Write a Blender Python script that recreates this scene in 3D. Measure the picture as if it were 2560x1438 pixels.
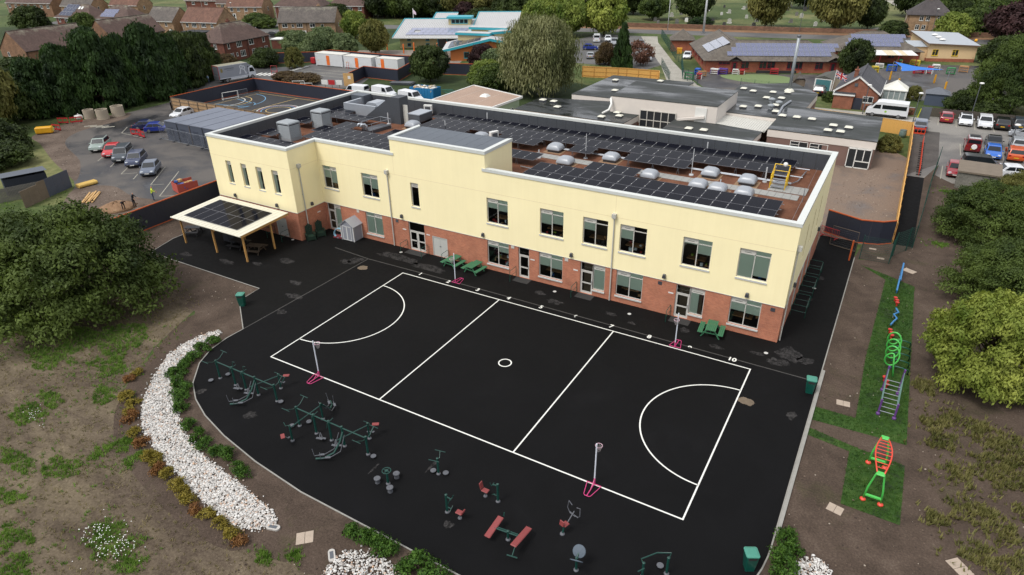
import bpy, bmesh, math, random
from math import radians, sin, cos, pi, sqrt, atan2
from mathutils import Matrix, Vector
for _o in list(bpy.data.objects):
 bpy.data.objects.remove(_o)
SC = bpy.context.scene
COL = SC.collection
# ------------------------------------------------------------------ camera, sky, sun, exposure
cam = bpy.data.cameras.new('camera')
cam.sensor_width = 36.0
cam.lens = 23.122
cam.clip_start = 0.5
cam.clip_end = 3000
camo = bpy.data.objects.new('camera', cam)
COL.objects.link(camo)
camo.matrix_world = Matrix(((0.8636576, -0.2288082, 0.4491573, 20.1998), (0.5038788, 0.4169701, -0.7564668, -32.8795), (-0.0141993, 0.8796492, 0.4754110, 26.9459), (0, 0, 0, 1)))
SC.camera = camo
SUN_EL, SUN_AZ = radians(58), radians(205)        # azimuth: compass-style from +Y, clockwise
w = bpy.data.worlds.new('World')
SC.world = w
w.use_nodes = True
nt = w.node_tree
bg = nt.nodes['Background']
sky = nt.nodes.new('ShaderNodeTexSky')
sky.sky_type = 'NISHITA'
sky.sun_disc = False
sky.sun_elevation = SUN_EL
sky.sun_rotation = SUN_AZ
sky.dust_density = 4.0
sky.air_density = 1.0
hs = nt.nodes.new('ShaderNodeHueSaturation')      # overcast: the blue goes out of the sky
hs.inputs['Saturation'].default_value = 0.12
nt.links.new(sky.outputs[0], hs.inputs['Color'])
gr = nt.nodes.new('ShaderNodeMixRGB')             # even grey-white cloud cover
gr.inputs[0].default_value = 0.55
gr.inputs[2].default_value = (5.6, 5.75, 6.1, 1)
nt.links.new(hs.outputs[0], gr.inputs[1])
nt.links.new(gr.outputs[0], bg.inputs[0])
bg.inputs[1].default_value = 0.13
sun = bpy.data.lights.new('sun', 'SUN')
sun.energy = 1.5
sun.angle = radians(18)
sun.color = (1.0, 0.965, 0.91)
suno = bpy.data.objects.new('sun', sun)
COL.objects.link(suno)
_d = Vector((sin(SUN_AZ) * cos(SUN_EL), cos(SUN_AZ) * cos(SUN_EL), sin(SUN_EL)))
suno.rotation_euler = _d.to_track_quat('Z', 'Y').to_euler()
suno.location = (0, 0, 60)
SC.view_settings.view_transform = 'Standard'
SC.view_settings.look = 'None'
SC.view_settings.gamma = 1.0
SC.view_settings.exposure = 0.56
SC.view_settings.use_curve_mapping = False
SC.render.engine = 'CYCLES'
# ------------------------------------------------------------------ materials
MATS = {}
def srgb(r, g, b):
 f = lambda c: (c / 255 / 12.92) if c / 255 <= 0.04045 else ((c / 255 + 0.055) / 1.055) ** 2.4
 return (f(r), f(g), f(b))
def newmat(name):
 m = bpy.data.materials.new(name)
 m.use_nodes = True
 t = m.node_tree
 return m, t, t.nodes['Principled BSDF']
def N(t, kind, **kw):
 n = t.nodes.new('ShaderNode' + kind)
 for k, v in kw.items():
  if isinstance(v, (int, float, tuple)) and k in n.inputs:
   n.inputs[k].default_value = v
  else:
   setattr(n, k, v)
 return n
def lk(t, a, b):
 t.links.new(a, b)
def ramp(t, src, stops):
 r = N(t, 'ValToRGB')
 e = r.color_ramp.elements
 while len(e) < len(stops):
  e.new(0.5)
 for el, (p, c) in zip(e, stops):
  el.position = p
  el.color = (*c, 1) if len(c) == 3 else c
 lk(t, src, r.inputs[0])
 return r.outputs[0]
def mixc(t, fac, a, b, mode='MIX'):
 m = N(t, 'MixRGB', blend_type=mode)
 for i, x in ((0, fac), (1, a), (2, b)):
  if isinstance(x, (int, float)):
   m.inputs[i].default_value = x
  elif isinstance(x, tuple):
   m.inputs[i].default_value = (*x[:3], 1)
  else:
   lk(t, x, m.inputs[i])
 return m.outputs[0]
def coords(t, obj=True):
 return N(t, 'TexCoord').outputs['Object'] if obj else N(t, 'NewGeometry').outputs['Position']
def noise(t, vec, scale, detail=4, rough=.55, out='Fac', dist=0.0):
 n = N(t, 'TexNoise')
 n.inputs['Scale'].default_value = scale
 n.inputs['Detail'].default_value = detail
 n.inputs['Roughness'].default_value = rough
 n.inputs['Distortion'].default_value = dist
 lk(t, vec, n.inputs['Vector'])
 return n.outputs[out]
def bump(t, h, strength, dist, b):
 n = N(t, 'Bump')
 n.inputs['Strength'].default_value = strength
 n.inputs['Distance'].default_value = dist
 lk(t, h, n.inputs['Height'])
 lk(t, n.outputs[0], b.inputs['Normal'])
def M(name, col=(.5, .5, .5), rough=.6, metal=0., var=.18, scale=1.5, bmp=0., bscale=30, spec=.5, world=False, coat=0.):
 """plain surface with two scales of colour variation, a little dirt and optional relief"""
 if name in MATS:
  return MATS[name]
 m, t, b = newmat(name)
 c = coords(t, not world)
 n1 = noise(t, c, scale, 5, .6)
 n2 = noise(t, c, scale * 9, 3, .6)
 mx = N(t, 'Math', operation='ADD')
 lk(t, n1, mx.inputs[0]); lk(t, n2, mx.inputs[1])
 hf = N(t, 'Math', operation='MULTIPLY'); lk(t, mx.outputs[0], hf.inputs[0]); hf.inputs[1].default_value = .5
 lo = tuple(x * (1 - var) for x in col); hi = tuple(min(1, x * (1 + var)) for x in col)
 lk(t, ramp(t, hf.outputs[0], [(.3, lo), (.7, hi)]), b.inputs['Base Color'])
 b.inputs['Roughness'].default_value = rough
 b.inputs['Metallic'].default_value = metal
 b.inputs['Specular IOR Level'].default_value = spec
 if coat:
  b.inputs['Coat Weight'].default_value = coat
  b.inputs['Coat Roughness'].default_value = .08
 if bmp:
  bump(t, noise(t, c, bscale, 4), bmp, .02, b)
 MATS[name] = m
 return m
def wallcoord(t):
 """(along the wall, height) for upright faces whatever way they look"""
 c = coords(t)
 g = N(t, 'TexCoord').outputs['Normal']
 s = N(t, 'SeparateXYZ'); lk(t, c, s.inputs[0])
 sn = N(t, 'SeparateXYZ'); lk(t, g, sn.inputs[0])
 ab = N(t, 'Math', operation='ABSOLUTE'); lk(t, sn.outputs[0], ab.inputs[0])
 gt = N(t, 'Math', operation='GREATER_THAN'); lk(t, ab.outputs[0], gt.inputs[0]); gt.inputs[1].default_value = .7
 mx = N(t, 'Mix'); mx.data_type = 'FLOAT'
 lk(t, gt.outputs[0], mx.inputs[0]); lk(t, s.outputs[0], mx.inputs[2]); lk(t, s.outputs[1], mx.inputs[3])
 cb = N(t, 'CombineXYZ'); lk(t, mx.outputs[0], cb.inputs[0]); lk(t, s.outputs[2], cb.inputs[1])
 return cb.outputs[0], c
def brickmat(name, c1, c2, mortar, bw=.225, bh=.075, rough=.85, wear=.35):
 if name in MATS:
  return MATS[name]
 m, t, b = newmat(name)
 v, c = wallcoord(t)
 br = N(t, 'TexBrick')
 for k, x in (('Scale', 1.0), ('Mortar Size', .009), ('Brick Width', bw), ('Row Height', bh), ('Bias', 0.0), ('Mortar Smooth', .3)):
  br.inputs[k].default_value = x
 br.inputs['Color1'].default_value = (*c1, 1); br.inputs['Color2'].default_value = (*c2, 1); br.inputs['Mortar'].default_value = (*mortar, 1)
 lk(t, v, br.inputs['Vector'])
 n = noise(t, c, .7, 6, .65)
 d = ramp(t, n, [(.3, (1 - wear,) * 3), (.65, (1.12,) * 3)])
 lk(t, mixc(t, 1.0, br.outputs[0], d, 'MULTIPLY'), b.inputs['Base Color'])
 b.inputs['Roughness'].default_value = rough
 bump(t, br.outputs['Fac'], -.25, .01, b)
 MATS[name] = m
 return m
def tilemat(name, c1, c2, row=.22, width=.26, lichen=None):
 """roof tiles: courses follow height, joints follow the ridge direction"""
 if name in MATS:
  return MATS[name]
 m, t, b = newmat(name)
 c = coords(t)
 s = N(t, 'SeparateXYZ'); lk(t, c, s.inputs[0])
 sn = N(t, 'SeparateXYZ'); lk(t, N(t, 'TexCoord').outputs['Normal'], sn.inputs[0])
 ab = N(t, 'Math', operation='ABSOLUTE'); lk(t, sn.outputs[0], ab.inputs[0])
 ay = N(t, 'Math', operation='ABSOLUTE'); lk(t, sn.outputs[1], ay.inputs[0])
 gt = N(t, 'Math', operation='GREATER_THAN'); lk(t, ab.outputs[0], gt.inputs[0]); lk(t, ay.outputs[0], gt.inputs[1])
 mx = N(t, 'Mix'); mx.data_type = 'FLOAT'
 lk(t, gt.outputs[0], mx.inputs[0]); lk(t, s.outputs[0], mx.inputs[2]); lk(t, s.outputs[1], mx.inputs[3])
 cb = N(t, 'CombineXYZ'); lk(t, mx.outputs[0], cb.inputs[0]); lk(t, s.outputs[2], cb.inputs[1])
 br = N(t, 'TexBrick')
 for k, x in (('Scale', 1.0), ('Mortar Size', .012), ('Brick Width', width), ('Row Height', row), ('Mortar Smooth', .6)):
  br.inputs[k].default_value = x
 br.inputs['Color1'].default_value = (*c1, 1); br.inputs['Color2'].default_value = (*c2, 1)
 br.inputs['Mortar'].default_value = (*[x * .45 for x in c1], 1)
 lk(t, cb.outputs[0], br.inputs['Vector'])
 n = noise(t, c, .45, 7, .7)
 col = mixc(t, 1.0, br.outputs[0], ramp(t, n, [(.25, (.62,) * 3), (.7, (1.2,) * 3)]), 'MULTIPLY')
 if lichen:
  n2 = noise(t, c, .8, 8, .75)
  zz = N(t, 'Separate XYZ'.replace(' ', '')); lk(t, N(t, 'TexCoord').outputs['Generated'], zz.inputs[0])
  ml = N(t, 'Math', operation='MULTIPLY'); lk(t, n2, ml.inputs[0]); lk(t, zz.outputs[2], ml.inputs[1])
  col = mixc(t, ramp(t, ml.outputs[0], [(.38, (0, 0, 0)), (.6, (.75,) * 3)]), col, lichen)
 lk(t, col, b.inputs['Base Color'])
 b.inputs['Roughness'].default_value = .85
 bump(t, br.outputs['Fac'], -.4, .03, b)
 MATS[name] = m
 return m
def leafmat(name, dark, light, hue_noise=.35, trans=.25):
 """foliage: hue varies from clump to clump, plus light passing through the blades"""
 if name in MATS:
  return MATS[name]
 m, t, b = newmat(name)
 c = coords(t)
 n = noise(t, c, hue_noise, 3, .6)
 n2 = noise(t, c, 2.6, 2, .5)
 mm = N(t, 'Math', operation='ADD'); lk(t, n, mm.inputs[0]); lk(t, n2, mm.inputs[1])
 h = N(t, 'Math', operation='MULTIPLY'); lk(t, mm.outputs[0], h.inputs[0]); h.inputs[1].default_value = .5
 col = ramp(t, h.outputs[0], [(.36, dark), (.62, light)])
 lk(t, col, b.inputs['Base Color'])
 b.inputs['Roughness'].default_value = .65
 b.inputs['Specular IOR Level'].default_value = .25
 tr = N(t, 'BsdfTranslucent')
 lk(t, mixc(t, 1., col, (1.0, 1.05, .6), 'MULTIPLY'), tr.inputs[0])
 ms = N(t, 'MixShader'); ms.inputs[0].default_value = trans
 lk(t, b.outputs[0], ms.inputs[1]); lk(t, tr.outputs[0], ms.inputs[2])
 lk(t, ms.outputs[0], t.nodes['Material Output'].inputs[0])
 MATS[name] = m
 return m
def groundmat(name, stops, scale=.35, fine=6., rough=.95, stops2=None, mask=(.5, .6), mscale=.12, bmp=.6, dist=0., stretch=None, spec=.3):
 """soil / turf / tarmac: colours by noise, optional second cover in patches"""
 if name in MATS:
  return MATS[name]
 m, t, b = newmat(name)
 c = coords(t, False)
 if stretch:
  mp = N(t, 'Mapping'); lk(t, c, mp.inputs[0]); mp.inputs['Scale'].default_value = stretch
  mp.inputs['Rotation'].default_value = (0, 0, .5); c2 = mp.outputs[0]
 else:
  c2 = c
 n1 = noise(t, c2, scale, 8, .68, dist=dist)
 n2 = noise(t, c, fine, 5, .7)
 mm = N(t, 'Math', operation='MULTIPLY_ADD'); lk(t, n2, mm.inputs[0]); mm.inputs[1].default_value = .5; 
 hh = N(t, 'Math', operation='MULTIPLY'); lk(t, n1, hh.inputs[0]); hh.inputs[1].default_value = .5
 lk(t, hh.outputs[0], mm.inputs[2])
 col = ramp(t, mm.outputs[0], stops)
 if stops2:
  n3 = noise(t, c2, mscale, 9, .72, dist=.6)
  col2 = ramp(t, mm.outputs[0], stops2)
  col = mixc(t, ramp(t, n3, [(mask[0], (0, 0, 0)), (mask[1], (1, 1, 1))]), col, col2)
 lk(t, col, b.inputs['Base Color'])
 b.inputs['Roughness'].default_value = rough
 b.inputs['Specular IOR Level'].default_value = spec
 if bmp:
  bump(t, n2, bmp, .03, b)
 MATS[name] = m
 return m
def wetmat(name, dry, wet, scale=.1, lo=.45, hi=.6, rdry=.8, rwet=.15, fine=9., cut=None, stretch=None):
 """flat roof or old tarmac with damp and ponding areas that mirror the sky"""
 if name in MATS:
  return MATS[name]
 m, t, b = newmat(name)
 c = coords(t, False)
 cc = c
 if stretch:
  mp = N(t, 'Mapping'); lk(t, c, mp.inputs[0]); mp.inputs['Scale'].default_value = stretch; cc = mp.outputs[0]
 n1 = noise(t, cc, scale, 6, .6, dist=.4)
 n2 = noise(t, c, fine, 4, .7)
 k = ramp(t, n1, [(lo, (0, 0, 0)), (hi, (1, 1, 1))])
 sp = ramp(t, n2, [(.3, (.72,) * 3), (.7, (1.25,) * 3)])
 col = mixc(t, 1., mixc(t, k, dry, wet), sp, 'MULTIPLY')
 lk(t, col, b.inputs['Base Color'])
 lk(t, ramp(t, n1, [(lo, (rdry,) * 3), (hi + .05, (rwet,) * 3)]), b.inputs['Roughness'])
 bp = N(t, 'Bump'); lk(t, n2, bp.inputs['Height']); bp.inputs['Distance'].default_value = .01
 iv = N(t, 'Math', operation='SUBTRACT'); iv.inputs[0].default_value = 1.; lk(t, k, iv.inputs[1])
 iv2 = N(t, 'Math', operation='MULTIPLY'); lk(t, iv.outputs[0], iv2.inputs[0]); iv2.inputs[1].default_value = .35
 lk(t, iv2.outputs[0], bp.inputs['Strength']); lk(t, bp.outputs[0], b.inputs['Normal'])
 MATS[name] = m
 return m
def glassmat(name='clear_glass', tint=(.93, .96, .95)):
 if name in MATS:
  return MATS[name]
 m, t, b = newmat(name)
 tr = N(t, 'BsdfTransparent'); tr.inputs[0].default_value = (*tint, 1)
 gl = N(t, 'BsdfGlossy'); gl.inputs['Roughness'].default_value = .02
 fr = N(t, 'Fresnel'); fr.inputs[0].default_value = 1.5
 ms = N(t, 'MixShader'); lk(t, fr.outputs[0], ms.inputs[0]); lk(t, tr.outputs[0], ms.inputs[1]); lk(t, gl.outputs[0], ms.inputs[2])
 lk(t, ms.outputs[0], t.nodes['Material Output'].inputs[0])
 MATS[name] = m
 return m
def panelmat(name, col, line, nx, ny, rough=.12, lw=.03):
 """photovoltaic glass: cell grid drawn on the generated coordinates of one panel"""
 if name in MATS:
  return MATS[name]
 m, t, b = newmat(name)
 s = N(t, 'SeparateXYZ'); lk(t, N(t, 'TexCoord').outputs['Generated'], s.inputs[0])
 fac = None
 for ax, n in ((0, nx), (1, ny)):
  if not n:
   continue
  mu = N(t, 'Math', operation='MULTIPLY'); lk(t, s.outputs[ax], mu.inputs[0]); mu.inputs[1].default_value = n
  fr = N(t, 'Math', operation='FRACT'); lk(t, mu.outputs[0], fr.inputs[0])
  lt = N(t, 'Math', operation='LESS_THAN'); lk(t, fr.outputs[0], lt.inputs[0]); lt.inputs[1].default_value = lw * n / 6
  if fac is None:
   fac = lt.outputs[0]
  else:
   mxx = N(t, 'Math', operation='MAXIMUM'); lk(t, fac, mxx.inputs[0]); lk(t, lt.outputs[0], mxx.inputs[1]); fac = mxx.outputs[0]
 c = mixc(t, fac, col, line) if fac is not None else None
 if c is not None:
  lk(t, c, b.inputs['Base Color'])
 else:
  b.inputs['Base Color'].default_value = (*col, 1)
 b.inputs['Roughness'].default_value = rough
 MATS[name] = m
 return m
# ------------------------------------------------------------------ mesh builder
class MB:
 def __init__(s):
  s.v = []; s.f = []; s.m = []
 def face(s, pts, m=0):
  i = len(s.v); s.v += [tuple(p) for p in pts]
  s.f.append(tuple(range(i, i + len(pts)))); s.m.append(m)
  return s
 def box(s, x0, x1, y0, y1, z0, z1, m=0):
  i = len(s.v)
  s.v += [(x0, y0, z0), (x1, y0, z0), (x1, y1, z0), (x0, y1, z0), (x0, y0, z1), (x1, y0, z1), (x1, y1, z1), (x0, y1, z1)]
  for q in ((0, 3, 2, 1), (4, 5, 6, 7), (0, 1, 5, 4), (1, 2, 6, 5), (2, 3, 7, 6), (3, 0, 4, 7)):
   s.f.append(tuple(i + k for k in q)); s.m.append(m)
  return s
 def cbox(s, c, sz, m=0, rz=0., ry=0., rx=0.):
  R = Matrix.Rotation(rz, 3, 'Z') @ Matrix.Rotation(ry, 3, 'Y') @ Matrix.Rotation(rx, 3, 'X')
  i = len(s.v)
  for dx, dy, dz in ((-1, -1, -1), (1, -1, -1), (1, 1, -1), (-1, 1, -1), (-1, -1, 1), (1, -1, 1), (1, 1, 1), (-1, 1, 1)):
   s.v.append(tuple(Vector(c) + R @ Vector((dx * sz[0] / 2, dy * sz[1] / 2, dz * sz[2] / 2))))
  for q in ((0, 3, 2, 1), (4, 5, 6, 7), (0, 1, 5, 4), (1, 2, 6, 5), (2, 3, 7, 6), (3, 0, 4, 7)):
   s.f.append(tuple(i + k for k in q)); s.m.append(m)
  return s
 def beam(s, a, b, w, h=None, m=0):
  """square bar from a to b"""
  h = h or w
  a, b = Vector(a), Vector(b); d = (b - a)
  if d.length < 1e-6:
   return s
  d.normalize()
  up = Vector((0, 0, 1)) if abs(d.z) < .95 else Vector((1, 0, 0))
  x = d.cross(up).normalized(); y = x.cross(d)
  i = len(s.v)
  for p in (a, b):
   for q in ((-1, -1), (1, -1), (1, 1), (-1, 1)):
    s.v.append(tuple(p + x * q[0] * w / 2 + y * q[1] * h / 2))
  for q in ((3, 2, 1, 0), (4, 5, 6, 7), (0, 1, 5, 4), (1, 2, 6, 5), (2, 3, 7, 6), (3, 0, 4, 7)):
   s.f.append(tuple(i + k for k in q)); s.m.append(m)
  return s
 def tube(s, pts, r, n=8, m=0, cap=True, r1=None):
  pts = [Vector(p) for p in pts]; K = len(pts)
  rs = [r + ((r1 if r1 is not None else r) - r) * k / max(1, K - 1) for k in range(K)]
  i0 = len(s.v); prev = None
  for k, p in enumerate(pts):
   d = (pts[min(k + 1, K - 1)] - pts[max(k - 1, 0)])
   d = d.normalized() if d.length > 1e-9 else Vector((0, 0, 1))
   if prev is None:
    up = Vector((0, 0, 1)) if abs(d.z) < .9 else Vector((1, 0, 0))
    x = d.cross(up).normalized()
   else:
    x = (prev - d * prev.dot(d))
    x = x.normalized() if x.length > 1e-6 else d.orthogonal().normalized()
   prev = x; y = d.cross(x)
   for j in range(n):
    a = 2 * pi * j / n
    s.v.append(tuple(p + (x * cos(a) + y * sin(a)) * rs[k]))
  for k in range(K - 1):
   for j in range(n):
    a, b = i0 + k * n + j, i0 + k * n + (j + 1) % n
    s.f.append((a, b, b + n, a + n)); s.m.append(m)
  if cap:
   s.f.append(tuple(i0 + j for j in reversed(range(n)))); s.m.append(m)
   s.f.append(tuple(i0 + (K - 1) * n + j for j in range(n))); s.m.append(m)
  return s
 def lathe(s, prof, n=16, c=(0, 0, 0), m=0):
  i0 = len(s.v)
  for r, z in prof:
   for j in range(n):
    a = 2 * pi * j / n
    s.v.append((c[0] + r * cos(a), c[1] + r * sin(a), c[2] + z))
  for k in range(len(prof) - 1):
   for j in range(n):
    a, b = i0 + k * n + j, i0 + k * n + (j + 1) % n
    s.f.append((a, b, b + n, a + n)); s.m.append(m)
  if prof[0][0] > 1e-4:
   s.f.append(tuple(i0 + j for j in reversed(range(n)))); s.m.append(m)
  if prof[-1][0] > 1e-4:
   s.f.append(tuple(i0 + (len(prof) - 1) * n + j for j in range(n))); s.m.append(m)
  return s
 def prism(s, poly, z0, z1, m=0, mtop=None):
  A = sum(poly[i][0] * poly[(i + 1) % len(poly)][1] - poly[(i + 1) % len(poly)][0] * poly[i][1] for i in range(len(poly)))
  if A < 0:
   poly = poly[::-1]
  n = len(poly); i = len(s.v)
  s.v += [(p[0], p[1], z0) for p in poly] + [(p[0], p[1], z1) for p in poly]
  s.f.append(tuple(i + k for k in reversed(range(n)))); s.m.append(m)
  s.f.append(tuple(i + n + k for k in range(n))); s.m.append(m if mtop is None else mtop)
  for k in range(n):
   s.f.append((i + k, i + (k + 1) % n, i + n + (k + 1) % n, i + n + k)); s.m.append(m)
  return s
 def xprism(s, prof, y0, y1, m=0):
  """profile in (x, z) pushed along y"""
  A = sum(prof[i][0] * prof[(i + 1) % len(prof)][1] - prof[(i + 1) % len(prof)][0] * prof[i][1] for i in range(len(prof)))
  if A < 0:
   prof = prof[::-1]
  n = len(prof); i = len(s.v)
  s.v += [(p[0], y0, p[1]) for p in prof] + [(p[0], y1, p[1]) for p in prof]
  s.f.append(tuple(i + k for k in range(n))); s.m.append(m)
  s.f.append(tuple(i + n + k for k in reversed(range(n)))); s.m.append(m)
  for k in range(n):
   s.f.append((i + (k + 1) % n, i + k, i + n + k, i + n + (k + 1) % n)); s.m.append(m)
  return s
 def mesh(s, name, mats, smooth=False, bevel=0., seg=1):
  me = bpy.data.meshes.new(name)
  me.from_pydata(s.v, [], s.f)
  if not isinstance(mats, (list, tuple)):
   mats = [mats]
  for x in mats:
   me.materials.append(x)
  me.polygons.foreach_set('material_index', s.m)
  if bevel:
   bm = bmesh.new(); bm.from_mesh(me)
   bmesh.ops.remove_doubles(bm, verts=bm.verts, dist=1e-4)
   ed = [e for e in bm.edges if len(e.link_faces) == 2 and e.calc_face_angle(0) > .5]
   bmesh.ops.bevel(bm, geom=ed, offset=bevel, segments=seg, affect='EDGES', profile=.5)
   bm.to_mesh(me); bm.free()
  if smooth:
   me.polygons.foreach_set('use_smooth', [True] * len(me.polygons))
  me.update()
  return me
def add(name, data, parent=None, loc=(0, 0, 0), rz=0., scale=None):
 o = bpy.data.objects.new(name, data)
 COL.objects.link(o)
 o.location = loc
 o.rotation_euler = (0, 0, rz)
 if scale is not None:
  o.scale = scale if isinstance(scale, (tuple, list)) else (scale,) * 3
 if parent is not None:
  o.parent = parent
 return o
def ob(name, mb, mats, parent=None, loc=(0, 0, 0), rz=0., smooth=False, bevel=0., seg=1):
 return add(name, mb.mesh(name, mats, smooth, bevel, seg), parent, loc, rz)
def tag(o, label=None, cat=None, group=None, kind=None):
 if label: o['label'] = label
 if cat: o['category'] = cat
 if group: o['group'] = group
 if kind: o['kind'] = kind
 return o
def thing(name, label, cat, loc=(0, 0, 0), rz=0., group=None):
 o = add(name, None, None, loc, rz)
 o.empty_display_size = .3
 return tag(o, label, cat, group)
def struct(name, mb, mats, label=None):
 o = ob(name, mb, mats)
 o['kind'] = 'structure'
 if label: o['label'] = label
 return o
def dup(root, loc, rz, label, parent=None):
 r = root.copy(); COL.objects.link(r)
 r.location = loc; r.rotation_euler = (0, 0, rz); r['label'] = label
 for ch in root.children:
  c = ch.copy(); COL.objects.link(c); c.parent = r
  for g in ch.children:
   d = g.copy(); COL.objects.link(d); d.parent = c
 return r
def sheet(name, poly, z, mat, kind='structure', label=None, parent=None):
 mb = MB().face([(p[0], p[1], z) for p in poly])
 o = ob(name, mb, mat, parent)
 bm = bmesh.new(); bm.from_mesh(o.data)
 bmesh.ops.triangulate(bm, faces=bm.faces)
 for f in bm.faces:
  if f.normal.z < 0: f.normal_flip()
 bm.to_mesh(o.data); bm.free()
 if parent is None and kind: o['kind'] = kind
 if label: o['label'] = label
 return o
def smoothpoly(pts, n=4):
 """Catmull-Rom through a closed outline"""
 out = []; K = len(pts)
 for i in range(K):
  p0, p1, p2, p3 = (Vector((*pts[(i + d) % K], 0)) for d in (-1, 0, 1, 2))
  for k in range(n):
   t = k / n
   q = .5 * ((2 * p1) + (p2 - p0) * t + (2 * p0 - 5 * p1 + 4 * p2 - p3) * t * t + (3 * p1 - p0 - 3 * p2 + p3) * t ** 3)
   out.append((q.x, q.y))
 return out
def inpoly(x, y, poly):
 c = False; j = len(poly) - 1
 for i in range(len(poly)):
  if (poly[i][1] > y) != (poly[j][1] > y) and x < (poly[j][0] - poly[i][0]) * (y - poly[i][1]) / (poly[j][1] - poly[i][1]) + poly[i][0]:
   c = not c
  j = i
 return c
def A(r, g, b, k=.82):
 return tuple(min(.94, x * k) for x in srgb(r, g, b))
# palette -----------------------------------------------------------
render_y, _t, _b = newmat('cream_render')
_c = coords(_t); _m = N(_t, 'Mapping'); lk(_t, _c, _m.inputs[0]); _m.inputs['Scale'].default_value = (2.2, 2.2, .1)
_k = ramp(_t, noise(_t, _m.outputs[0], 1., 6, .7), [(.35, (.975, .972, .96)), (.6, (1., 1., 1.))])
lk(_t, mixc(_t, 1., mixc(_t, 1., A(255, 237, 190, .98), _k, 'MULTIPLY'), ramp(_t, noise(_t, _c, .35, 5, .6), [(.3, (.955,) * 3), (.65, (1.,) * 3)]), 'MULTIPLY'), _b.inputs['Base Color'])
_b.inputs['Roughness'].default_value = .88; bump(_t, noise(_t, _c, 55., 3), .06, .01, _b); MATS['cream_render'] = render_y
brick_new = brickmat('red_brick', A(196, 120, 88), A(174, 100, 74), A(186, 146, 122), wear=.22)
frame_g = M('pale_grey_frame', A(205, 202, 194), .45, var=.05)
sill_g = M('sill_grey', A(206, 206, 202), .5, var=.06)
coping_w = M('pale_coping', A(215, 218, 214), .4, var=.06, scale=.6)
membrane = M('dark_grey_membrane', A(70, 74, 80), .55, var=.16, scale=.7)
membrane2 = M('slate_grey_membrane', A(88, 95, 104), .5, var=.12, scale=.5)
ballast = groundmat('brown_roof_ballast', [(.3, A(78, 48, 34)), (.5, A(112, 72, 52)), (.68, A(140, 98, 74))], scale=.8, fine=14)
glass = glassmat()
blind_g = M('sage_blind', A(206, 224, 206), .7, var=.04)
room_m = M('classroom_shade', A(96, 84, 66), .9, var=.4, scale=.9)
door_g = M('pale_door_paint', A(196, 196, 190), .5, var=.04)
lamp_dk = M('dark_grey_metal', A(70, 72, 78), .4, var=.1)
white_p = M('white_plastic', A(232, 232, 228), .4, var=.04)
steel = M('galvanised_steel', A(170, 175, 182), .4, .6, var=.12)
dk_steel = M('dull_steel', A(110, 114, 120), .45, .5, var=.15)
pv_dark = panelmat('pv_glass', (.004, .0045, .009), (.02, .02, .028), 6, 0, .12)
pv_dark.node_tree.nodes['Principled BSDF'].inputs['Specular IOR Level'].default_value = .035
pv_frame = M('pv_frame', A(120, 120, 126), .4, .3, var=.05)
rl_mat = M('rooflight_dome', A(160, 165, 172), .32, var=.05)
slab_m = M('grey_paving_slab', A(158, 158, 154), .8, var=.2, scale=2., bmp=.2)
louvre_m = M('louvre_grey', A(152, 158, 162), .5, var=.06)
green_gym = M('gym_green_paint', A(18, 66, 58), .45, var=.12, coat=.1)
green_dk = M('bottle_green_paint', A(14, 78, 66), .38, var=.12, coat=.2)
gym_grey = M('gym_grey_plate', A(92, 94, 100), .5, var=.15)
red_pad = M('faded_red_pad', A(138, 60, 60), .6, var=.12)
wood_new = M('new_timber', A(200, 160, 104), .7, var=.2, scale=1.2)
wood_orange = M('orange_rail_timber', A(196, 92, 42), .65, var=.18)
wood_old = M('weathered_timber', A(118, 104, 88), .85, var=.3, scale=1.5)
navy_ply = M('navy_hoarding_paint', A(44, 48, 62), .5, var=.14, scale=.5, world=True)
black_r = M('tyre_rubber', (.018, .018, .019), .75, var=.1)
# ------------------------------------------------------------------ ground
soil = groundmat('bare_soil', [(.3, A(44, 35, 29)), (.44, A(70, 58, 49)), (.56, A(88, 74, 64)), (.72, A(117, 105, 93))], scale=.45, fine=9.,
                 stops2=[(.3, A(35, 36, 21)), (.5, A(66, 63, 40)), (.7, A(91, 82, 58))], mask=(.56, .74), mscale=.3, dist=.5, bmp=1.)
lawn_l = groundmat('worn_lawn', [(.3, A(44, 36, 29)), (.44, A(72, 60, 50)), (.56, A(96, 84, 70)), (.72, A(132, 119, 100))], scale=.5, fine=7.,
                   stops2=[(.3, A(84, 74, 58)), (.5, A(122, 110, 88)), (.7, A(152, 138, 114))], mask=(.42, .74), mscale=.14, dist=1., stretch=(.6, 1.3, 1), bmp=1.)
bed_soil = groundmat('dark_bed_soil', [(.3, A(40, 31, 26)), (.5, A(68, 56, 47)), (.7, A(95, 80, 68))], scale=.7, fine=9., bmp=1.)
grass_far = groundmat('rough_grass', [(.3, A(34, 48, 20)), (.5, A(70, 86, 42)), (.7, A(112, 120, 74))], scale=.06, fine=1.2,
                      stops2=[(.3, A(70, 66, 40)), (.5, A(120, 118, 76)), (.7, A(150, 144, 100))], mask=(.5, .66), mscale=.03)
grass_gn = groundmat('garden_grass', [(.3, A(24, 34, 16)), (.5, A(46, 62, 28)), (.7, A(80, 90, 50))], scale=.2, fine=3.)
turf_sq = groundmat('new_laid_turf', [(.3, A(24, 38, 16)), (.48, A(46, 76, 24)), (.7, A(78, 100, 46))], scale=.6, fine=4.,
     stops2=[(.3, A(16, 26, 12)), (.6, A(46, 60, 34))], mask=(.52, .66), mscale=.5)
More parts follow.
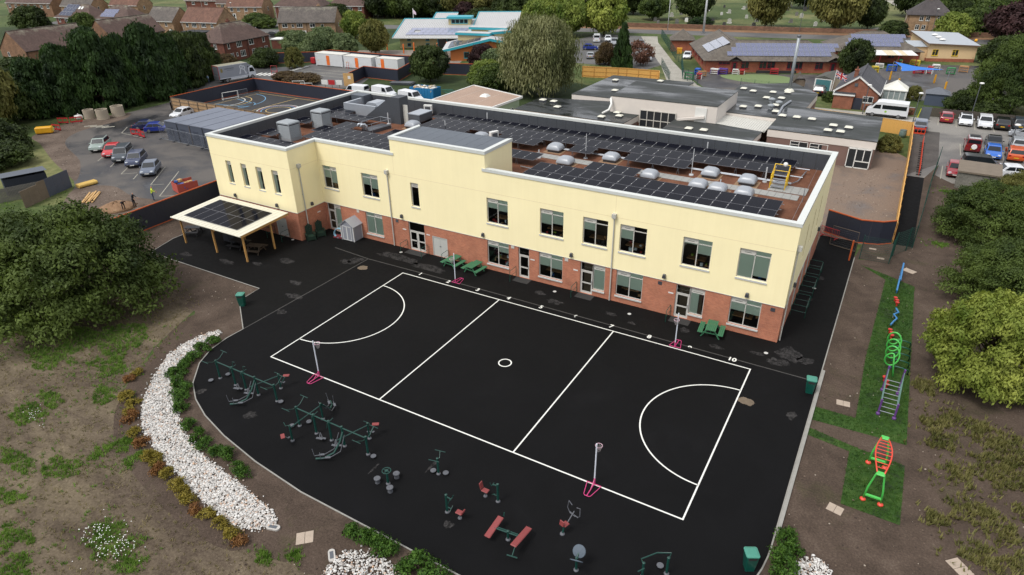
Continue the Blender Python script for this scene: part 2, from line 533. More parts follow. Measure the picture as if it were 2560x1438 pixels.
def tarmac(name, base, fleck, spec=.35):
 """fresh tarmac: near black, fine stone flecks, faint large dusty clouds"""
 m, t, b = newmat(name)
 c = coords(t, False)
 big = noise(t, c, .22, 7, .65, dist=.5)
 mid = noise(t, c, 2.2, 5, .7)
 fine = noise(t, c, 34., 3, .7)
 col = ramp(t, big, [(.35, tuple(x * .75 for x in base)), (.6, base), (.8, tuple(x * 1.7 for x in base))])
 col = mixc(t, 1., col, ramp(t, mid, [(.3, (.75,) * 3), (.72, (1.35,) * 3)]), 'MULTIPLY')
 col = mixc(t, ramp(t, fine, [(.62, (0, 0, 0)), (.8, (1, 1, 1))]), col, fleck)
 lk(t, col, b.inputs['Base Color'])
 lk(t, ramp(t, mid, [(.3, (.72,) * 3), (.7, (.9,) * 3)]), b.inputs['Roughness'])
 b.inputs['Specular IOR Level'].default_value = spec
 bump(t, fine, .35, .01, b)
 MATS[name] = m
 return m
black_tar = tarmac('fresh_black_tarmac', (.0040, .0040, .0046), (.02, .02, .022), .12)
apron_tar = tarmac('apron_tarmac', (.0050, .0049, .0050), (.022, .022, .022), .12)
tar_old = wetmat('old_tarmac', A(94, 89, 85), A(46, 46, 50), .12, .42, .6, .85, .28, 7.)
tar_road = wetmat('road_tarmac', A(104, 102, 100), A(70, 70, 72), .06, .45, .65, .85, .5, 6.)
tar_pale = groundmat('pale_concrete_road', [(.3, A(120, 116, 108)), (.5, A(164, 160, 150)), (.7, A(196, 190, 180))], scale=.3, fine=3.)
mud = wetmat('muddy_ground', A(126, 108, 94), A(96, 86, 80), .14, .52, .66, .95, .1, 6.)
gravelly = groundmat('stony_mud', [(.3, A(66, 56, 48)), (.5, A(100, 86, 76)), (.68, A(136, 122, 110))], scale=.3, fine=5.)
line_w = M('white_line_paint', A(236, 236, 230), .6, var=.07, scale=3., world=True)
line_dim = M('worn_line_paint', A(168, 164, 150), .8, var=.3, scale=2., world=True)
seam_g = M('dusty_seam', A(64, 62, 60), .9, var=.45, scale=2., world=True)
kerb_m = M('concrete_edging', A(150, 148, 142), .85, var=.22, scale=2., world=True)
dry_m = groundmat('dried_dusty_patch', [(.42, (.0050, .0049, .0050)), (.48, A(40, 39, 39)), (.56, A(62, 60, 60)), (.7, A(78, 76, 74))], scale=2.2, fine=8., bmp=.1, spec=.15)
RB = 700.
struct('ground', MB().face([(-RB, -RB, -.006), (RB, -RB, -.006), (RB, RB * 1.6, -.006), (-RB, RB * 1.6, -.006)]), grass_far)
def ragged(poly, amp=.3, step=.45, seed=3):
 """open outline with small sideways wobble"""
 r = random.Random(seed); out = []
 for a, b in zip(poly, poly[1:]):
  L = sqrt((b[0] - a[0]) ** 2 + (b[1] - a[1]) ** 2); n = max(1, int(L / step)); nx, ny = -(b[1] - a[1]) / L, (b[0] - a[0]) / L
  for k in range(n):
   q = r.uniform(-amp, amp) if k else 0; out.append((a[0] + (b[0] - a[0]) * k / n + nx * q, a[1] + (b[1] - a[1]) * k / n + ny * q))
 return out
sheet('lawn', [(-75, -60), (-10, -60), (8, -24), (2, -19), (-6, -20.5), (-14, -19.5), (-21, -15.5), (-24, -11), (-27, -4), (-40, -3), (-45.5, -1), (-66, -3.5), (-76, -3)], -.002, lawn_l)
sheet('soil', [(-45.5, 8.4)] + ragged([(-45.5, -2), (-41, -3.4), (-32, -4.5), (-26, -6), (-24, -11), (-21, -15.5), (-14, -19.5), (-6, -20.5), (2, -19.5)]) + [(2, -19.5), (8, -25), (30, -25), (60, -10), (60, 60), (29, 62), (26.5, 66), (24.3, 58), (24, 52), (22.4, 31), (20, 30), (16, 37), (-45, 37)], 0.0, soil)
# playground outline -------------------------------------------------
def arc(cx, cy, r, a0, a1, n):
 return [(cx + r * cos(radians(a0 + (a1 - a0) * k / n)), cy + r * sin(radians(a0 + (a1 - a0) * k / n))) for k in range(n + 1)]
PG = [(19.55, 34.2), (19.55, -7.2)] + arc(10.6, -7.2, 8.95, -4, -90, 12) + [(-3.5, -16.05), (-7.6, -15.65), (-11.1, -15.05), (-13.8, -14.35), (-15.8, -13.55), (-17.5, -12.5), (-19.2, -10.7), (-20.0, -9.1), (-20.25, -7.5), (-20.2, -6.0)] + \
 [(-24.15, -3.1), (-24.35, -.8), (-39.7, -.8), (-40.7, 2.4), (-40.7, 8.6), (-28, 8.6), (-28, 12.3), (16.3, 12.3), (16.3, 34.2)]
pg = sheet('playground', PG, .012, black_tar, label='fresh black tarmac playground in front of the yellow school')
sheet('tarmac_apron', [(16.15, 8.35), (19.5, 8.35), (19.5, 34.2), (16.15, 34.2)], .016, apron_tar, parent=pg)
sheet('tarmac_apron', [(-40.65, 8.55), (-40.65, 2.4), (-39.65, -.75), (-24.4, -.75), (-24.1, -3.05), (-20.2, -5.95), (-20.0, 8.35), (16.15, 8.35), (16.15, 12.2), (-28.5, 12.2), (-28.5, 8.55)], .016, apron_tar, parent=pg)
def strip(pts, wd, z, h=0.):
 """ribbon along a polyline"""
 mb = MB(); K = len(pts); L = []; Rr = []
 for k in range(K):
  a = Vector((*pts[max(k - 1, 0)], 0)); b = Vector((*pts[min(k + 1, K - 1)], 0)); d = (b - a).normalized()
  n = Vector((-d.y, d.x, 0)); p = Vector((*pts[k], 0))
  L.append(p + n * wd / 2); Rr.append(p - n * wd / 2)
 for k in range(K - 1):
  q = [(Rr[k].x, Rr[k].y, z), (Rr[k + 1].x, Rr[k + 1].y, z), (L[k + 1].x, L[k + 1].y, z), (L[k].x, L[k].y, z)]
  mb.face(q)
  if h:
   for s_ in (L, Rr):
    mb.face([(s_[k].x, s_[k].y, z - h), (s_[k + 1].x, s_[k + 1].y, z - h), (s_[k + 1].x, s_[k + 1].y, z), (s_[k].x, s_[k].y, z)])
 return mb
KL = [(19.6, 30.3), (19.6, -7.2)] + arc(10.6, -7.2, 9.0, -4, -90, 16) + PG[15:26] + [(-24.2, -3.1), (-24.4, -.75), (-39.75, -.75), (-40.75, 2.4), (-40.75, 8.6)]
ob('edging_kerb', strip(KL, .075, .035, .035), kerb_m, pg)
ob('raised_kerb', strip([(19.72, 9.8), (19.72, -6.5)], .17, .12, .12), kerb_m, pg)
for pts, wd in (([(-20.2, -6), (-20.0, 8.35)], .1), ([(-24.6, 8.75), (-20, 8.36), (-13, 8.42), (19.4, 8.3)], .11)):
 ob('tarmac_seam', strip(pts, wd, .02), seam_g, pg)
# court lines
LW = .09; HX, HY = 15.28, 7.625; ZL = .022
for nm, pts in (('court_line', [(-HX, -HY), (HX, -HY)]), ('court_line', [(-HX, HY), (HX, HY)]), ('court_line', [(-HX, -HY - .045), (-HX, HY + .045)]), ('court_line', [(HX, -HY - .045), (HX, HY + .045)]),
    ('court_line', [(-HX / 3, -HY), (-HX / 3, HY)]), ('court_line', [(HX / 3, -HY), (HX / 3, HY)]),
    ('goal_circle', arc(-HX, 0, 4.87, -90, 90, 48)), ('goal_circle', arc(HX, 0, 4.87, 90, 270, 48)), ('centre_circle', arc(0, 0, .45, 0, 360, 32))):
 ob(nm, strip(pts, LW, ZL + (.002 if nm != 'court_line' or pts[0][0] == pts[1][0] else 0)), line_w, pg)
for k in range(10):
 cu = bpy.data.curves.new('digit', 'FONT'); cu.body = str(k + 1); cu.size = .62; cu.align_x = 'CENTER'; cu.offset = .018
 tmp = bpy.data.objects.new('digit', cu); COL.objects.link(tmp)
 me = bpy.data.meshes.new_from_object(tmp.evaluated_get(bpy.context.evaluated_depsgraph_get()))
 bpy.data.objects.remove(tmp)
 me.materials.clear(); me.materials.append(line_w)
 add('painted_number', me, pg, (-13.75 + 3.07 * k, 8.02, .024))
# dried splashes on the tarmac
rnd = random.Random(5)
def blotch(cx, cy, rx, ry, seed, n=26, rough=.45):
 r = random.Random(seed); ph = [(r.uniform(0, 6.3), r.uniform(.3, 1) * rough / (k ** .6)) for k in range(1, 8)]
 out = []
 for k in range(n * 2):
  a = 2 * pi * k / (n * 2)
  q = 1 + sum(am * sin((j + 1) * a + p) for j, (p, am) in enumerate(ph)) * .6 + r.uniform(-.08, .08)
  q = max(.25, q)
  out.append((cx + rx * q * cos(a), cy + ry * q * sin(a)))
 return out
for k, (x, y, rx, ry) in enumerate([(-17.2, 9.9, 2.3, .55), (-14.2, 9.5, 1.9, .5), (-20.8, 7.3, .55, .8), (-21.6, 6.9, .5, .4), (-26.6, 4.3, .8, .5), (-28.4, 2.6, .6, .25), (-31.2, 1.4, .9, .35), (17.2, 10.9, .9, .85), (16.6, 9.4, .7, .5),
         (18.4, 10.6, .5, .5), (-22.4, 1.6, .7, .3), (-20.7, -.2, .9, .35), (-19.6, -2.6, .5, .3), (9.7, 10.4, .4, .3), (3.9, 9.9, .5, .22), (-.9, 9.5, .7, .35), (12.4, 9.3, .5, .25), (15.3, 9.9, .5, .2), (5.8, 9.4, .3, .2), (-2.6, 10.3, .5, .3),
         (-36.2, .6, .8, .3), (17.5, 24.4, .25, .4), (17.3, 20, .2, .3), (-16.2, -12.9, .3, .3), (-11.2, -12.9, .35, .4), (18.6, 3.9, .3, .4), (4.9, -13.9, .25, .25), (1.6, -10.8, .1, .5), (-1.2, -12.7, .07, .45)]):
 sheet('dry_patch', blotch(x, y, rx, ry, k), .0175, dry_m, parent=pg)
for k, (x, y) in enumerate([(15.8, 3.9), (-19.2, 6.7)]):
 sheet('buff_patch', blotch(x, y, .5, .4, 60 + k, rough=.2), .019, M('buff_paving', A(110, 96, 80), .9, var=.25, world=True), parent=pg)
dmat = M('door_mat_grey', A(52, 51, 50), .95, var=.2)
for x0, x1 in ((-17.9, -15.8), (-5.9, -4.4), (.1, 1.6), (8.2, 9.8)):
 ob('threshold_mat', MB().box(x0, x1, 11.1, 11.98, .016, .03), dmat, pg)
for x, y in ((-29.7, 8.1), (-18.2, 11.0), (5.2, 12.0 - 1.35), (15.8, 10.2), (17.3, 22.2), (-1.7, 11.1)):
 ob('drain_cover', MB().lathe([(.15, 0), (.15, .012), (.0, .016)], 10, (x, y, .016)), sill_g, pg)
# other ground covers ------------------------------------------------
sheet('car_park_left', [(-45.6, -1.5), (-45.9, 12.0), (-41, 13), (-41, 37), (-57, 42), (-91, 40), (-97.5, 42), (-97, 33), (-95, 24.5), (-94.6, 18.6), (-89, 15.0), (-82, 12.2), (-77.2, 10.6), (-71.1, 9.2), (-65.8, 6.6), (-60, 1.5), (-50, -1.2)], .006, tar_old,
      label='damp patched tarmac car park left of the school')
sheet('sandy_ground', smoothpoly([(-49, -.5), (-47, 6), (-50, 9), (-56, 8), (-62, 9), (-65, 6), (-58, 1)], 4), .010, gravelly)
sheet('sandy_ground', smoothpoly([(-72, 9), (-80, 11.4), (-90, 15), (-96, 17), (-99, 24), (-97, 33), (-93, 30), (-92, 22), (-87, 17), (-76, 13), (-68, 8)], 4), .009, gravelly)
sheet('ball_court', [(-91, 38), (-91, 56.4), (-41, 56.2), (-41, 38)], .008, tarmac('court_tarmac', A(58, 58, 60), A(110, 108, 104)))
sheet('site_road', [(-120, 60), (-104, 46), (-97, 41.5), (-91.4, 38), (-91.6, 57), (-78, 57.5), (-76, 70), (-80, 78), (-84, 90), (-103, 90), (-103, 80), (-112, 74), (-122, 70)], .006, tar_road)
sheet('grass_plot', [(-78, 58), (-78, 69), (-80.5, 76.4), (-71, 76.4), (-74, 85), (-40, 92), (-22, 86), (-27, 66), (-31, 56), (-41, 57)], .004, grass_gn)
sheet('demolition_ground', [(15.9, 31), (19.5, 33.6), (22.3, 35), (22.4, 66), (18.2, 72), (18.2, 61), (5, 58), (-40, 58), (-40, 31)], .006, mud, label='muddy ground with puddles behind the school')
sheet('footpath', [(22.45, 35.2), (24.15, 35.3), (24.5, 58.2), (22.5, 58.2)], .010, black_tar)
sheet('footpath', [(20.0, 34.4), (19.6, 30.2), (22.3, 30.3), (23.9, 35), (22.4, 35.4)], .008, soil)
sheet('car_park_right', [(22.4, 58), (24.5, 58.2), (26, 64.8), (25.6, 60), (27.4, 57.5), (40, 56), (70, 60), (70, 91.5), (23, 91.5), (22.2, 80)], .006, wetmat('car_park_tarmac', A(138, 134, 128), A(84, 82, 82), .07, .46, .62, .85, .5, 6.),
      label='grey car park behind the right side trees')
sheet('tarmac_strip', [(22.45, 58.3), (25.9, 65), (25.9, 82), (22.5, 82)], .010, groundmat('dark_strip', [(.3, A(60, 56, 54)), (.5, A(84, 80, 77)), (.7, A(104, 98, 94))], .4, 5.))
sheet('service_drive', [(-49.2, 159), (-45, 161), (-41, 150), (-28, 123), (-23.2, 113.8), (-15.3, 99.5), (-9, 92), (8, 90.4), (23, 90.4), (23, 86), (8, 86), (-10, 86.5), (-22, 100.8), (-28.6, 116.5)], .010, tar_pale)
sheet('nursery_yard', [(-23, 113.5), (-14, 98.5), (2, 96), (9, 101), (16, 104), (36, 104), (36, 147), (20, 142), (8, 123), (-5, 117)], .006, tar_old)
sheet('play_turf', smoothpoly([(-14, 111), (-11, 114.5), (-4, 116.5), (0, 114), (0, 109.6), (-3.5, 106.8), (-10, 107.4)], 5), .012, M('artificial_turf', A(112, 130, 84), .95, var=.12, world=True))
sheet('staff_car_park', [(-66, 122), (-62, 158), (-47, 160), (-29, 117), (-30, 111), (-48, 112)], .008, tar_road)
sheet('road', [(-260, 108), (-110, 148), (-60, 164), (-20, 170), (60, 186), (60, 194), (-24, 179), (-62, 172), (-112, 157), (-260, 118)], .010, tar_road)
sheet('verge', [(-112, 157.2), (-62, 172.2), (-24, 179.2), (60, 194.2), (60, 198), (-24, 184), (-62, 177.5), (-112, 162)], .006, groundmat('brown_verge', [(.3, A(96, 70, 50)), (.5, A(136, 102, 76)), (.7, A(160, 128, 98))], .2, 2.))
sheet('cemetery_path', [(2, 188), (6, 187), (24, 232), (18, 262), (10, 300), (4, 300), (13, 260), (18, 232)], .006, tar_pale)
sheet('gardens', [(-260, 36), (-104, 36), (-104, 56), (-122, 70), (-103, 80), (-103, 92), (-112, 150), (-260, 110)], .003, grass_gn)
sheet('estate_road', [(-152, 90), (-146, 96), (-148, 130), (-158, 170), (-165, 170), (-154, 128), (-200, 118), (-260, 108), (-260, 102), (-200, 112), (-155, 120)], .008, tar_road)
sheet('centre_terrace', [(-108, 104), (-80, 118), (-72, 100), (-80, 90), (-98, 96)], .010, groundmat('pale_paving', [(.3, A(110, 100, 92)), (.5, A(138, 128, 118)), (.7, A(160, 150, 140))], .3, 2.))
# turf strip and square of the activity trail
sheet('turf_strip', [(20.2, 28.9), (22.4, 26.8), (22.05, 12.7), (22.15, 5.5), (19.75, 5.5), (19.75, 4.05), (25.0, 4.3), (24.6, 26.5), (22.4, 27.8)], .008, turf_sq)
sheet('turf_strip', [(19.75, 2.45), (22.15, 2.1), (22.2, -2.45), (25.0, -2.55), (25.0, 2.35), (22.6, 2.6), (19.75, 3.2)], .009, turf_sq)
# ================================================================== the school
school = thing('school_building', 'two storey yellow rendered school with red brick ground floor and dark parapet roof', 'school')
HR, HC = 7.75, 9.47                                  # roof surface, coping top
def holed(u0, u1, z0, z1, holes, P, depth, m=0):
 mb = MB()
 us = sorted({u0, u1, *[h[0] for h in holes], *[h[1] for h in holes]})
 zs = sorted({z0, z1, *[min(max(h[2], z0), z1) for h in holes], *[min(max(h[3], z0), z1) for h in holes]})
 for a, b in zip(us, us[1:]):
  for c, d in zip(zs, zs[1:]):
   um, zm = (a + b) / 2, (c + d) / 2
   if any(h[0] < um < h[1] and h[2] < zm < h[3] for h in holes):
    continue
   mb.face([P(a, c, 0), P(b, c, 0), P(b, d, 0), P(a, d, 0)], m)
 for h in holes:
  a, b, c, d = h[0], h[1], max(h[2], z0), min(h[3], z1)
  if c >= d: continue
  mb.face([P(a, c, 0), P(a, d, 0), P(a, d, depth), P(a, c, depth)], m)
  mb.face([P(b, c, 0), P(b, c, depth), P(b, d, depth), P(b, d, 0)], m)
  if d == h[3] or True: mb.face([P(a, d, 0), P(b, d, 0), P(b, d, depth), P(a, d, depth)], m)
  mb.face([P(a, c, 0), P(a, c, depth), P(b, c, depth), P(b, c, 0)], m)
 return mb
FRONT = lambda y: (lambda u, z, d: (u, y + d, z))
UP = [(-28.12, -26.25), (-23.05, -21.02), (-17.12, -16.2), (-8.85, -6.73), (-3.63, -1.46), (.27, 2.43), (3.44, 5.63), (8.44, 10.6), (12.55, 14.72)]
UH = [(a, b, 4.6, 6.93) for a, b in UP]
GW = [(-23.15, -21.02), (-8.95, -6.72), (-3.72, -1.46), (3.38, 5.62), (12.48, 14.7)]
GH = [(a, b, .64, 2.93) for a, b in GW]
GD = [(-28.3, -26.45, .02, 2.95), (-17.82, -15.92, .02, 2.95), (-15.05, -13.35, .02, 2.02), (-5.75, -4.67, .02, 2.93), (.18, 2.4, .02, 2.9), (8.32, 10.56, .02, 2.88)]
GD_W = [(.18, 1.33, .02, 2.9), (1.33, 2.4, .6, 2.9), (8.32, 9.45, .02, 2.88), (9.45, 10.56, .6, 2.88)]
gholes = GH + GD[:4] + GD_W
YF = 11.97                                            # render stands 30 mm proud of the brick
ob('rendered_wall', holed(-28.57, 16.23, 3.0, 9.3, UH, FRONT(YF), .22), render_y, school)
ob('brick_wall', holed(-28.6, 16.2, 0, 3.0, gholes, FRONT(12.0), .2), brick_new, school)
BH = [(-37.9, -37.1, 4.62, 7.0), (-35.68, -34.85, 4.62, 7.0), (-33.5, -32.6, 4.62, 7.0), (-31.25, -30.35, 4.62, 7.0)]
ob('rendered_wall', holed(-40.03, -28.57, 3.0, 9.3, BH, FRONT(8.32), .26), render_y, school)
BD = [(-31.95, -30.45, .02, 2.03)]
ob('brick_wall', holed(-40.0, -28.6, 0, 3.0, BD, FRONT(8.35), .2), brick_new, school)
sidex = lambda x: (lambda u, z, d: (x - d, u, z))
ob('rendered_wall', holed(8.32, YF, 3.0, 9.3, [], sidex(-28.57), .2), render_y, school)
ob('brick_wall', holed(8.35, 12.0, 0, 3.0, [], sidex(-28.6), .2), brick_new, school)
SH = [(17.2, 17.9, 4.6, 7.4), (20.6, 21.3, 4.6, 7.4), (24.0, 24.7, 4.6, 7.4)]
SD = [(17.0, 18.1, .02, 2.6), (20.4, 21.5, .02, 2.6), (23.8, 24.9, .02, 2.6)]
ob('rendered_wall', holed(YF, 30.45, 3.0, 9.3, SH, sidex(16.23), .2), render_y, school)
ob('brick_wall', holed(12.0, 30.42, 0, 3.0, SD, sidex(16.2), .2), brick_new, school)
ob('rendered_wall', MB().face([(-40.03, 8.32, 0), (-40.03, 8.32, 9.3), (-40.4, 31.3, 9.3), (-40.4, 31.3, 0)]).face([(-40.4, 31.3, 0), (-40.4, 31.3, 9.3), (16.2, 30.45, 9.3), (16.2, 30.45, 0)]), render_y, school)
# drip trim between render and brick, thin beads in the render
tr = MB()
for x0, x1, y in ((-28.6, 16.25, 12.0), (-40.05, -28.55, 8.35)):
 tr.box(x0, x1, y - .05, y - .001, 2.965, 2.999)
tr.box(-28.6, -28.55, 8.36, 11.95, 2.965, 2.999).box(16.2, 16.25, 12, 30.4, 2.965, 2.999)
ob('drip_trim', tr, coping_w, school)
bd = MB()
bd.box(-28.5, 16.2, YF - .004, YF, 7.39, 7.41).box(-40, -28.6, 8.316, 8.32, 7.39, 7.41).box(-28.57, -28.566, 8.35, 11.9, 7.39, 7.41)
for x in (-18.9, 2.98):
 bd.box(x - .008, x + .008, YF - .004, YF, 7.41, 9.2)
ob('render_bead', bd, M('bead_shade', A(232, 210, 166), .8, var=.03), school)
# ---- roof, parapet -------------------------------------------------
OUT = [(-40.03, 8.32), (-28.57, 8.32), (-28.57, YF), (16.23, YF), (16.23, 30.45), (-40.4, 31.3)]
def offset(poly, d):
 n = len(poly); out = []
 for i in range(n):
  p0, p1, p2 = Vector(poly[i - 1]), Vector(poly[i]), Vector(poly[(i + 1) % n])
  a = (p1 - p0).normalized(); b = (p2 - p1).normalized()
  na, nb = Vector((-a.y, a.x)), Vector((-b.y, b.x))
  k = (na + nb); k = k / max(.2, k.dot(na))
  out.append(tuple(p1 + k * d))
 return out
IN, OO = offset(OUT, .4), offset(OUT, -.06)
roof = sheet('roof', IN, HR, ballast, kind=None, parent=school)
def copseg(a, b, i, j):
 return MB().prism([a, b, j, i], 9.23, HC)
for k in range(6):
 a, b, i, j = OO[k], OO[(k + 1) % 6], IN[k], IN[(k + 1) % 6]
 if k == 2:
  ob('coping', copseg(a, (-18.75, a[1]), i, (-18.75, i[1])), coping_w, school)
  ob('coping', copseg((-9.2, a[1]), b, (-9.2, i[1]), j), coping_w, school)
 else:
  ob('coping', copseg(a, b, i, j), coping_w, school)
 # membrane panels on the inside of the parapet
 i, j = Vector(i), Vector(j); L = (j - i).length; n = max(1, round(L / 1.15)); d = (j - i) / L; nn = Vector((-d.y, d.x))
 if k == 2:
  continue
 for q in range(n):
  c = i + d * (L * (q + .5) / n) + nn * .02
  if q == 0:
   pm = MB().cbox((0, 0, 0), (L / n - .02, .04, 9.22 - HR)).mesh('parapet_panel', membrane)
  add('parapet_panel', pm, school, (c.x, c.y, (9.22 + HR) / 2), atan2(d.y, d.x))
ob('parapet_back', MB().box(-28.6, -19.1, 12.36, 12.4, HR, 9.22).box(-8.9, 15.8, 12.36, 12.4, HR, 9.22), membrane, school)
# stair tower
tw = MB()
tw.face([(-19.1, YF, 9.3), (-8.9, YF, 9.3), (-8.9, YF, 10.72), (-19.1, YF, 10.72)])
tw.face([(-8.9, YF, HR), (-8.9, 16.5, HR), (-8.9, 16.5, 10.72), (-8.9, YF, 10.72)]).face([(-19.1, YF, HR), (-19.1, 16.5, HR), (-19.1, 16.5, 10.72), (-19.1, YF, 10.72)])
tw.face([(-19.1, 16.5, HR), (-8.9, 16.5, HR), (-8.9, 16.5, 10.72), (-19.1, 16.5, 10.72)])
ob('tower_wall', tw, render_y, school)
TO = [(-19.16, YF - .06), (-8.84, YF - .06), (-8.84, 16.56), (-19.16, 16.56)]; TI = [(-18.75, YF + .35), (-9.25, YF + .35), (-9.25, 16.2), (-18.75, 16.2)]
for k in (0, 1, 3):
 ob('coping', MB().prism([TO[k], TO[(k + 1) % 4], TI[(k + 1) % 4], TI[k]], 10.68, 10.95), coping_w, school)
tr_ = MB()
for k in range(8):
 x0 = -18.75 + 9.5 * k / 8
 tr_.box(x0 + .01, x0 + 9.5 / 8 - .01, YF + .35, 16.5, 10.6, 10.83)
ob('tower_roof', tr_, membrane2, school)
# ---- windows and doors --------------------------------------------
it_m = [M('interior_' + n, A(*c), .8, var=.2, scale=4) for n, c in (('card', (170, 130, 86)), ('paper', (200, 214, 216)), ('blue', (40, 90, 160)), ('green', (140, 170, 60)), ('dark', (40, 38, 36)), ('red', (170, 50, 44)))]
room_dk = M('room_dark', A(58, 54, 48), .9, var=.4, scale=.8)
slit_m = M('slot_dark', (.02, .02, .02), .6)
rw = random.Random(11)
def bars(mb, w, h, t=.065, y0=.1, y1=.17, mull=(), trans=()):
 mb.box(0, t, y0, y1, 0, h).box(w - t, w, y0, y1, 0, h).box(t, w - t, y0, y1, 0, t).box(t, w - t, y0, y1, h - t, h)
 for x, z0, z1 in mull: mb.box(x - t / 2, x + t / 2, y0, y1, z0, z1)
 for z, x0, x1 in trans: mb.box(x0, x1, y0, y1, z - t / 2, z + t / 2)
 return mb
def pane(parent, x0, x1, z0, z1, y=.135):
 return ob('pane', MB().face([(x0, y, z0), (x1, y, z0), (x1, y, z1), (x0, y, z1)]), glass, parent)
def room(parent, w, h, dz=.0, depth=2.6, items=True):
 """classroom seen behind the glass: floor, walls, ceiling, a table and things on the sill"""
 r = MB(); y0, y1 = .27, depth; e = .9; zf = -dz
 X0, X1 = -e, w + e; Z0, Z1 = zf - .5, h + .25
 r.face([(X0, y1, Z0), (X1, y1, Z0), (X1, y1, Z1), (X0, y1, Z1)]).face([(X0, y0, Z0), (X0, y1, Z0), (X0, y1, Z1), (X0, y0, Z1)])
 r.face([(X1, y0, Z0), (X1, y1, Z0), (X1, y1, Z1), (X1, y0, Z1)]).face([(X0, y0, Z0), (X1, y0, Z0), (X1, y1, Z0), (X0, y1, Z0)]).face([(X0, y0, Z1), (X1, y0, Z1), (X1, y1, Z1), (X0, y1, Z1)])
 r.face([(X0, y0, Z0), (0, y0, Z0), (0, y0, Z1), (X0, y0, Z1)]).face([(w, y0, Z0), (X1, y0, Z0), (X1, y0, Z1), (w, y0, Z1)])
 r.face([(0, y0, Z0), (w, y0, Z0), (w, y0, 0), (0, y0, 0)]).face([(0, y0, h), (w, y0, h), (w, y0, Z1), (0, y0, Z1)])
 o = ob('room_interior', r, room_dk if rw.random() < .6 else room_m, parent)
 if items:
  mb = MB()
  mb.box(.1, w * .7, 1.1, 1.8, .1, .16, 0)
  for k in range(rw.randint(4, 8)):
   x = rw.uniform(.1, w - .4); s = rw.uniform(.08, .3); y = rw.uniform(.3, .7) if rw.random() < .6 else rw.uniform(1.1, 1.6)
   z = .02 if y < .8 else .16
   mb.box(x, x + s, y, y + .15, z, z + rw.uniform(.08, .3), rw.choice((0, 0, 1, 1, 2, 3, 4, 5)))
  ob('window_clutter', mb, it_m, parent)
 return o
def window(parent, loc, rz, w, h, mirror=False, blinds=(.45, .4), kind='double', items=True):
 tz = h - .42; mid = w / 2
 if kind == 'double':
  fr = bars(MB(), w, h, mull=[(mid, .065, h - .065)], trans=[(tz, .065, w - .065)])
  o = ob('window', fr, frame_g, parent, loc, rz)
  a, b = (.07, mid - .035), (mid + .035, w - .07)
  if mirror: a, b = b, a
  pane(o, *a, .07, tz - .035); pane(o, *b, .07, tz - .035); pane(o, *b, tz + .035, h - .07)
  v = ob('vent_panel', MB().box(a[0], a[1], .115, .15, tz + .033, h - .066).box(a[0] + .25, a[1] - .25, .108, .114, tz + .1, tz + .13, 1), [frame_g, slit_m], o)
  for (x0, x1), fz in ((a, blinds[0]), (b, blinds[1])):
   if fz > 0: ob('blind', MB().box(x0 - .02, x1 + .02, .16, .166, .07 + (tz - .1) * (1 - fz), tz), blind_g, o)
  if blinds[1] > 0: ob('blind', MB().box(b[0] - .02, b[1] + .02, .16, .166, tz + .02, h - .05), blind_g, o)
 else:
  fr = bars(MB(), w, h, trans=[(tz, .065, w - .065)])
  o = ob('window', fr, frame_g, parent, loc, rz)
  pane(o, .07, w - .07, .07, tz - .035)
  ob('vent_panel', MB().box(.066, w - .066, .115, .15, tz + .033, h - .066).box(.2, w - .2, .108, .114, tz + .06, tz + .09, 1), [frame_g, slit_m], o)
  if blinds[0] > 0: ob('blind', MB().box(.06, .06 + (w - .12) * blinds[0], .16, .166, .07, tz), blind_g, o)
 ob('sill', MB().box(-.04, w + .04, -.09, .12, -.12, -.001), sill_g, o)
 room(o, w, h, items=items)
 return o
UB = [(.7, .45), (.55, .4), (0, 0), (.28, .35), (.5, .42), (.36, 0), (.42, 0), (.06, .42), (1, .88)]
for k, (a, b, z0, z1) in enumerate(UH):
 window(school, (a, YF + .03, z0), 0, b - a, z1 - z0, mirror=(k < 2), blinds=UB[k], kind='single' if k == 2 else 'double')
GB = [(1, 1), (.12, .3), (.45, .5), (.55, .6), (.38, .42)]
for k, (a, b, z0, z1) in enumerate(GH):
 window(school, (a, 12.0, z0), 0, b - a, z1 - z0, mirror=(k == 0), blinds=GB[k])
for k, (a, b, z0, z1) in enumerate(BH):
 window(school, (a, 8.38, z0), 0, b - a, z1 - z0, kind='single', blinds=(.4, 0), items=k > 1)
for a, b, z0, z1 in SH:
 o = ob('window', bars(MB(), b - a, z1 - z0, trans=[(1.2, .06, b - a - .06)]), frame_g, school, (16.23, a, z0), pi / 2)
 pane(o, .06, b - a - .06, .06, z1 - z0 - .06); room(o, b - a, z1 - z0, items=False)
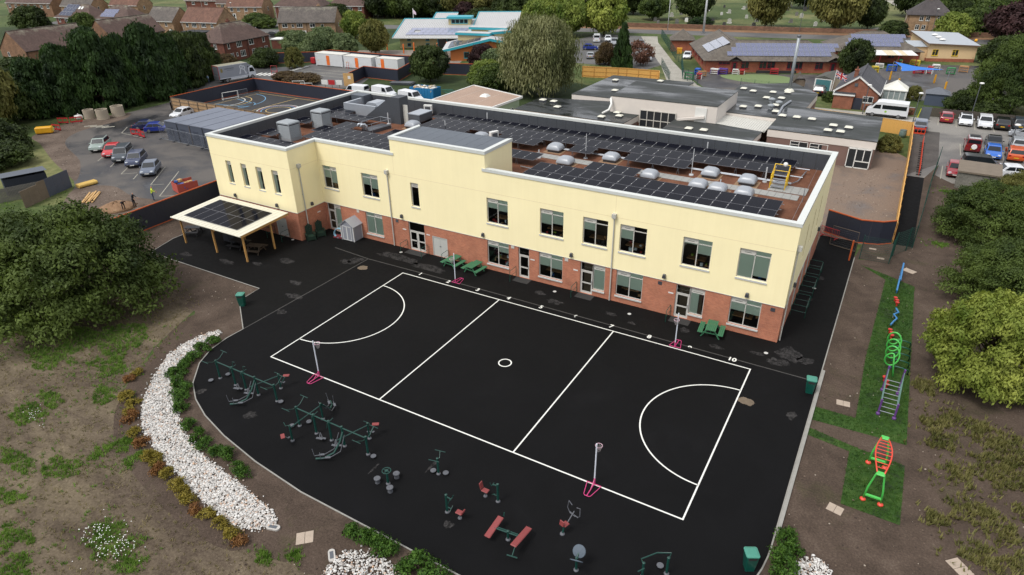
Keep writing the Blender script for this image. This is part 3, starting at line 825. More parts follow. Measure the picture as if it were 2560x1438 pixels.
def doorset(loc, rz, w, h, leaves=1, side=None, top=.5):
 """glazed door with light above; side = (width, sill height) of the window beside it"""
 dw = w
 mb = bars(MB(), dw, h, .07, mull=[(dw / 2, .07, h - top)] if leaves == 2 else (), trans=[(h - top, .07, dw - .07)])
 o = ob('door', mb, frame_g, school, loc, rz)
 xs = [(.07, dw / 2 - .035), (dw / 2 + .035, dw - .07)] if leaves == 2 else [(.07, dw - .07)]
 for x0, x1 in xs:
  lf = MB().box(x0, x0 + .1, .11, .16, .07, h - top - .03).box(x1 - .1, x1, .11, .16, .07, h - top - .03).box(x0 + .1, x1 - .1, .11, .16, .07, .2).box(x0 + .1, x1 - .1, .11, .16, .92, 1.04).box(x0 + .1, x1 - .1, .11, .16, h - top - .16, h - top - .035)
  ob('door_leaf', lf, frame_g, o)
  pane(o, x0 + .1, x1 - .1, .2, .92); pane(o, x0 + .1, x1 - .1, 1.04, h - top - .16)
 pane(o, .07, dw - .07, h - top + .035, h - .07)
 ob('handle', MB().tube([(xs[0][1] - .05, .1, .9), (xs[0][1] - .05, .06, .95), (xs[0][1] - .05, .06, 1.25), (xs[0][1] - .05, .1, 1.3)], .015, 6), steel, o)
 room(o, dw, h, dz=0, items=False)
 return o
doorset((-28.3, 12, .02), 0, .95, 2.93, 1, top=.75)
window(school, (-27.35, 12.0, .02), 0, .9, 2.93, kind='single', blinds=(.95, 0))
doorset((-17.82, 12, .02), 0, 1.9, 2.93, 2, top=.95)
doorset((-5.75, 12, .02), 0, 1.08, 2.91, 1, top=.75)
doorset((.18, 12, .02), 0, 1.15, 2.88, 1, top=.78)
window(school, (1.33, 12.0, .6), 0, 1.07, 2.3, kind='single', blinds=(1, 0))
doorset((8.32, 12, .02), 0, 1.13, 2.86, 1, top=.75)
window(school, (9.45, 12.0, .6), 0, 1.11, 2.28, kind='single', blinds=(.6, 0))
for x, y, w_ in ((-15.05, 12.0, 1.7), (-31.95, 8.35, 1.5)):
 d = ob('door', MB().box(.05, w_ / 2 - .006, .05, .1, 0, 1.94).box(w_ / 2 + .006, w_ - .05, .05, .1, 0, 1.94).box(0, .05, .0, .12, 0, 2.0).box(w_ - .05, w_, .0, .12, 0, 2.0).box(.05, w_ - .05, .0, .12, 1.94, 2.0), door_g, school, (x, y, .02))
 d['label'] = 'solid pale grey double door'
 ob('handle', MB().box(w_ / 2 - .08, w_ / 2 + .08, .02, .05, 1.0, 1.08), dk_steel, d)
for a, b, z0, z1 in SD:
 ob('door', MB().box(.05, b - a - .05, .06, .1, 0, 2.1).box(0, b - a, .0, .14, 2.1, 2.58).box(0, .05, 0, .14, 0, 2.1).box(b - a - .05, b - a, 0, .14, 0, 2.1), door_g, school, (16.2, a, z0), pi / 2)
# downpipes, lamps, signs, vents, door rails
pipe_m = M('pale_downpipe', A(196, 194, 186), .45, var=.06)
for x, y, rz in ((-19.7, YF, 0), (2.95, YF, 0), (-28.57, 9.35, pi / 2), (16.23, 12.35, pi / 2)):
 p = ob('downpipe', MB().tube([(0, -.09, .05), (0, -.09, 7.3)], .055, 8).box(-.05, .05, -.06, 0, 1.2, 1.25).box(-.05, .05, -.06, 0, 4.6, 4.65), pipe_m, school, (x, y, 0), rz)
 ob('hopper', MB().prism([(-.16, -.3), (.16, -.3), (.16, -.002), (-.16, -.002)], 7.38, 7.72).prism([(-.1, -.2), (.1, -.2), (.1, -.02), (-.1, -.02)], 7.28, 7.38), pipe_m, p)
for x, y, rz in ((-18.45, YF, 0), (-9.3, YF, 0), (-.63, YF, 0), (7.32, YF, 0), (13.58, YF, 0), (-37.4, 8.32, 0), (-31.27, 8.32, 0), (-28.57, 10.26, pi / 2), (16.23, 15.2, pi / 2), (16.23, 27.2, pi / 2)):
 ob('wall_lamp', MB().xprism([(-.15, 0), (.15, 0), (.1, .34), (-.1, .34)], -.2, -.001), lamp_dk, school, (x, y, 3.2), rz, bevel=.02)
for x in (-18.33, -15.51, -4.33, -.24, 7.95):
 ob('wall_sign', MB().box(-.2, .2, -.02, 0, -.05, .05), white_p, school, (x, 12.0, 2.02))
ob('wall_sign', MB().box(-.2, .2, -.02, 0, -.05, .05), white_p, school, (-28.6, 11.07, 2.2), pi / 2)
for x, z, c in ((15.49, 2.62, lamp_dk), (7.02, 2.65, lamp_dk), (-24.09, 2.78, frame_g), (-1.1, 2.78, frame_g), (-19.15, 2.72, dk_steel), (-6.3, 2.8, frame_g)):
 ob('air_vent', MB().box(-.16, .16, -.03, 0, -.14, .14).box(-.12, .12, -.036, -.03, -.09, -.07).box(-.12, .12, -.036, -.03, -.01, .01).box(-.12, .12, -.036, -.03, .07, .09), c, school, (x, 12.0, z))
for y in (17.0, 18.3, 20.4, 21.7, 23.8):
 ob('wall_sign', MB().box(-.18, .18, -.02, 0, -.05, .05), white_p, school, (16.2, y, 2.75), pi / 2)
rail = MB().tube([(0, 0, 0), (0, 0, .95), (0, -.08, 1.03), (0, -1.0, 1.03), (0, -1.08, .95), (0, -1.08, 0)], .024, 6).tube([(0, 0, .5), (0, -1.08, .5)], .018, 6).mesh('door_rail', green_dk)
for x, y in ((-18.05, 11.9), (-15.6, 11.9), (-13.2, 11.9), (-5.95, 11.9), (-.05, 11.9), (8.1, 11.9), (-32.3, 8.25), (-30.2, 8.25)):
 add('door_rail', rail, school, (x, y, .016))
for y in (16.6, 18.6, 20.2, 22.2, 23.9, 25.6):
 add('door_rail', rail, school, (16.3, y, .016), pi / 2)
for y0 in (16.6, 20.2, 23.9):
 ob('door_rail', MB().tube([(1.05, 0, .9), (1.05, 1.9, .9)], .022, 6).tube([(1.05, 0, .45), (1.05, 1.9, .45)], .018, 6), green_dk, school, (16.3, y0, .016))
# ---- things on the roof -------------------------------------------
def rrect(a, b, r, n=3):
 out = []
 for cx, cy, a0 in ((a - r, b - r, 0), (-a + r, b - r, 90), (-a + r, -b + r, 180), (a - r, -b + r, 270)):
  for k in range(n + 1):
   t = radians(a0 + 90 * k / n); out.append((cx + r * cos(t), cy + r * sin(t)))
 return out
def loft(rings, mb=None, m=0):
 mb = mb or MB(); i0 = len(mb.v); n = len(rings[0])
 for r in rings: mb.v += r
 for k in range(len(rings) - 1):
  for j in range(n):
   a, b = i0 + k * n + j, i0 + k * n + (j + 1) % n
   mb.f.append((a, b, b + n, a + n)); mb.m.append(m)
 mb.f.append(tuple(i0 + (len(rings) - 1) * n + j for j in range(n))); mb.m.append(m)
 mb.f.append(tuple(i0 + j for j in reversed(range(n)))); mb.m.append(m)
 return mb
dome = loft([[(x, y, z) for x, y in rrect(a, b, r)] for a, b, r, z in ((.72, .7, .12, .24), (.72, .7, .12, .34), (.68, .66, .18, .5), (.58, .56, .22, .68), (.42, .4, .22, .8), (.2, .18, .12, .85))]).mesh('rooflight', rl_mat, True)
kerb = MB().box(-.6, .6, -.58, .58, .0, .24).mesh('rooflight_kerb', lamp_dk)
surround = MB().box(-.95, .95, -.9, .9, .0, .015).mesh('gravel_margin', M('pale_gravel_margin', A(150, 120, 92), .95, var=.3, scale=8))
for x, y in ((-8.5, 24.35), (-5.7, 20.9), (-2.4, 23.95), (2.5, 20.8), (7.0, 23.85), (6.95, 20.3), (8.62, 20.1), (10.3, 23.4), (10.75, 20.15), (-26.7, 24.9), (-17.2, 24.3)):
 rl = add('rooflight', dome, school, (x, y, HR))
 add('rooflight_kerb', kerb, rl); add('gravel_margin', surround, rl)
sl = MB().box(-.29, .29, -.29, .29, 0, .045).mesh('paving_slab', slab_m)
for i in range(41):
 for j in range(2):
  x = -9.6 + .6 * i
  if x < 14.9: add('paving_slab', sl, roof, (x, 22.75 - (x + 9.6) * .03 - .6 * j, HR + .005))
for i in range(5):
 for j in range(3):
  add('paving_slab', sl, roof, (12.4 + .6 * i, 22.9 + .6 * j, HR + .006))
def turret(x, y, w_, d_, h_):
 t = thing('vent_turret', 'x', 'roof vent', (x, y, HR), 0, 'louvred vents on the school roof')
 ob('upstand', MB().box(-w_ / 2 - .05, w_ / 2 + .05, -d_ / 2 - .05, d_ / 2 + .05, 0, .3), louvre_m, t)
 ob('core', MB().box(-w_ / 2 + .06, w_ / 2 - .06, -d_ / 2 + .06, d_ / 2 - .06, .3, h_), lamp_dk, t)
 k = int((h_ - .35) / .1)
 sb = MB().box(-w_ / 2, w_ / 2, -d_ / 2, d_ / 2, 0, .02).mesh('louvre_blade', louvre_m)
 sm = loft([[(-w_ / 2, -d_ / 2, 0), (w_ / 2, -d_ / 2, 0), (w_ / 2, d_ / 2, 0), (-w_ / 2, d_ / 2, 0)], [(-w_ / 2 + .06, -d_ / 2 + .06, .075), (w_ / 2 - .06, -d_ / 2 + .06, .075), (w_ / 2 - .06, d_ / 2 - .06, .075), (-w_ / 2 + .06, d_ / 2 - .06, .075)]]).mesh('louvre_blade', louvre_m)
 for q in range(k):
  add('louvre_blade', sm, t, (0, 0, .33 + .1 * q))
 ps = MB()
 for sx in (-1, 1):
  for sy in (-1, 1): ps.box(sx * w_ / 2 - .03, sx * w_ / 2 + .03, sy * d_ / 2 - .03, sy * d_ / 2 + .03, .3, h_)
 ob('corner_post', ps, louvre_m, t)
 ob('cap', loft([[(a * w_ / 2, b * d_ / 2, h_) for a, b in ((-1.06, -1.06), (1.06, -1.06), (1.06, 1.06), (-1.06, 1.06))], [(a * w_ / 2, b * d_ / 2, h_ + .12) for a, b in ((-1.06, -1.06), (1.06, -1.06), (1.06, 1.06), (-1.06, 1.06))], [(a * w_ / 2, b * d_ / 2, h_ + .22) for a, b in ((-.9, -.9), (.9, -.9), (.9, .9), (-.9, .9))]]), louvre_m, t)
 return t
turret(-35.6, 15.15, 1.75, 1.45, 1.75)['label'] = 'grey louvred roof vent nearer the front left corner of the school'
turret(-36.2, 20.5, 1.6, 1.4, 1.75)['label'] = 'grey louvred roof vent set further back on the school roof'
PW, PD = 1.15, 2.1
pvm = MB()
pvm.box(0, PW, 0, PD, -.035, -.001, 1).box(.0, PW, 0, .02, -.001, .003, 1).box(0, PW, PD - .02, PD, -.001, .003, 1).box(0, .02, .02, PD - .02, -.001, .003, 1).box(PW - .02, PW, .02, PD - .02, -.001, .003, 1)
pvm.face([(.02, .02, .001), (PW - .02, .02, .001), (PW - .02, PD - .02, .001), (.02, PD - .02, .001)], 0)
pv_mesh = pvm.mesh('solar_panel', [pv_dark, pv_frame])
clamp_m = MB().box(-.035, .035, -.035, .035, 0, .02).mesh('panel_clamp', white_p)
legm = MB().beam((0, .05, -.02), (-.12, .1, -.68), .03).beam((0, .05, -.02), (.12, .1, -.68), .03).beam((0, PD - .1, -.05), (0, PD - .1, -.75), .03).mesh('support_leg', dk_steel)
def solar_row(x, y, n, label, pitch=1.168, z=HR + .72):
 t = thing('solar_array', label, 'solar panels', (x, y, z), 0, 'solar arrays on the school roof')
 for k in range(n):
  p = add('solar_panel', pv_mesh, t, (k * pitch, 0, 0))
  p.rotation_euler = (radians(1.5), 0, 0)
  if k:
   for yy in (.5, 1.6): add('panel_clamp', clamp_m, t, (k * pitch - .01, yy, .005 + yy * .026))
  if k % 2 == 0: add('support_leg', legm, t, (k * pitch + .5, 0, 0))
 ob('support_rail', MB().box(-.15, n * pitch + .15, .48, .52, -.08, -.045).box(-.15, n * pitch + .15, 1.58, 1.62, -.05, -.015), steel, t)
 return t
SA = 'row of dark solar panels '
solar_row(-26.0, 27.45, 33, SA + 'along the back parapet, rearmost on the school roof', 1.19)
solar_row(-25.0, 25.15, 32, SA + 'in front of the rearmost row, second from the back parapet', 1.19)
solar_row(-24.9, 22.9, 5, SA + 'behind the tower roof, left of a rooflight', 1.19)
solar_row(-14.9, 22.95, 4, SA + 'right behind the tower roof corner, beside the white outdoor unit', 1.19)
solar_row(-6.5, 22.9, 2, 'short pair of dark solar panels between two rooflights')
solar_row(-.8, 22.8, 5, SA + 'of five between rooflights in the middle of the right roof')
solar_row(-12.6, 18.7, 4, SA + 'emerging right of the cream tower')
solar_row(-2.85, 18.65, 4, SA + 'of four just behind the long front rows')
solar_row(-7.0, 16.35, 18, SA + 'long, second behind the front parapet')
solar_row(-7.0, 14.1, 18, SA + 'long, right behind the front parapet on the right')
solar_row(-33.3, 14.6, 12, SA + 'behind the front parapet left of the tower')
solar_row(-34.3, 16.9, 13, SA + 'second behind the front parapet left of the tower')
solar_row(-33.2, 19.2, 2, 'pair of dark solar panels behind the louvred vents, before the roof hatch')
solar_row(-26.2, 19.15, 5, SA + 'beside the tower roof, right of the roof hatch')
solar_row(-38.5, 22.2, 6, SA + 'behind the rear louvred vent, at the stair screen')
solar_row(-39.3, 24.6, 3, 'three dark solar panels at the left parapet before the white plant wall')
solar_row(-39.2, 18.75, 2, 'pair of dark solar panels at the left parapet, between the two louvred vents')
solar_row(-38.6, 13.3, 2, 'pair of dark solar panels left of the front louvred vent')
solar_row(-39.0, 10.4, 8, SA + 'behind the parapet of the projecting left wing')
# stair screen, plant, hatch, masts
ob('stair_screen', MB().xprism([(-34.6, HR), (-28.8, HR), (-28.8, 10.72), (-30.1, 10.72)], 25.4, 27.0), membrane, school)
pw = M('silver_plant_wall', A(176, 182, 190), .3, .3, var=.1)
ob('plant_wall', MB().box(-37.6, -32.7, 25.65, 25.95, HR, 9.3).box(-37.6, -37.3, 25.95, 28.6, HR, 9.3), pw, school)
ob('plant_box', MB().box(-39.7, -37.7, 29.3, 30.8, HR, 9.35), membrane2, school)
u = thing('air_handler', 'silver ducted air handling unit behind the white plant wall', 'roof plant', (-35, 28.2, HR), 0)
ob('casing', MB().xprism([(-1.2, .3), (1.4, .3), (1.4, 1.1), (.9, 1.5), (-.3, 1.5), (-.9, .9), (-1.2, .9)], -.9, .9), pw, u)
ob('base_frame', MB().box(-1.2, 1.4, -.9, .9, 0, .3), dk_steel, u)
u = thing('air_handler', 'grey air handling unit with pale lid right of the stair screen', 'roof plant', (-27.2, 27.0, HR), 0)
ob('casing', MB().box(-.8, .8, -1.2, 1.2, .4, 1.2), dk_steel, u)
ob('lid', MB().box(-.85, .85, -1.25, 1.25, 1.2, 1.3), pw, u)
ob('skid', MB().box(-.8, .8, -1.2, -1.05, 0, .4).box(-.8, .8, 1.05, 1.2, 0, .4), lamp_dk, u)
ob('upright_panel', MB().box(-28.75, -28.1, 25.9, 26.0, HR, 9.9), M('cream_panel', A(205, 204, 196), .5, var=.05), school)
for x, y, rz, lb in ((-28.3, 30.0, .3, 'white outdoor air conditioning unit by the back parapet'), (-15.2, 23.6, 1.2, 'white outdoor air conditioning unit behind the tower roof')):
 a = thing('outdoor_unit', lb, 'air conditioner', (x, y, HR), rz, 'white air conditioning units on the roof')
 ob('casing', MB().box(-.5, .5, -.18, .18, .35, 1.35), white_p, a, bevel=.02)
 ob('fan_grille', MB().lathe([(.36, 0), (.36, .02), (.1, .03)], 16).mesh and MB().cbox((0, -.19, .85), (.66, .015, .66)), dk_steel, a)
 ob('stand', MB().box(-.45, -.4, -.2, .2, 0, .35).box(.4, .45, -.2, .2, 0, .35), dk_steel, a)
h = thing('roof_hatch', 'roof access hatch with open guard rail and silver bent ducts', 'roof hatch', (-29.9, 22.2, HR), -.15)
ob('hatch_box', MB().box(-.6, .9, -1.4, 1.6, 0, .35), lamp_dk, h)
ob('guard_rail', MB().tube([(-.7, -1.2, 0), (-.7, -1.2, 1.1), (-.7, 1.5, 1.1), (-.7, 1.5, 0)], .03, 6).tube([(1, -1.2, 0), (1, -1.2, 1.1), (1, 1.5, 1.1), (1, 1.5, 0)], .03, 6).tube([(-.7, 1.5, 1.1), (1, 1.5, 1.1)], .03, 6).tube([(-.7, -1.2, .55), (-.7, 1.5, .55)], .02, 6).tube([(1, -1.2, .55), (1, 1.5, .55)], .02, 6), steel, h)
for dx in (-.3, .2):
 ob('bent_duct', MB().tube([(dx, -1.3, .3), (dx, -1.3, .75), (dx - .1, -1.45, .95), (dx - .25, -1.75, .95), (dx - .3, -1.9, .7)], .13, 8), pw, h, smooth=True)
mast_m = M('pale_mast', A(200, 202, 204), .4, var=.05)
for k, (x, y, hh, wb) in enumerate(((5.45, 23.4, 2.4, .03), (-4.87, 23.55, 2.4, .03), (11.5, 24.6, 1.3, .06), (-30.2, 24.9, 1.3, .06), (-20.1, 30.1, 1.3, .06), (-22.3, 25.0, 1.3, .05), (8.6, 20.9, .9, .05), (-8.9, 21.6, .8, .06), (5.0, 29.8, 1.3, .06))):
 ob('lightning_rod', MB().lathe([(.22, 0), (.2, .1), (.04, .12)], 10).tube([(0, 0, .1), (0, 0, hh)], wb, 6), mast_m, school, (x, y, HR))
yl = M('yellow_guard_paint', A(232, 190, 40), .45, var=.08)
st = thing('step_over', 'yellow railed step-over platform with silver treads on the right roof', 'roof steps', (12.75, 23.7, HR + .05), 0)
for x in (-.6, .6):
 ob('side_rail', MB().tube([(x, -.6, 0), (x, -.6, 1.1), (x, .6, 1.75), (x, .6, 0)], .035, 6).tube([(x, -.6, .6), (x, .6, 1.2)], .03, 6).tube([(x, 0, 0), (x, 0, 1.4)], .03, 6), yl, st)
ob('cross_rail', MB().tube([(-.6, .6, 1.75), (.6, .6, 1.75)], .035, 6).tube([(-.6, .6, 1.2), (.6, .6, 1.2)], .03, 6), yl, st)
for k in range(4):
 ob('tread', MB().box(-.55, .55, -.6 + .3 * k, -.34 + .3 * k, .22 * k + .16, .22 * k + .2), steel, st)
ob('warning_globe', MB().lathe([(.0, -.2), (.14, -.14), (.2, 0), (.14, .14), (0, .2)], 12, (.2, .6, 1.8)), white_p, st, smooth=True)
ob('cable_tray', MB().tube([(-8.0, 24.9, HR + .2), (13.6, 24.75, HR + .2)], .05, 6).tube([(-8.0, 24.65, HR + .2), (13.6, 24.5, HR + .2), (14.0, 25.5, HR + .2), (14.2, 28.5, HR + .2)], .05, 6).tube([(-9, 18.2, HR + .15), (-7.5, 18.0, HR + .15)], .05, 6).tube([(13.3, 25.7, HR + .5), (14.3, 25.7, HR + .5)], .05, 6).tube([(13.3, 28.1, HR + .5), (14.5, 28.1, HR + .5)], .05, 6), steel, school)
ob('fall_wire', MB().tube([(15.2, 13.2, HR + .4), (15.0, 29.3, HR + .4)], .012, 5).tube([(15.1, 21, HR), (15.1, 21, HR + 1.2)], .03, 6), steel, school)
# ================================================================== playground equipment
pink = M('pink_base_paint', A(214, 70, 132), .4, var=.06)
white_pole = M('white_pole_paint', A(226, 230, 240), .35, var=.04)
net_m = M('netting', A(176, 168, 168), .8, var=.1)
def netball_post(x, y, face, label):
 """face: +1 base frame runs toward -y behind the post, ring toward +y"""
 t = thing('netball_post', label, 'netball post', (x, y, .02), 0 if face > 0 else pi, 'netball posts around the court')
 b = MB()
 b.tube([(-.42, -.02, .04), (.42, -.02, .04)], .022, 6).tube([(-.42, -.02, .04), (-.2, -.95, .04), (-.12, -1.02, .04), (.12, -1.02, .04), (.2, -.95, .04), (.42, -.02, .04)], .022, 6)
 b.tube([(0, 0, .04), (0, -1.02, .04)], .03, 6).tube([(0, -.0, .04), (0, 0, .45)], .05, 8).tube([(0, -.5, .05), (0, 0, .4)], .02, 6)
 ob('base_frame', b, pink, t)
 ob('pole', MB().tube([(0, 0, .3), (0, 0, 2.9)], .042, 8), white_pole, t)
 a = arc(0, .34, .19, 0, 360, 20)
 ob('ring', MB().tube([(px, py, 2.52) for px, py in a], .016, 6, cap=False).tube([(0, 0, 2.52), (0, .16, 2.52)], .018, 6), M('ring_pink', A(214, 176, 190), .4), t)
 nb = MB()
 for k in range(10):
  a0 = 2 * pi * k / 10
  nb.beam((.19 * cos(a0), .34 + .19 * sin(a0), 2.52), (.07 * cos(a0 + .6), .34 + .07 * sin(a0 + .6), 2.12), .008)
  nb.beam((.19 * cos(a0), .34 + .19 * sin(a0), 2.52), (.07 * cos(a0 - .6), .34 + .07 * sin(a0 - .6), 2.12), .008)
 ob('net', nb, net_m, t)
 return t
netball_post(10.28, -7.6, 1, 'white netball post with pink base on the near sideline, right half')
netball_post(-10.46, -7.64, 1, 'white netball post with pink base on the near sideline, left half')
netball_post(9.85, 7.75, -1, 'white netball post with pink base between painted numbers 8 and 9')
netball_post(-9.95, 8.25, -1, 'white netball post with pink base beside painted number 2')
def picnic(x, y, rz, mat, label, group, L=1.6):
 t = thing('picnic_table', label, 'picnic table', (x, y, .016), rz, group)
 pm = MB().box(-L / 2, L / 2, -.055, .055, -.02, .02).mesh('table_plank', mat)
 for k in range(6): add('table_plank', pm, t, (0, -.32 + .128 * k, .74))
 for s in (-1, 1):
  for k in range(3): add('seat_plank', pm, t, (0, s * (.62 + .125 * k), .44))
 for sx in (-1, 1):
  X = sx * (L / 2 - .22)
  lg = MB()
  for s in (-1, 1): lg.beam((X, s * .22, .72), (X, s * .68, 0), .07, .09)
  lg.box(X - .035, X + .035, -.9, .9, .35, .42).box(X - .035, X + .035, -.36, .36, .65, .72)
  ob('leg_frame', lg, mat, t)
 ob('brace', MB().beam((-L / 2 + .22, 0, .4), (0, 0, .7), .05).beam((L / 2 - .22, 0, .4), (0, 0, .7), .05), mat, t)
 return t
gtab = M('green_recycled_plastic', A(62, 120, 86), .55, var=.14, scale=3)
picnic(-12.1, 11.05, pi / 2 - .12, gtab, 'green picnic table left of its twin by the brick wall', 'green picnic tables by the wall')
picnic(-9.75, 10.95, pi / 2 - .12, gtab, 'green picnic table right of its twin, under the ground floor window', 'green picnic tables by the wall')
picnic(11.65, 10.85, pi / 2 + .1, gtab, 'green picnic table near the far right end of the brick wall', 'green picnic tables by the wall')
bk = M('black_recycled_plastic', (.02, .02, .022), .55, var=.2)
picnic(-39.9, 4.3, .5, bk, 'black picnic table at the far left edge outside the canopy', 'black picnic tables')
picnic(-33.0, 4.3, .2, bk, 'black picnic table in the shade under the canopy middle', 'black picnic tables')
bb = M('brown_planks', A(70, 58, 46), .7, var=.2)
picnic(-30.6, 4.3, .3, bb, 'brown topped picnic table under the canopy near its right posts', 'black picnic tables')
def bin_(x, y, rz, label):
 t = thing('litter_bin', label, 'litter bin', (x, y, .016), rz, 'green litter bins')
 w1, w2 = .24, .29
 def ring(a, r, z): return [(px, py, z) for px, py in rrect(a, a, r, 3)]
 b = ob('body', loft([ring(.22, .05, .0), ring(.22, .05, .03), ring(.285, .06, .78)]), green_dk, t, smooth=False)
 ob('hood', loft([ring(.285, .06, .78), ring(.285, .06, 1.02)]), green_dk, t)
 ob('aperture', MB().box(-.19, .19, -.292, -.28, .82, .97).box(-.19, .19, .28, .292, .82, .97), slit_m, t)
 ob('lid', loft([ring(.32, .1, 1.02), ring(.32, .1, 1.08), ring(.2, .08, 1.13)]), M('bin_lid_green', A(70, 140, 122), .4, var=.08), t)
 return t
bin_(-23.3, -3.45, .55, 'green litter bin at the tarmac corner by the big left tree')
bin_(19.2, 6.9, .15, 'green litter bin at the right kerb beside the turf strip')
bin_(18.9, -8.95, .5, 'green litter bin at the bottom right bend of the playground')
# canopy ----------------------------------------------------------------
can = thing('canopy_shelter', 'white roofed timber post canopy with solar panels left of the school', 'canopy', (-34.2, 4.6, .016))
can_w = M('cream_canopy_sheet', A(226, 222, 204), .5, var=.05)
gl_post = M('honey_timber', A(196, 150, 88), .6, var=.18)
for x in (-4.4, .3, 4.6):
 for y in (-2.2, 1.1):
  ob('post', MB().box(x - .07, x + .07, y - .07, y + .07, 0, 2.75), gl_post, can)
X0, X1, Y0, Y1 = -5.0, 5.05, -2.65, 3.1
zc = lambda y: 2.88 + (y - Y0) * .045
cm = MB()
n = 40
for k in range(n):
 xa, xb = X0 + (X1 - X0) * k / n, X0 + (X1 - X0) * (k + 1) / n
 q = .02 if k % 2 else 0
 cm.face([(xa, Y0, zc(Y0) + q), (xb, Y0, zc(Y0) + q), (xb, Y1, zc(Y1) + q), (xa, Y1, zc(Y1) + q)])
 cm.face([(xb, Y0, zc(Y0)), (xb, Y0, zc(Y0) + .02), (xb, Y1, zc(Y1) + .02), (xb, Y1, zc(Y1))])
ob('roof_sheet', cm, can_w, can)
ob('gutter', MB().tube([(X0, Y0 - .05, 2.84), (X1, Y0 - .05, 2.84)], .08, 8), can_w, can)
for x in (X0 + .04, X1 - .04):
 ob('verge_beam', MB().beam((x, Y0, zc(Y0) - .12), (x, Y1, zc(Y1) - .12), .08, .2), gl_post, can)
for y in (-2.2, 1.1):
 ob('cross_beam', MB().beam((X0 + .1, y, zc(y) - .14), (X1 - .1, y, zc(y) - .14), .08, .2), gl_post, can)
for j in range(2):
 for k in range(6):
  p = add('solar_panel', pv_mesh, can, (-3.95 + 1.28 * k, -1.95 + 2.14 * j, zc(-1.95 + 2.14 * j) + .07))
  p.rotation_euler = (math.atan(.045), 0, 0); p.scale = (1.1, 1.0, 1)
ob('ceiling_board', MB().face([(X0 + .1, Y0 + .1, zc(Y0) - .03), (X1 - .1, Y0 + .1, zc(Y0) - .03), (X1 - .1, Y1 - .1, zc(Y1) - .03), (X0 + .1, Y1 - .1, zc(Y1) - .03)]), M('canopy_underside', A(90, 86, 80), .8), can)
bx = thing('storage_unit', 'black storage unit standing under the canopy', 'storage unit', (-34.8, 4.9, .016), .1)
ob('cabinet', MB().box(-.8, .8, -.35, .35, .05, 1.6), bk, bx, bevel=.02)
ob('door', MB().box(-.76, -.02, -.375, -.352, .1, 1.55).box(.02, .76, -.375, -.352, .1, 1.55), lamp_dk, bx)
# shed, chairs, hoops ----------------------------------------------------
sh = thing('garden_shed', 'grey plastic garden shed with white trim against the brick wall', 'shed', (-24.6, 11.25, .016), .03)
shm = M('grey_shed_plastic', A(150, 152, 160), .55, var=.08)
sb = MB().box(-.8, .8, -.62, .62, 0, 1.62)
sb.face([(-.8, -.62, 1.62), (.8, -.62, 1.62), (0, -.62, 2.2)]).face([(-.8, .62, 1.62), (.8, .62, 1.62), (0, .62, 2.2)])
ob('wall', sb, shm, sh)
for s in (-1, 1):
 ob('roof_panel', MB().beam((s * .92, 0, 1.55), (0, 0, 2.24), 1.5, .05), M('shed_roof_grey', A(160, 162, 168), .6, var=.08), sh)
for x0, x1 in ((-.55, -.01), (.01, .55)):
 d = ob('door', MB().box(x0, x1, -.66, -.622, .06, 1.55), shm, sh)
 ob('door_trim', MB().box(x0, x0 + .05, -.672, -.661, .06, 1.55).box(x1 - .05, x1, -.672, -.661, .06, 1.55).box(x0, x1, -.672, -.661, 1.5, 1.55).box(x0, x1, -.672, -.661, .06, .11), white_p, d)
for x0, x1, y0, y1 in ((-.83, -.76, -.65, -.6), (.76, .83, -.65, -.6), (.76, .83, .6, .65)): ob('corner_trim', MB().box(x0, x1, y0, y1, 0, 1.6), white_p, sh)
for s in (-1, 1): ob('gable_trim', MB().beam((s * .85, -.64, 1.58), (0, -.64, 2.2), .05, .07), white_p, sh)
dgreen = M('dark_green_wood', A(22, 48, 34), .6, var=.2)
for x, y, lb in ((-28.0, 8.95, 'dark green high backed throne chair beside the downpipe, nearer the front'), (-27.85, 10.15, 'dark green high backed throne chair behind its twin, nearer the corner')):
 c = thing('throne_chair', lb, 'chair', (x, y, .016), pi / 2 - .5, 'dark green throne chairs')
 for k in range(5):
  ob('back_slat', MB().box(-.35 + .14 * k + .008, -.35 + .14 * (k + 1) - .008, .3, .36, .0, 1.45 + .22 * (1 - abs(k - 2) / 2)), dgreen, c)
 ob('seat', MB().box(-.36, .36, -.32, .3, .42, .48), dgreen, c)
 for s in (-1, 1):
  ob('arm', MB().box(s * .42 - .05, s * .42 + .05, -.36, .34, .68, .73), dgreen, c)
  ob('leg', MB().box(s * .4 - .04, s * .4 + .04, -.34, -.26, 0, .68), dgreen, c)
  ob('leg', MB().box(s * .4 - .04, s * .4 + .04, .24, .32, 0, .68), dgreen, c)
 ob('apron', MB().box(-.36, .36, -.33, -.29, .1, .42), dgreen, c)
hp = thing('hoop_trolley', 'low trolley with pale blue hoops leaning beside the shed', 'hoops', (-25.9, 10.75, .016), .2)
hb = M('pale_blue_plastic', A(130, 178, 200), .5)
for k in range(4):
 ob('hoop', MB().tube([(.5 * cos(a) , -.1 + .07 * k + .18 * sin(a), .52 + .42 * sin(a)) for a in [2 * pi * q / 20 for q in range(21)]], .03, 6, cap=False), hb, hp)
ob('tray', MB().box(-.5, .5, -.3, .35, .05, .2), M('dull_red_plastic', A(120, 50, 56), .5), hp)
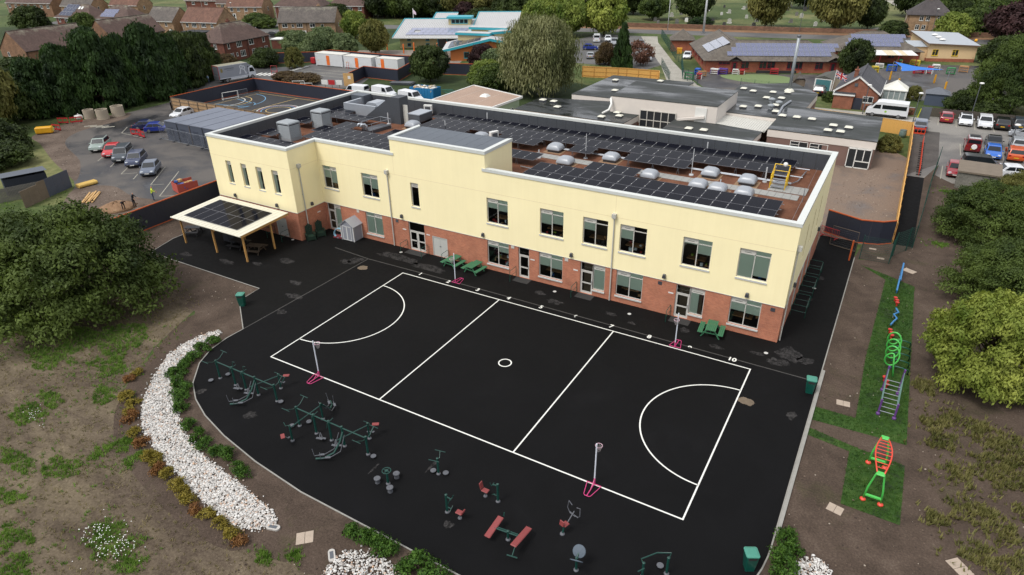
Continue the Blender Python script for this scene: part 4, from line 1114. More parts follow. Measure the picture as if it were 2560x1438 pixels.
# ---- outdoor gym -------------------------------------------------------
def foot(mb, x, y, m=1, r=.13):
 mb.lathe([(r, 0), (r, .05), (.07, .11)], 10, (x, y, 0), m)
 return mb
GM = [green_gym, gym_grey]
def gpost(t, x, y, h, r=.065):
 p = ob('post', foot(MB(), x, y).tube([(x, y, .02), (x, y, h)], r, 8).lathe([(r + .012, 0), (r + .012, .04), (.01, .07)], 8, (x, y, h - .01)), GM, t)
 return p
def twist_foot(t, x, y, s=1):
 return ob('foot_plate', MB().lathe([(.17, 0), (.17, .04), (.03, .05)], 12, (x, y, .1), 0).tube([(x, y, 0), (x, y, .1)], .05, 8), gym_grey, t)
def handles(t, x, y, z, d=1):
 return ob('handle_bar', MB().tube([(x, y - .75 * d, z + .35), (x + .06, y - .3 * d, z + .1), (x, y, z), (x + .06, y + .3 * d, z + .1), (x, y + .75 * d, z + .35)], .024, 6).tube([(x - .32, y - .75 * d, z + .35), (x + .32, y - .75 * d, z + .35)], .022, 6).tube([(x - .32, y + .75 * d, z + .35), (x + .32, y + .75 * d, z + .35)], .022, 6), green_gym, t)
def ski_walker(t, x, y, d):
 """curved spine with two long swinging arms and pedals"""
 ob('curved_spine', MB().tube([(x, y, 1.35), (x + .04, y + .35 * d, .9), (x - .1, y + .8 * d, .35), (x - .45, y + 1.3 * d, .18), (x - .85, y + 1.55 * d, .16)], .06, 8), green_gym, t)
 for s in (-1, 1):
  ob('swing_arm', MB().tube([(x + s * .22, y + .1 * d, 1.3), (x + s * .24, y + .6 * d, .45), (x + s * .24 - .3, y + 1.15 * d, .3), (x + s * .24 - .75, y + 1.5 * d, .28)], .022, 6).tube([(x + s * .24 - .75, y + 1.5 * d, .28), (x + s * .3 - .78, y + 1.5 * d, .75)], .02, 6), gym_grey, t)
  ob('pedal', MB().cbox((x + s * .24 - .4, y + 1.25 * d, .33), (.32, .14, .03), 0, -.6 * d), gym_grey, t)
 return t
def seat_cycle(t, x, y, d):
 ob('red_seat', MB().cbox((x + .15, y + .45 * d, .82), (.42, .24, .07), 0, .6 * d), red_pad, t, bevel=.02)
 ob('seat_stem', MB().tube([(x + .1, y + .4 * d, .78), (x, y + .15 * d, .4), (x, y, .3)], .035, 6), green_gym, t)
 ob('crank', MB().tube([(x - .2, y + .12 * d, .35), (x + .2, y + .12 * d, .5)], .02, 6).cbox((x - .22, y + .12 * d, .35), (.1, .16, .02)).cbox((x + .22, y + .12 * d, .5), (.1, .16, .02)), gym_grey, t)
 ob('grip', MB().tube([(x - .25, y - .1 * d, 1.3), (x, y, 1.2), (x + .25, y - .1 * d, 1.3)], .02, 6), green_gym, t)
def stair_stepper(t, x, y, d=1):
 for s in (-1, 1):
  ob('step_plate', MB().cbox((x + .3, y - .12 * s * d - .25 * d, .22 + .08 * s), (.42, .14, .03), 0, .25), gym_grey, t)
  ob('step_link', MB().tube([(x, y, .35), (x + .3, y - .12 * s * d - .25 * d, .22 + .08 * s)], .025, 6), gym_grey, t)
g1 = thing('gym_rig', 'long green outdoor gym rig with one red seat, at the left edge of the tarmac', 'gym equipment', (-13.8, -11.2, .014), 0, 'long gym rigs')
for x in (-2.5, -.9, .15, 1.35): gpost(g1, x, 0, 1.5)
gpost(g1, 2.95, .15, 1.35); gpost(g1, 2.1, 1.25, 1.2, .05)
ob('top_beam', MB().tube([(-2.5, 0, 1.42), (1.35, 0, 1.42)], .04, 6).tube([(1.35, 0, 1.4), (2.95, .15, 1.25)], .04, 6).tube([(1.35, -.5, 1.0), (2.1, 1.25, 1.05)], .035, 6), green_gym, g1)
handles(g1, -2.5, 0, 1.45); handles(g1, 2.95, .15, 1.2)
twist_foot(g1, -2.75, -.55); twist_foot(g1, 3.3, .15); twist_foot(g1, -2.3, .5)
for x in (-.5, .55): stair_stepper(g1, x, -.1)
for x in (-.9, .15): ob('side_grip', MB().tube([(x, -.2, 1.1), (x + .1, -.2, 1.5), (x + .1, .3, 1.55)], .022, 6).tube([(x + .1, .05, 1.45), (x + .1, .1, 1.9), (x + .35, .1, 1.95)], .02, 6), green_gym, g1)
ski_walker(g1, 1.5, -.15, -1); seat_cycle(g1, 2.1, 1.3, 1)
g2 = thing('gym_rig', 'longest green outdoor gym rig with two red seats, beside the near sideline', 'gym equipment', (-5.3, -12.1, .014), 0, 'long gym rigs')
for x in (-2.4, -.95, .3, 1.35): gpost(g2, x, 0, 1.5)
gpost(g2, 3.05, .15, 1.35); gpost(g2, 2.2, 1.25, 1.2, .05); gpost(g2, -1.75, -1.2, 1.15, .06); gpost(g2, -1.6, 1.2, 1.25, .06)
ob('top_beam', MB().tube([(-2.4, 0, 1.42), (1.35, 0, 1.42)], .04, 6).tube([(1.35, 0, 1.4), (3.05, .15, 1.25)], .04, 6).tube([(1.5, -.6, 1.0), (2.2, 1.25, 1.05)], .035, 6).tube([(-1.75, -1.2, 1.0), (-1.6, 1.2, 1.1)], .035, 6), green_gym, g2)
handles(g2, -2.4, 0, 1.45); handles(g2, 3.05, .15, 1.2)
twist_foot(g2, -2.75, -.3); twist_foot(g2, 3.5, .1); twist_foot(g2, -2.1, .5)
for x in (-.5, .75): stair_stepper(g2, x, -.1)
for x in (-.95, .3): ob('side_grip', MB().tube([(x, -.2, 1.1), (x + .1, -.2, 1.5), (x + .1, .3, 1.55)], .022, 6), green_gym, g2)
ski_walker(g2, 1.6, -.2, -1); ski_walker(g2, -1.5, 1.1, 1); seat_cycle(g2, 2.2, 1.3, 1); seat_cycle(g2, -1.9, -1.35, -1)
t = thing('stool_set', 'green hand wheel post ringed by three grey round stools', 'gym equipment', (.3, -13.2, .014))
gpost(t, 0, 0, .95)
ob('hand_wheel', MB().tube([(.24 * cos(a), .24 * sin(a), .98) for a in [2 * pi * k / 20 for k in range(21)]], .028, 6, cap=False).tube([(-.24, 0, .98), (.24, 0, .98)], .018, 6).tube([(0, -.24, .98), (0, .24, .98)], .018, 6).lathe([(.1, 0), (.1, .03)], 10, (0, 0, .97)), green_gym, t)
for k in range(3):
 a = radians(80 + 120 * k)
 ob('stool', MB().lathe([(.15, 0), (.13, .12), (.13, .25), (.19, .27), (.19, .33), (.12, .34), (.02, .33)], 14, (.62 * cos(a), .62 * sin(a), 0)), gym_grey, t)
t = thing('gym_stepper', 'green push bar trainer with two grey foot plates below the centre line', 'gym equipment', (2.3, -11.2, .014), .2)
gpost(t, 0, 0, 1.15); handles(t, 0, 0, 1.0, .55); twist_foot(t, .4, .1); twist_foot(t, -.35, .05)
for k, (x, y, rz, lb) in enumerate(((4.35, -13.25, 0., 'green arm crank trainer with red low seat to its right'), (6.3, -11.3, pi, 'green arm crank trainer with upright red seat to its left'))):
 t = thing('arm_crank', lb, 'gym equipment', (x, y, .014), rz, 'arm crank trainers')
 gpost(t, 0, 0, 1.25)
 ob('crank_arm', MB().tube([(0, 0, 1.15), (.3, 0, 1.1)], .035, 6).tube([(.3, -.12, 1.1), (.3, .12, 1.1)], .03, 6).tube([(.3, .12, 1.1), (.38, .14, 1.3)], .018, 6).tube([(.3, -.12, 1.1), (.22, -.14, .9)], .018, 6), green_gym, t)
 ob('pedal_crank', MB().tube([(0, 0, .4), (.28, 0, .4)], .03, 6).tube([(.28, -.15, .3), (.28, .15, .5)], .018, 6), green_gym, t)
 ob('seat_stem', MB().lathe([(.12, 0), (.1, .05), (.04, .07), (.04, .38)], 10, (.8, 0, 0)), gym_grey, t)
 ob('seat', MB().cbox((.8, 0, .42), (.4, .3, .07)), red_pad, t, bevel=.03)
 ob('backrest', MB().cbox((1.05, 0, .68 if k else .58), (.07, .3, .42 if k else .22), 0, 0, .2), red_pad, t, bevel=.03)
t = thing('sit_up_bench', 'double sit-up bench with two sloping faded red boards', 'gym equipment', (8.05, -13.2, .014), .1)
gpost(t, 0, 0, .6)
ob('cross_bar', MB().tube([(-.75, 0, .5), (.75, 0, .5)], .04, 6).tube([(-.75, .1, .5), (.75, .1, .5)], .03, 6), green_gym, t)
ob('board', MB().cbox((-.8, .05, .5), (.34, 1.35, .08), 0, -.12, 0, .12), red_pad, t, bevel=.03)
ob('board', MB().cbox((.75, -.05, .62), (.34, 1.6, .08), 0, -.12, 0, -.16), red_pad, t, bevel=.03)
ob('foot_bar', MB().tube([(.75, -.8, .7), (.72, -1.1, .35)], .03, 6).tube([(.45, -1.12, .35), (1.0, -1.08, .35)], .035, 6).tube([(-.6, .8, .6), (-.6, .85, .8)], .03, 6), green_gym, t)
t = thing('chest_press', 'grey handled rowing trainer with small red seat', 'gym equipment', (10.3, -11.45, .014), -.3)
ob('base', foot(MB(), 0, -.1).tube([(0, -.1, 0), (0, .05, .55)], .05, 8), GM, t)
ob('seat', MB().cbox((.02, .08, .6), (.3, .34, .08)), red_pad, t, bevel=.03)
ob('backrest', MB().cbox((-.02, -.14, .78), (.28, .06, .3), 0, 0, 0, -.2), red_pad, t, bevel=.02)
ob('handle_frame', MB().tube([(0, .2, .5), (0, .75, 1.0)], .03, 6).tube([(-.16, .75, 1.3), (-.38, .75, 1.45), (-.42, .7, 1.0), (-.3, .7, .8), (.3, .7, .8), (.42, .7, 1.0), (.38, .75, 1.45), (.16, .75, 1.35)], .024, 6).tube([(-.2, .62, .85), (.2, .62, .85)], .02, 6), gym_grey, t)
t = thing('tai_chi_wheels', 'dark green stand with two tilted grey discs', 'gym equipment', (11.8, -13.15, .014), .2)
gpost(t, 0, 0, .85)
for s in (-1, 1):
 d = ob('disc', MB().lathe([(.02, .03), (.3, .0), (.32, .02), (.3, .05), (.05, .06)], 20), M('slate_disc', A(84, 96, 108), .5, var=.1), t, (.05, s * .3, 1.0))
 d.rotation_euler = (s * .9, 0, 0)
ob('axle', MB().tube([(.05, -.3, 1.0), (0, 0, .85), (.05, .3, 1.0)], .035, 6), green_gym, t)
t = thing('leg_press', 'green two seat push frame at the bottom edge right of centre', 'gym equipment', (15.2, -11.5, .014), .6)
gpost(t, .5, 0, 1.1); gpost(t, -.7, -.1, 1.0)
ob('frame', MB().tube([(.5, 0, 1.0), (.75, .35, 1.0), (.1, .5, .9), (-.7, .3, .8), (-.7, -.1, .9)], .035, 6).tube([(-.7, -.3, .9), (-1.0, -.3, .7)], .03, 6), green_gym, t)
twist_foot(t, .3, .4); twist_foot(t, -.9, -.4)
# ---- activity trail on the turf ----------------------------------------
lgreen = M('lime_green_tube', A(84, 196, 88), .4, var=.08)
red_t = M('orange_red_tube', A(226, 74, 54), .4, var=.08)
t = thing('arched_ladder', 'green and red arched overhead ladder on the near turf square', 'climbing frame', (23.6, 0, .012))
for y in (-1.55, 1.6):
 for s in (-1, 1):
  ob('upright', MB().tube([(s * .42, y, .1), (s * .36, y + .02, .9), (s * .2, y + .0, 1.85), (s * .16, y, 2.0)], .05, 8), lgreen, t, smooth=True)
  ob('foot_cap', MB().lathe([(.15, 0), (.15, .06), (.07, .14)], 14, (s * .42, y, 0)), red_t, t)
 ob('step_board', MB().box(-.38, .38, y - .07, y + .07, .35, .43), lgreen, t)
 ob('top_plate', MB().box(-.2, .2, y - .16, y + .16, 1.96, 2.05), lgreen, t, bevel=.03)
for s in (-1, 1):
 ob('side_tube', MB().tube([(s * (.17 + .22 * sin(pi * k / 10)), -1.5 + 3.05 * k / 10, 2.02 + .18 * sin(pi * k / 10)) for k in range(11)], .038, 8), red_t, t, smooth=True)
for k in range(1, 9):
 u_ = k / 9; hw = .17 + .22 * sin(pi * u_)
 ob('rung', MB().tube([(-hw, -1.5 + 3.05 * u_, 2.02 + .18 * sin(pi * u_)), (hw, -1.5 + 3.05 * u_, 2.02 + .18 * sin(pi * u_))], .024, 6), red_t, t)
purple = M('purple_tube', A(104, 64, 132), .4, var=.1)
rope = M('teal_rope', A(96, 128, 120), .8, var=.2)
t = thing('net_tunnel', 'purple framed net climber with rope rungs on the turf strip', 'climbing frame', (23.75, 8.0, .012))
for x, y, z in ((-.45, -1.4, 1.1), (.45, -1.45, 1.1), (-.4, 1.4, 1.9), (.5, 1.4, 1.9)):
 ob('post', MB().tube([(x, y, 0), (x, y, z)], .06, 8).lathe([(.12, 0), (.12, .12), (.06, .16)], 10, (x, y, 0)).lathe([(.07, 0), (.07, .05), (.01, .08)], 8, (x, y, z)), purple, t)
for x0, x1 in ((-.45, -.4), (.45, .5)):
 ob('side_rope', MB().tube([(x0, -1.4, 1.0), (x1, 1.4, 1.75)], .025, 6).tube([(x0, -1.4, .3), (x1, 1.4, .9)], .02, 6).tube([(x0, -1.4, .65), (x1, 1.4, 1.3)], .02, 6), rope, t)
for k in range(8):
 u_ = k / 7; y = -1.4 + 2.8 * u_
 ob('rung', MB().tube([(-.45 + .05 * u_, y, .3 + .6 * u_), (.45 + .05 * u_, y, .3 + .6 * u_)], .022, 6), steel, t)
t = thing('spiral_climber', 'tall bright green corkscrew climbing tube on the turf strip', 'climbing frame', (23.1, 13.6, .012))
pts = []
for k in range(81):
 a = 2 * pi * 4 * k / 80 + .6
 pts.append((.45 + .42 * cos(a) * (1 if 6 < k < 74 else .9), -2.0 + 4.0 * k / 80, max(.03, .95 + .62 * sin(a))))
pts = [(.75, -2.15, 0)] + pts[3:78] + [(.55, 2.1, .5)]
ob('spiral_tube', MB().tube(pts, .055, 8), lgreen, t, smooth=True)
t = thing('balance_waves', 'dark green wavy climbing bars beside the bright green corkscrew', 'climbing frame', (24.25, 13.4, .012))
dgt = M('dark_green_tube', A(26, 84, 66), .4, var=.1)
for k in range(5):
 y = -1.8 + .95 * k
 ob('wave_bar', MB().tube([(-.7, y, .5), (-.4, y + .08, .7), (0, y - .04, .75), (.35, y + .05, .65), (.45, y + .4, .3), (.42, y + .55, 0)], .045, 8), dgt, t, smooth=True)
blue_t = M('sky_blue_tube', A(62, 132, 190), .4, var=.1)
t = thing('balance_post_bar', 'blue angled balance bars at the far end of the turf strip', 'balance beam', (23.35, 26.3, .012))
ob('bar', MB().tube([(-.02, -1.9, .3), (.05, .6, .55)], .07, 8), blue_t, t); ob('bar', MB().tube([(.1, -.2, .55), (.12, 2.4, 1.0)], .07, 8), blue_t, t)
ob('leg', MB().tube([(0, -1.7, 0), (0, -1.7, .35)], .05, 6), blue_t, t); ob('leg', MB().tube([(.1, 2.2, 0), (.1, 2.2, .95)], .05, 6), blue_t, t)
t = thing('zigzag_beam', 'blue zigzag balance beam between two red stepping posts', 'balance beam', (23.45, 19.6, .012))
zz = [(0, 1.5), (.2, .9), (-.1, .4), (.15, -.2), (-.05, -.8), (-.2, -1.4)]
ob('beam', MB().tube([(x, y, .32) for x, y in zz], .065, 8), blue_t, t)
for x, y in zz[::2]: ob('leg', MB().tube([(x, y, 0), (x, y, .3)], .04, 6), steel, t)
for x, y, lb in ((23.4, 22.6, 'red stepping posts between the blue bars and the zigzag beam'), (23.35, 17.0, 'red stepping posts at the top of the green corkscrew'), (23.45, 10.2, 'red stepping posts next to the purple net climber')):
 t = thing('stepping_posts', lb, 'stepping stones', (x, y, .012), .2, 'red stepping posts')
 for k in range(3):
  ob('step', MB().lathe([(.06, 0), (.06, .28), (.15, .3), (.15, .36), (.05, .38)], 10, (.05 * (k % 2), -.42 + .42 * k, 0)), M('red_step', A(196, 52, 42), .5), t)
# concrete slabs let into the soil
slm = M('buff_concrete', A(176, 160, 144), .85, var=.15, scale=2, bmp=.2)
for x, y, w_, d_, rz, lb in ((-1.0, -18.2, .85, .75, .75, 'pale cracked manhole slab in the soil between the two pebble beds'), (21.3, 6.7, .8, .55, .1, 'buff manhole slab in soil left of the turf strip'), (22.0, -3.0, .75, .6, -.2, 'buff manhole slab below the turf square corner'), (27.6, -4.0, 1.0, .7, -.8, 'grey and buff manhole slab at the bottom right corner'), (24.1, 29.6, 1.0, .7, -.5, 'buff slab on the soil beyond the far end of the turf strip'), (20.9, 33.1, .6, .35, 0, 'buff slab inside the green fence corner nearest the hoarding'), (21.7, 31.2, .6, .35, 0, 'buff slab inside the green fence corner, lower of two')):
 t = thing('manhole_slab', lb, 'slab', (x, y, .0), rz, 'concrete slabs in the soil')
 ob('slab_half', MB().box(-w_ / 2, -.008, -d_ / 2, d_ / 2, 0, .035), slm, t, bevel=.008); ob('slab_half', MB().box(.008, w_ / 2, -d_ / 2, d_ / 2, 0, .033), slm, t, bevel=.008)
# ---- white pebble beds -------------------------------------------------
peb_m, tt, bb_ = newmat('white_pebble')
gi = N(tt, 'NewGeometry')
lk(tt, ramp(tt, gi.outputs['Random Per Island'], [(0, A(126, 122, 118)), (.14, A(186, 182, 176)), (.6, A(212, 209, 205)), (.84, A(228, 226, 222)), (.92, A(196, 162, 134)), (1, A(150, 144, 142))]), bb_.inputs['Base Color'])
bb_.inputs['Roughness'].default_value = .7
P1L = [(-21.7, -7.1), (-22.1, -7.8), (-22.35, -9.4), (-22.05, -11.2), (-20.9, -12.8), (-19.8, -14.2), (-18.4, -15.6), (-17.2, -16.5), (-15.7, -17.3), (-13.3, -18.0), (-11.1, -18.5), (-8.6, -19.0), (-6.0, -19.45), (-4.4, -19.45), (-3.6, -19.1)]
P1R = [(-2.95, -18.35), (-3.2, -18.0), (-4.0, -17.85), (-6.1, -17.45), (-8.5, -17.1), (-10.9, -16.8), (-13.5, -16.1), (-15.8, -15.0), (-17.8, -13.7), (-19.7, -12.1), (-20.75, -10.8), (-20.85, -9.4), (-20.85, -7.9), (-21.4, -7.15)]
P2 = [(1.2, -18.9), (1.3, -18.1), (1.8, -17.5), (2.9, -17.25), (3.9, -17.25), (4.8, -17.6), (6.5, -18.4), (8, -20), (5, -21.5), (2, -20.5)]
P3 = [(20.6, -8.6), (20.9, -7.4), (21.4, -6.85), (22.0, -6.85), (22.5, -7.5), (22.7, -8.6), (22.3, -10), (21, -10)]
ico = bmesh.new(); bmesh.ops.create_icosphere(ico, subdivisions=1, radius=1.)
IV = [v.co.copy() for v in ico.verts]; IF = [tuple(v.index for v in f.verts) for f in ico.faces]; ico.free()
for nm, poly, n, lb in (('pebble_bed', P1L + P1R, 15000, 'long curved bed of white pebbles beside the tarmac bend'), ('pebble_bed', P2, 3200, 'white pebble bed cut by the bottom edge left of centre'), ('pebble_bed', P3, 1400, 'small white pebble bed at the bottom right by the bend')):
 r = random.Random(len(poly)); xs = [p[0] for p in poly]; ys = [p[1] for p in poly]
 mb = MB(); c = 0
 while c < n:
  x, y = r.uniform(min(xs) - .2, max(xs) + .2), r.uniform(min(ys) - .2, max(ys) + .2)
  if not inpoly(x + r.gauss(0, .06 if r.random() < .9 else .25), y + r.gauss(0, .06 if r.random() < .9 else .25), poly): continue
  c += 1
  s = .028 + .05 * r.random() ** 1.6; sq = r.uniform(.5, .8); st_ = r.uniform(.75, 1.3); a = r.uniform(0, 6.3); ca, sa = cos(a), sin(a); z = r.uniform(.02, .09)
  i0 = len(mb.v)
  for q in IV:
   k = s * r.uniform(.85, 1.12); px, py, pz = q.x * k * st_, q.y * k, q.z * k * sq
   mb.v.append((x + px * ca - py * sa, y + px * sa + py * ca, z + pz))
  mb.f += [(a_ + i0, b_ + i0, c_ + i0) for a_, b_, c_ in IF]; mb.m += [0] * len(IF)
 o = ob(nm, mb, peb_m)
 tag(o, lb, 'pebbles', None, 'stuff')
 sheet('bed_base', smoothpoly(poly, 3), .006, bed_soil)
for x, y, rz, lb in ((-2.9, -18.55, .3, 'oval drain gully at the tip of the long pebble bed'), (1.0, -18.35, 2.4, 'oval drain gully at the left edge of the bottom pebble bed')):
 t = thing('drain_gully', lb, 'drain', (x, y, 0), rz, 'oval drain gullies')
 ob('surround', loft([[(px, py, z) for px, py in rrect(.38, .17, .165, 5)] for z in (0, .1)]), M('pale_gully', A(190, 186, 180), .7), t)
 ob('grate', MB().box(-.22, .22, -.09, .09, .1, .112), dk_steel, t)
sheet('planting_bed', smoothpoly([(-21.6, -7.0), (-20.7, -6.6), (-20.5, -8.5), (-19.6, -10.8), (-17.6, -12.9), (-15.8, -13.9), (-13.8, -14.7), (-11, -15.4), (-7.6, -16.0), (-3.5, -16.3), (-3, -17.6), (-8, -17.3), (-14, -16.4), (-18, -14.2), (-20.9, -11), (-21, -8)], 3), .004, soil)
sheet('planting_bed', smoothpoly([(-20.4, -14.6), (-18.6, -16.2), (-15.8, -17.7), (-11, -18.8), (-6, -19.8), (-3.5, -19.6), (-3.6, -20.6), (-7, -20.8), (-12.5, -19.9), (-16.5, -18.7), (-19.8, -16.5)], 3), .004, soil)
# ================================================================== fences and hoardings
def hoarding(pts, label, h=2.4, mat=None, rail=None, group='navy site hoardings', flip=1, name='hoarding', backs=False):
 mat = mat or navy_ply; rail = rail or wood_orange
 t = thing(name, label, 'hoarding', (pts[0][0], pts[0][1], 0), 0, group)
 ox, oy = pts[0]
 for (xa, ya), (xb, yb) in zip(pts, pts[1:]):
  L = sqrt((xb - xa) ** 2 + (yb - ya) ** 2); a = atan2(yb - ya, xb - xa); n = max(1, round(L / 1.22))
  pm = MB().box(.004, L / n - .004, -.01, .01, .06, h - .06).mesh('board', mat)
  dx, dy = cos(a), sin(a)
  for k in range(n):
   o = add('board', pm, t, (xa - ox + dx * L * k / n - dy * .004 * (k % 2), ya - oy + dy * L * k / n + dx * .004 * (k % 2), 0), a)
  for z in (.03, h - .03):
   ob('rail', MB().box(0, L, -.05, .05, z - .05, z + .05), rail, t, (xa - ox, ya - oy, 0), a)
  if backs:
   for k in range(int(L / 2.4) + 1):
    ob('post', MB().box(-.05, .05, .02 * flip, .12 * flip, 0, h - .1) if flip > 0 else MB().box(-.05, .05, -.12, -.02, 0, h - .1), wood_old, t, (xa - ox + dx * min(2.4 * k, L), ya - oy + dy * min(2.4 * k, L), 0), a)
   for z in (.5, 1.1, 1.75):
    ob('mid_rail', MB().box(0, L, .012, .07, z - .04, z + .04) if flip > 0 else MB().box(0, L, -.07, -.012, z - .04, z + .04), wood_old, t, (xa - ox, ya - oy, 0), a)
 return t
hoarding([(-45.0, -4.5), (-45.3, 1.7), (-45.75, 12.2), (-40.2, 13.0)], 'navy hoarding with orange rails left of the canopy, running to the school corner')
hoarding([(16.3, 35.3), (19.4, 33.95), (21.2, 34.4), (22.3, 35.3)], 'bent navy hoarding with orange rails behind the right end of the school')
hoarding([(-91.2, 38.2), (-91.2, 56.6), (-66.0, 56.3), (-41, 56.3)], 'navy hoarding with orange rails around two sides of the marked ball court')
hoarding([(-78.0, 69.1), (-80.5, 76.5), (-71.2, 76.3), (-74.4, 85.0), (-60.5, 88.7)], 'stepped navy hoarding with orange rails in front of the white cabins')
hoarding([(-103, 90), (-84, 90.5), (-75, 92), (-74.4, 85.2)], 'navy hoarding with orange top rail behind the white cabins')
hoarding([(-113, 80), (-104, 86.5), (-103, 90)], 'short navy hoarding far left behind the small olive tree')
ply = M('raw_ply', A(172, 140, 104), .8, var=.22, scale=.7)
hoarding([(-90.8, 38.0), (-62, 37.8)], 'raw timber backed hoarding between the ball court and the grey modular roof', h=2.3, mat=ply, rail=wood_old, group='timber hoardings', flip=-1, backs=True)
tim = M('fresh_feather_board', A(226, 172, 92), .7, var=.14, scale=1.)
timber_rail = M('timber_rail', A(196, 142, 74), .7, var=.15)
def board_fence(pts, h, label, group='new timber fences'):
 t = thing('timber_fence', label, 'fence', (pts[0][0], pts[0][1], 0), 0, group)
 ox, oy = pts[0]
 for (xa, ya), (xb, yb) in zip(pts, pts[1:]):
  L = sqrt((xb - xa) ** 2 + (yb - ya) ** 2); a = atan2(yb - ya, xb - xa); n = max(1, round(L / .6)); dx, dy = cos(a), sin(a)
  pm = MB().box(.004, L / n - .004, -.012, .012, .03, h).mesh('board', tim)
  for k in range(n): add('board', pm, t, (xa - ox + dx * L * k / n, ya - oy + dy * L * k / n, 0), a)
  for z in (.35, h * .55, h - .12): ob('rail', MB().box(0, L, -.06, -.014, z - .04, z + .04), timber_rail, t, (xa - ox, ya - oy, 0), a)
  for k in range(int(L / 2.5) + 1):
   ob('post', MB().box(-.05, .05, -.11, -.062, 0, h + .04), timber_rail, t, (xa - ox + dx * min(2.5 * k, L), ya - oy + dy * min(2.5 * k, L), 0), a)
  ob('capping', MB().box(0, L, -.04, .04, h + .002, h + .04), tim, t, (xa - ox, ya - oy, 0), a)
 return t
board_fence([(-39.1, 97.2), (-30, 99), (-23.2, 99.2), (-22.4, 97)], 2.2, 'new orange timber fence behind the old school, below the conifer')
board_fence([(22.35, 35.5), (22.35, 66), (22.2, 77.6)], 2.1, 'new timber fence along the black footpath right of the muddy yard')
board_fence([(22.1, 77.8), (18.2, 78.6), (7.6, 80.4), (7.4, 89)], 2.0, 'new timber fence in front of the white minibus')
green_f = M('green_mesh_paint', A(20, 72, 62), .5, var=.1)
def mesh_fence(pts, label, h=2.0, group='green mesh fences', sp=.09):
 t = thing('mesh_fence', label, 'fence', (pts[0][0], pts[0][1], 0), 0, group)
 ox, oy = pts[0]
 for (xa, ya), (xb, yb) in zip(pts, pts[1:]):
  L = sqrt((xb - xa) ** 2 + (yb - ya) ** 2); a = atan2(yb - ya, xb - xa); n = max(1, round(L / 2.5)); dx, dy = cos(a), sin(a); w_ = L / n
  mb = MB()
  for k in range(int(w_ / sp)): mb.box(.03 + k * sp, .038 + k * sp, -.004, .004, .05, h)
  for z in [.06 + k * .2 for k in range(int(h / .2) + 1)]: mb.box(.02, w_ - .02, .005, .016, z - .006, z + .006)
  pm = mb.mesh('mesh_panel', green_f)
  po = MB().box(-.03, .03, -.03, .03, 0, h + .08).mesh('post', green_f)
  for k in range(n):
   add('mesh_panel', pm, t, (xa - ox + dx * w_ * k, ya - oy + dy * w_ * k, 0), a)
  for k in range(n + 1): add('post', po, t, (xa - ox + dx * w_ * k, ya - oy + dy * w_ * k, 0), a)
 return t
mesh_fence([(20.0, 30.2), (22.4, 30.3), (22.6, 32.3), (23.6, 34.1), (24.1, 35.1), (24.7, 46), (25.0, 52.5), (25.8, 64.6)], 'green mesh fence along the right side of the black footpath', 2.3)
mesh_fence([(-21.6, 101.1), (-28.6, 116.5)], 'green mesh fence on the left side of the pale drive', 1.8, sp=.16)
mesh_fence([(-15.5, 99.7), (-19.9, 104.3), (-25.4, 120.9), (-28.1, 125.4), (-43.7, 160.4)], 'green mesh fence along the right side of the pale drive', 2.2, sp=.16)
mesh_fence([(-8, 103.2), (0, 102.0)], 'low green mesh fence in front of the artificial turf', 1.3, sp=.16)
t = thing('site_gate', 'brown framed mesh site gate across the path behind the school', 'gate', (17.2, 32.2, 0), -.25)
ob('gate_frame', MB().tube([(0, 0, .1), (2.4, -.1, .1), (2.4, -.1, 2.0), (0, 0, 2.0), (0, 0, .1)], .025, 6).tube([(0, 0, 1.05), (2.4, -.1, 1.05)], .02, 6), wood_old, t)
gm = MB()
for k in range(22): gm.box(.1 + .105 * k, .106 + .105 * k, -.05, -.044, .1, 2.0)
for k in range(9): gm.box(.05, 2.35, -.06, -.052, .2 + .2 * k, .206 + .2 * k)
ob('mesh_infill', gm, dk_steel, t)
ob('gate_post', MB().box(2.6, 2.72, -2.3, -2.18, 0, 2.0), wood_orange, t)
t = thing('barrier', 'red plastic pedestrian barrier in front of the bent navy hoarding', 'barrier', (16.9, 34.0, 0), -.35)
rb = M('red_barrier_plastic', A(186, 40, 44), .5, var=.1)
bf = MB().tube([(-.9, 0, .15), (.9, 0, .15), (.9, 0, 1.0), (-.9, 0, 1.0), (-.9, 0, .15)], .03, 6)
for k in range(11): bf.box(-.8 + .15 * k, -.77 + .15 * k, -.012, .012, .15, 1.0)
ob('panel', bf, rb, t)
for s in (-.7, .7): ob('foot', MB().box(s - .04, s + .04, -.3, .3, 0, .08), rb, t)
orange_b = M('orange_barrier_plastic', A(222, 70, 34), .5, var=.1)
for k, (x, y, rz) in enumerate([(23.85, 59.6 + 2.05 * j, pi / 2) for j in range(8)] + [(23.0, 79.2, 0.), (9.2, 84.3, .1)]):
 t = thing('barrier', 'x', 'barrier', (x, y, .01), rz, 'orange chapter barriers')
 t['label'] = ('orange barrier along the upper footpath, %s' % ['nearest of the eight', 'second from the near end', 'third from the near end', 'fourth from the near end', 'fourth from the far end', 'third from the far end', 'second from the far end', 'farthest of the eight'][k] if k < 8 else 'orange plastic barrier across the path behind a grey car' if k == 8 else 'orange plastic barrier below the flagpole behind the old school')
 ob('panel', MB().box(-1, 1, -.02, .02, .12, .3).box(-1, 1, -.02, .02, .8, 1.0).box(-1, -.9, -.02, .02, .3, .8).box(.9, 1, -.02, .02, .3, .8).box(-.5, -.42, -.02, .02, .3, .8).box(-.04, .04, -.02, .02, .3, .8).box(.42, .5, -.02, .02, .3, .8), orange_b, t)
 ob('foot', MB().box(-.6, -.5, -.28, .28, 0, .12), slit_m, t); ob('foot', MB().box(.5, .6, -.28, .28, 0, .12), slit_m, t)
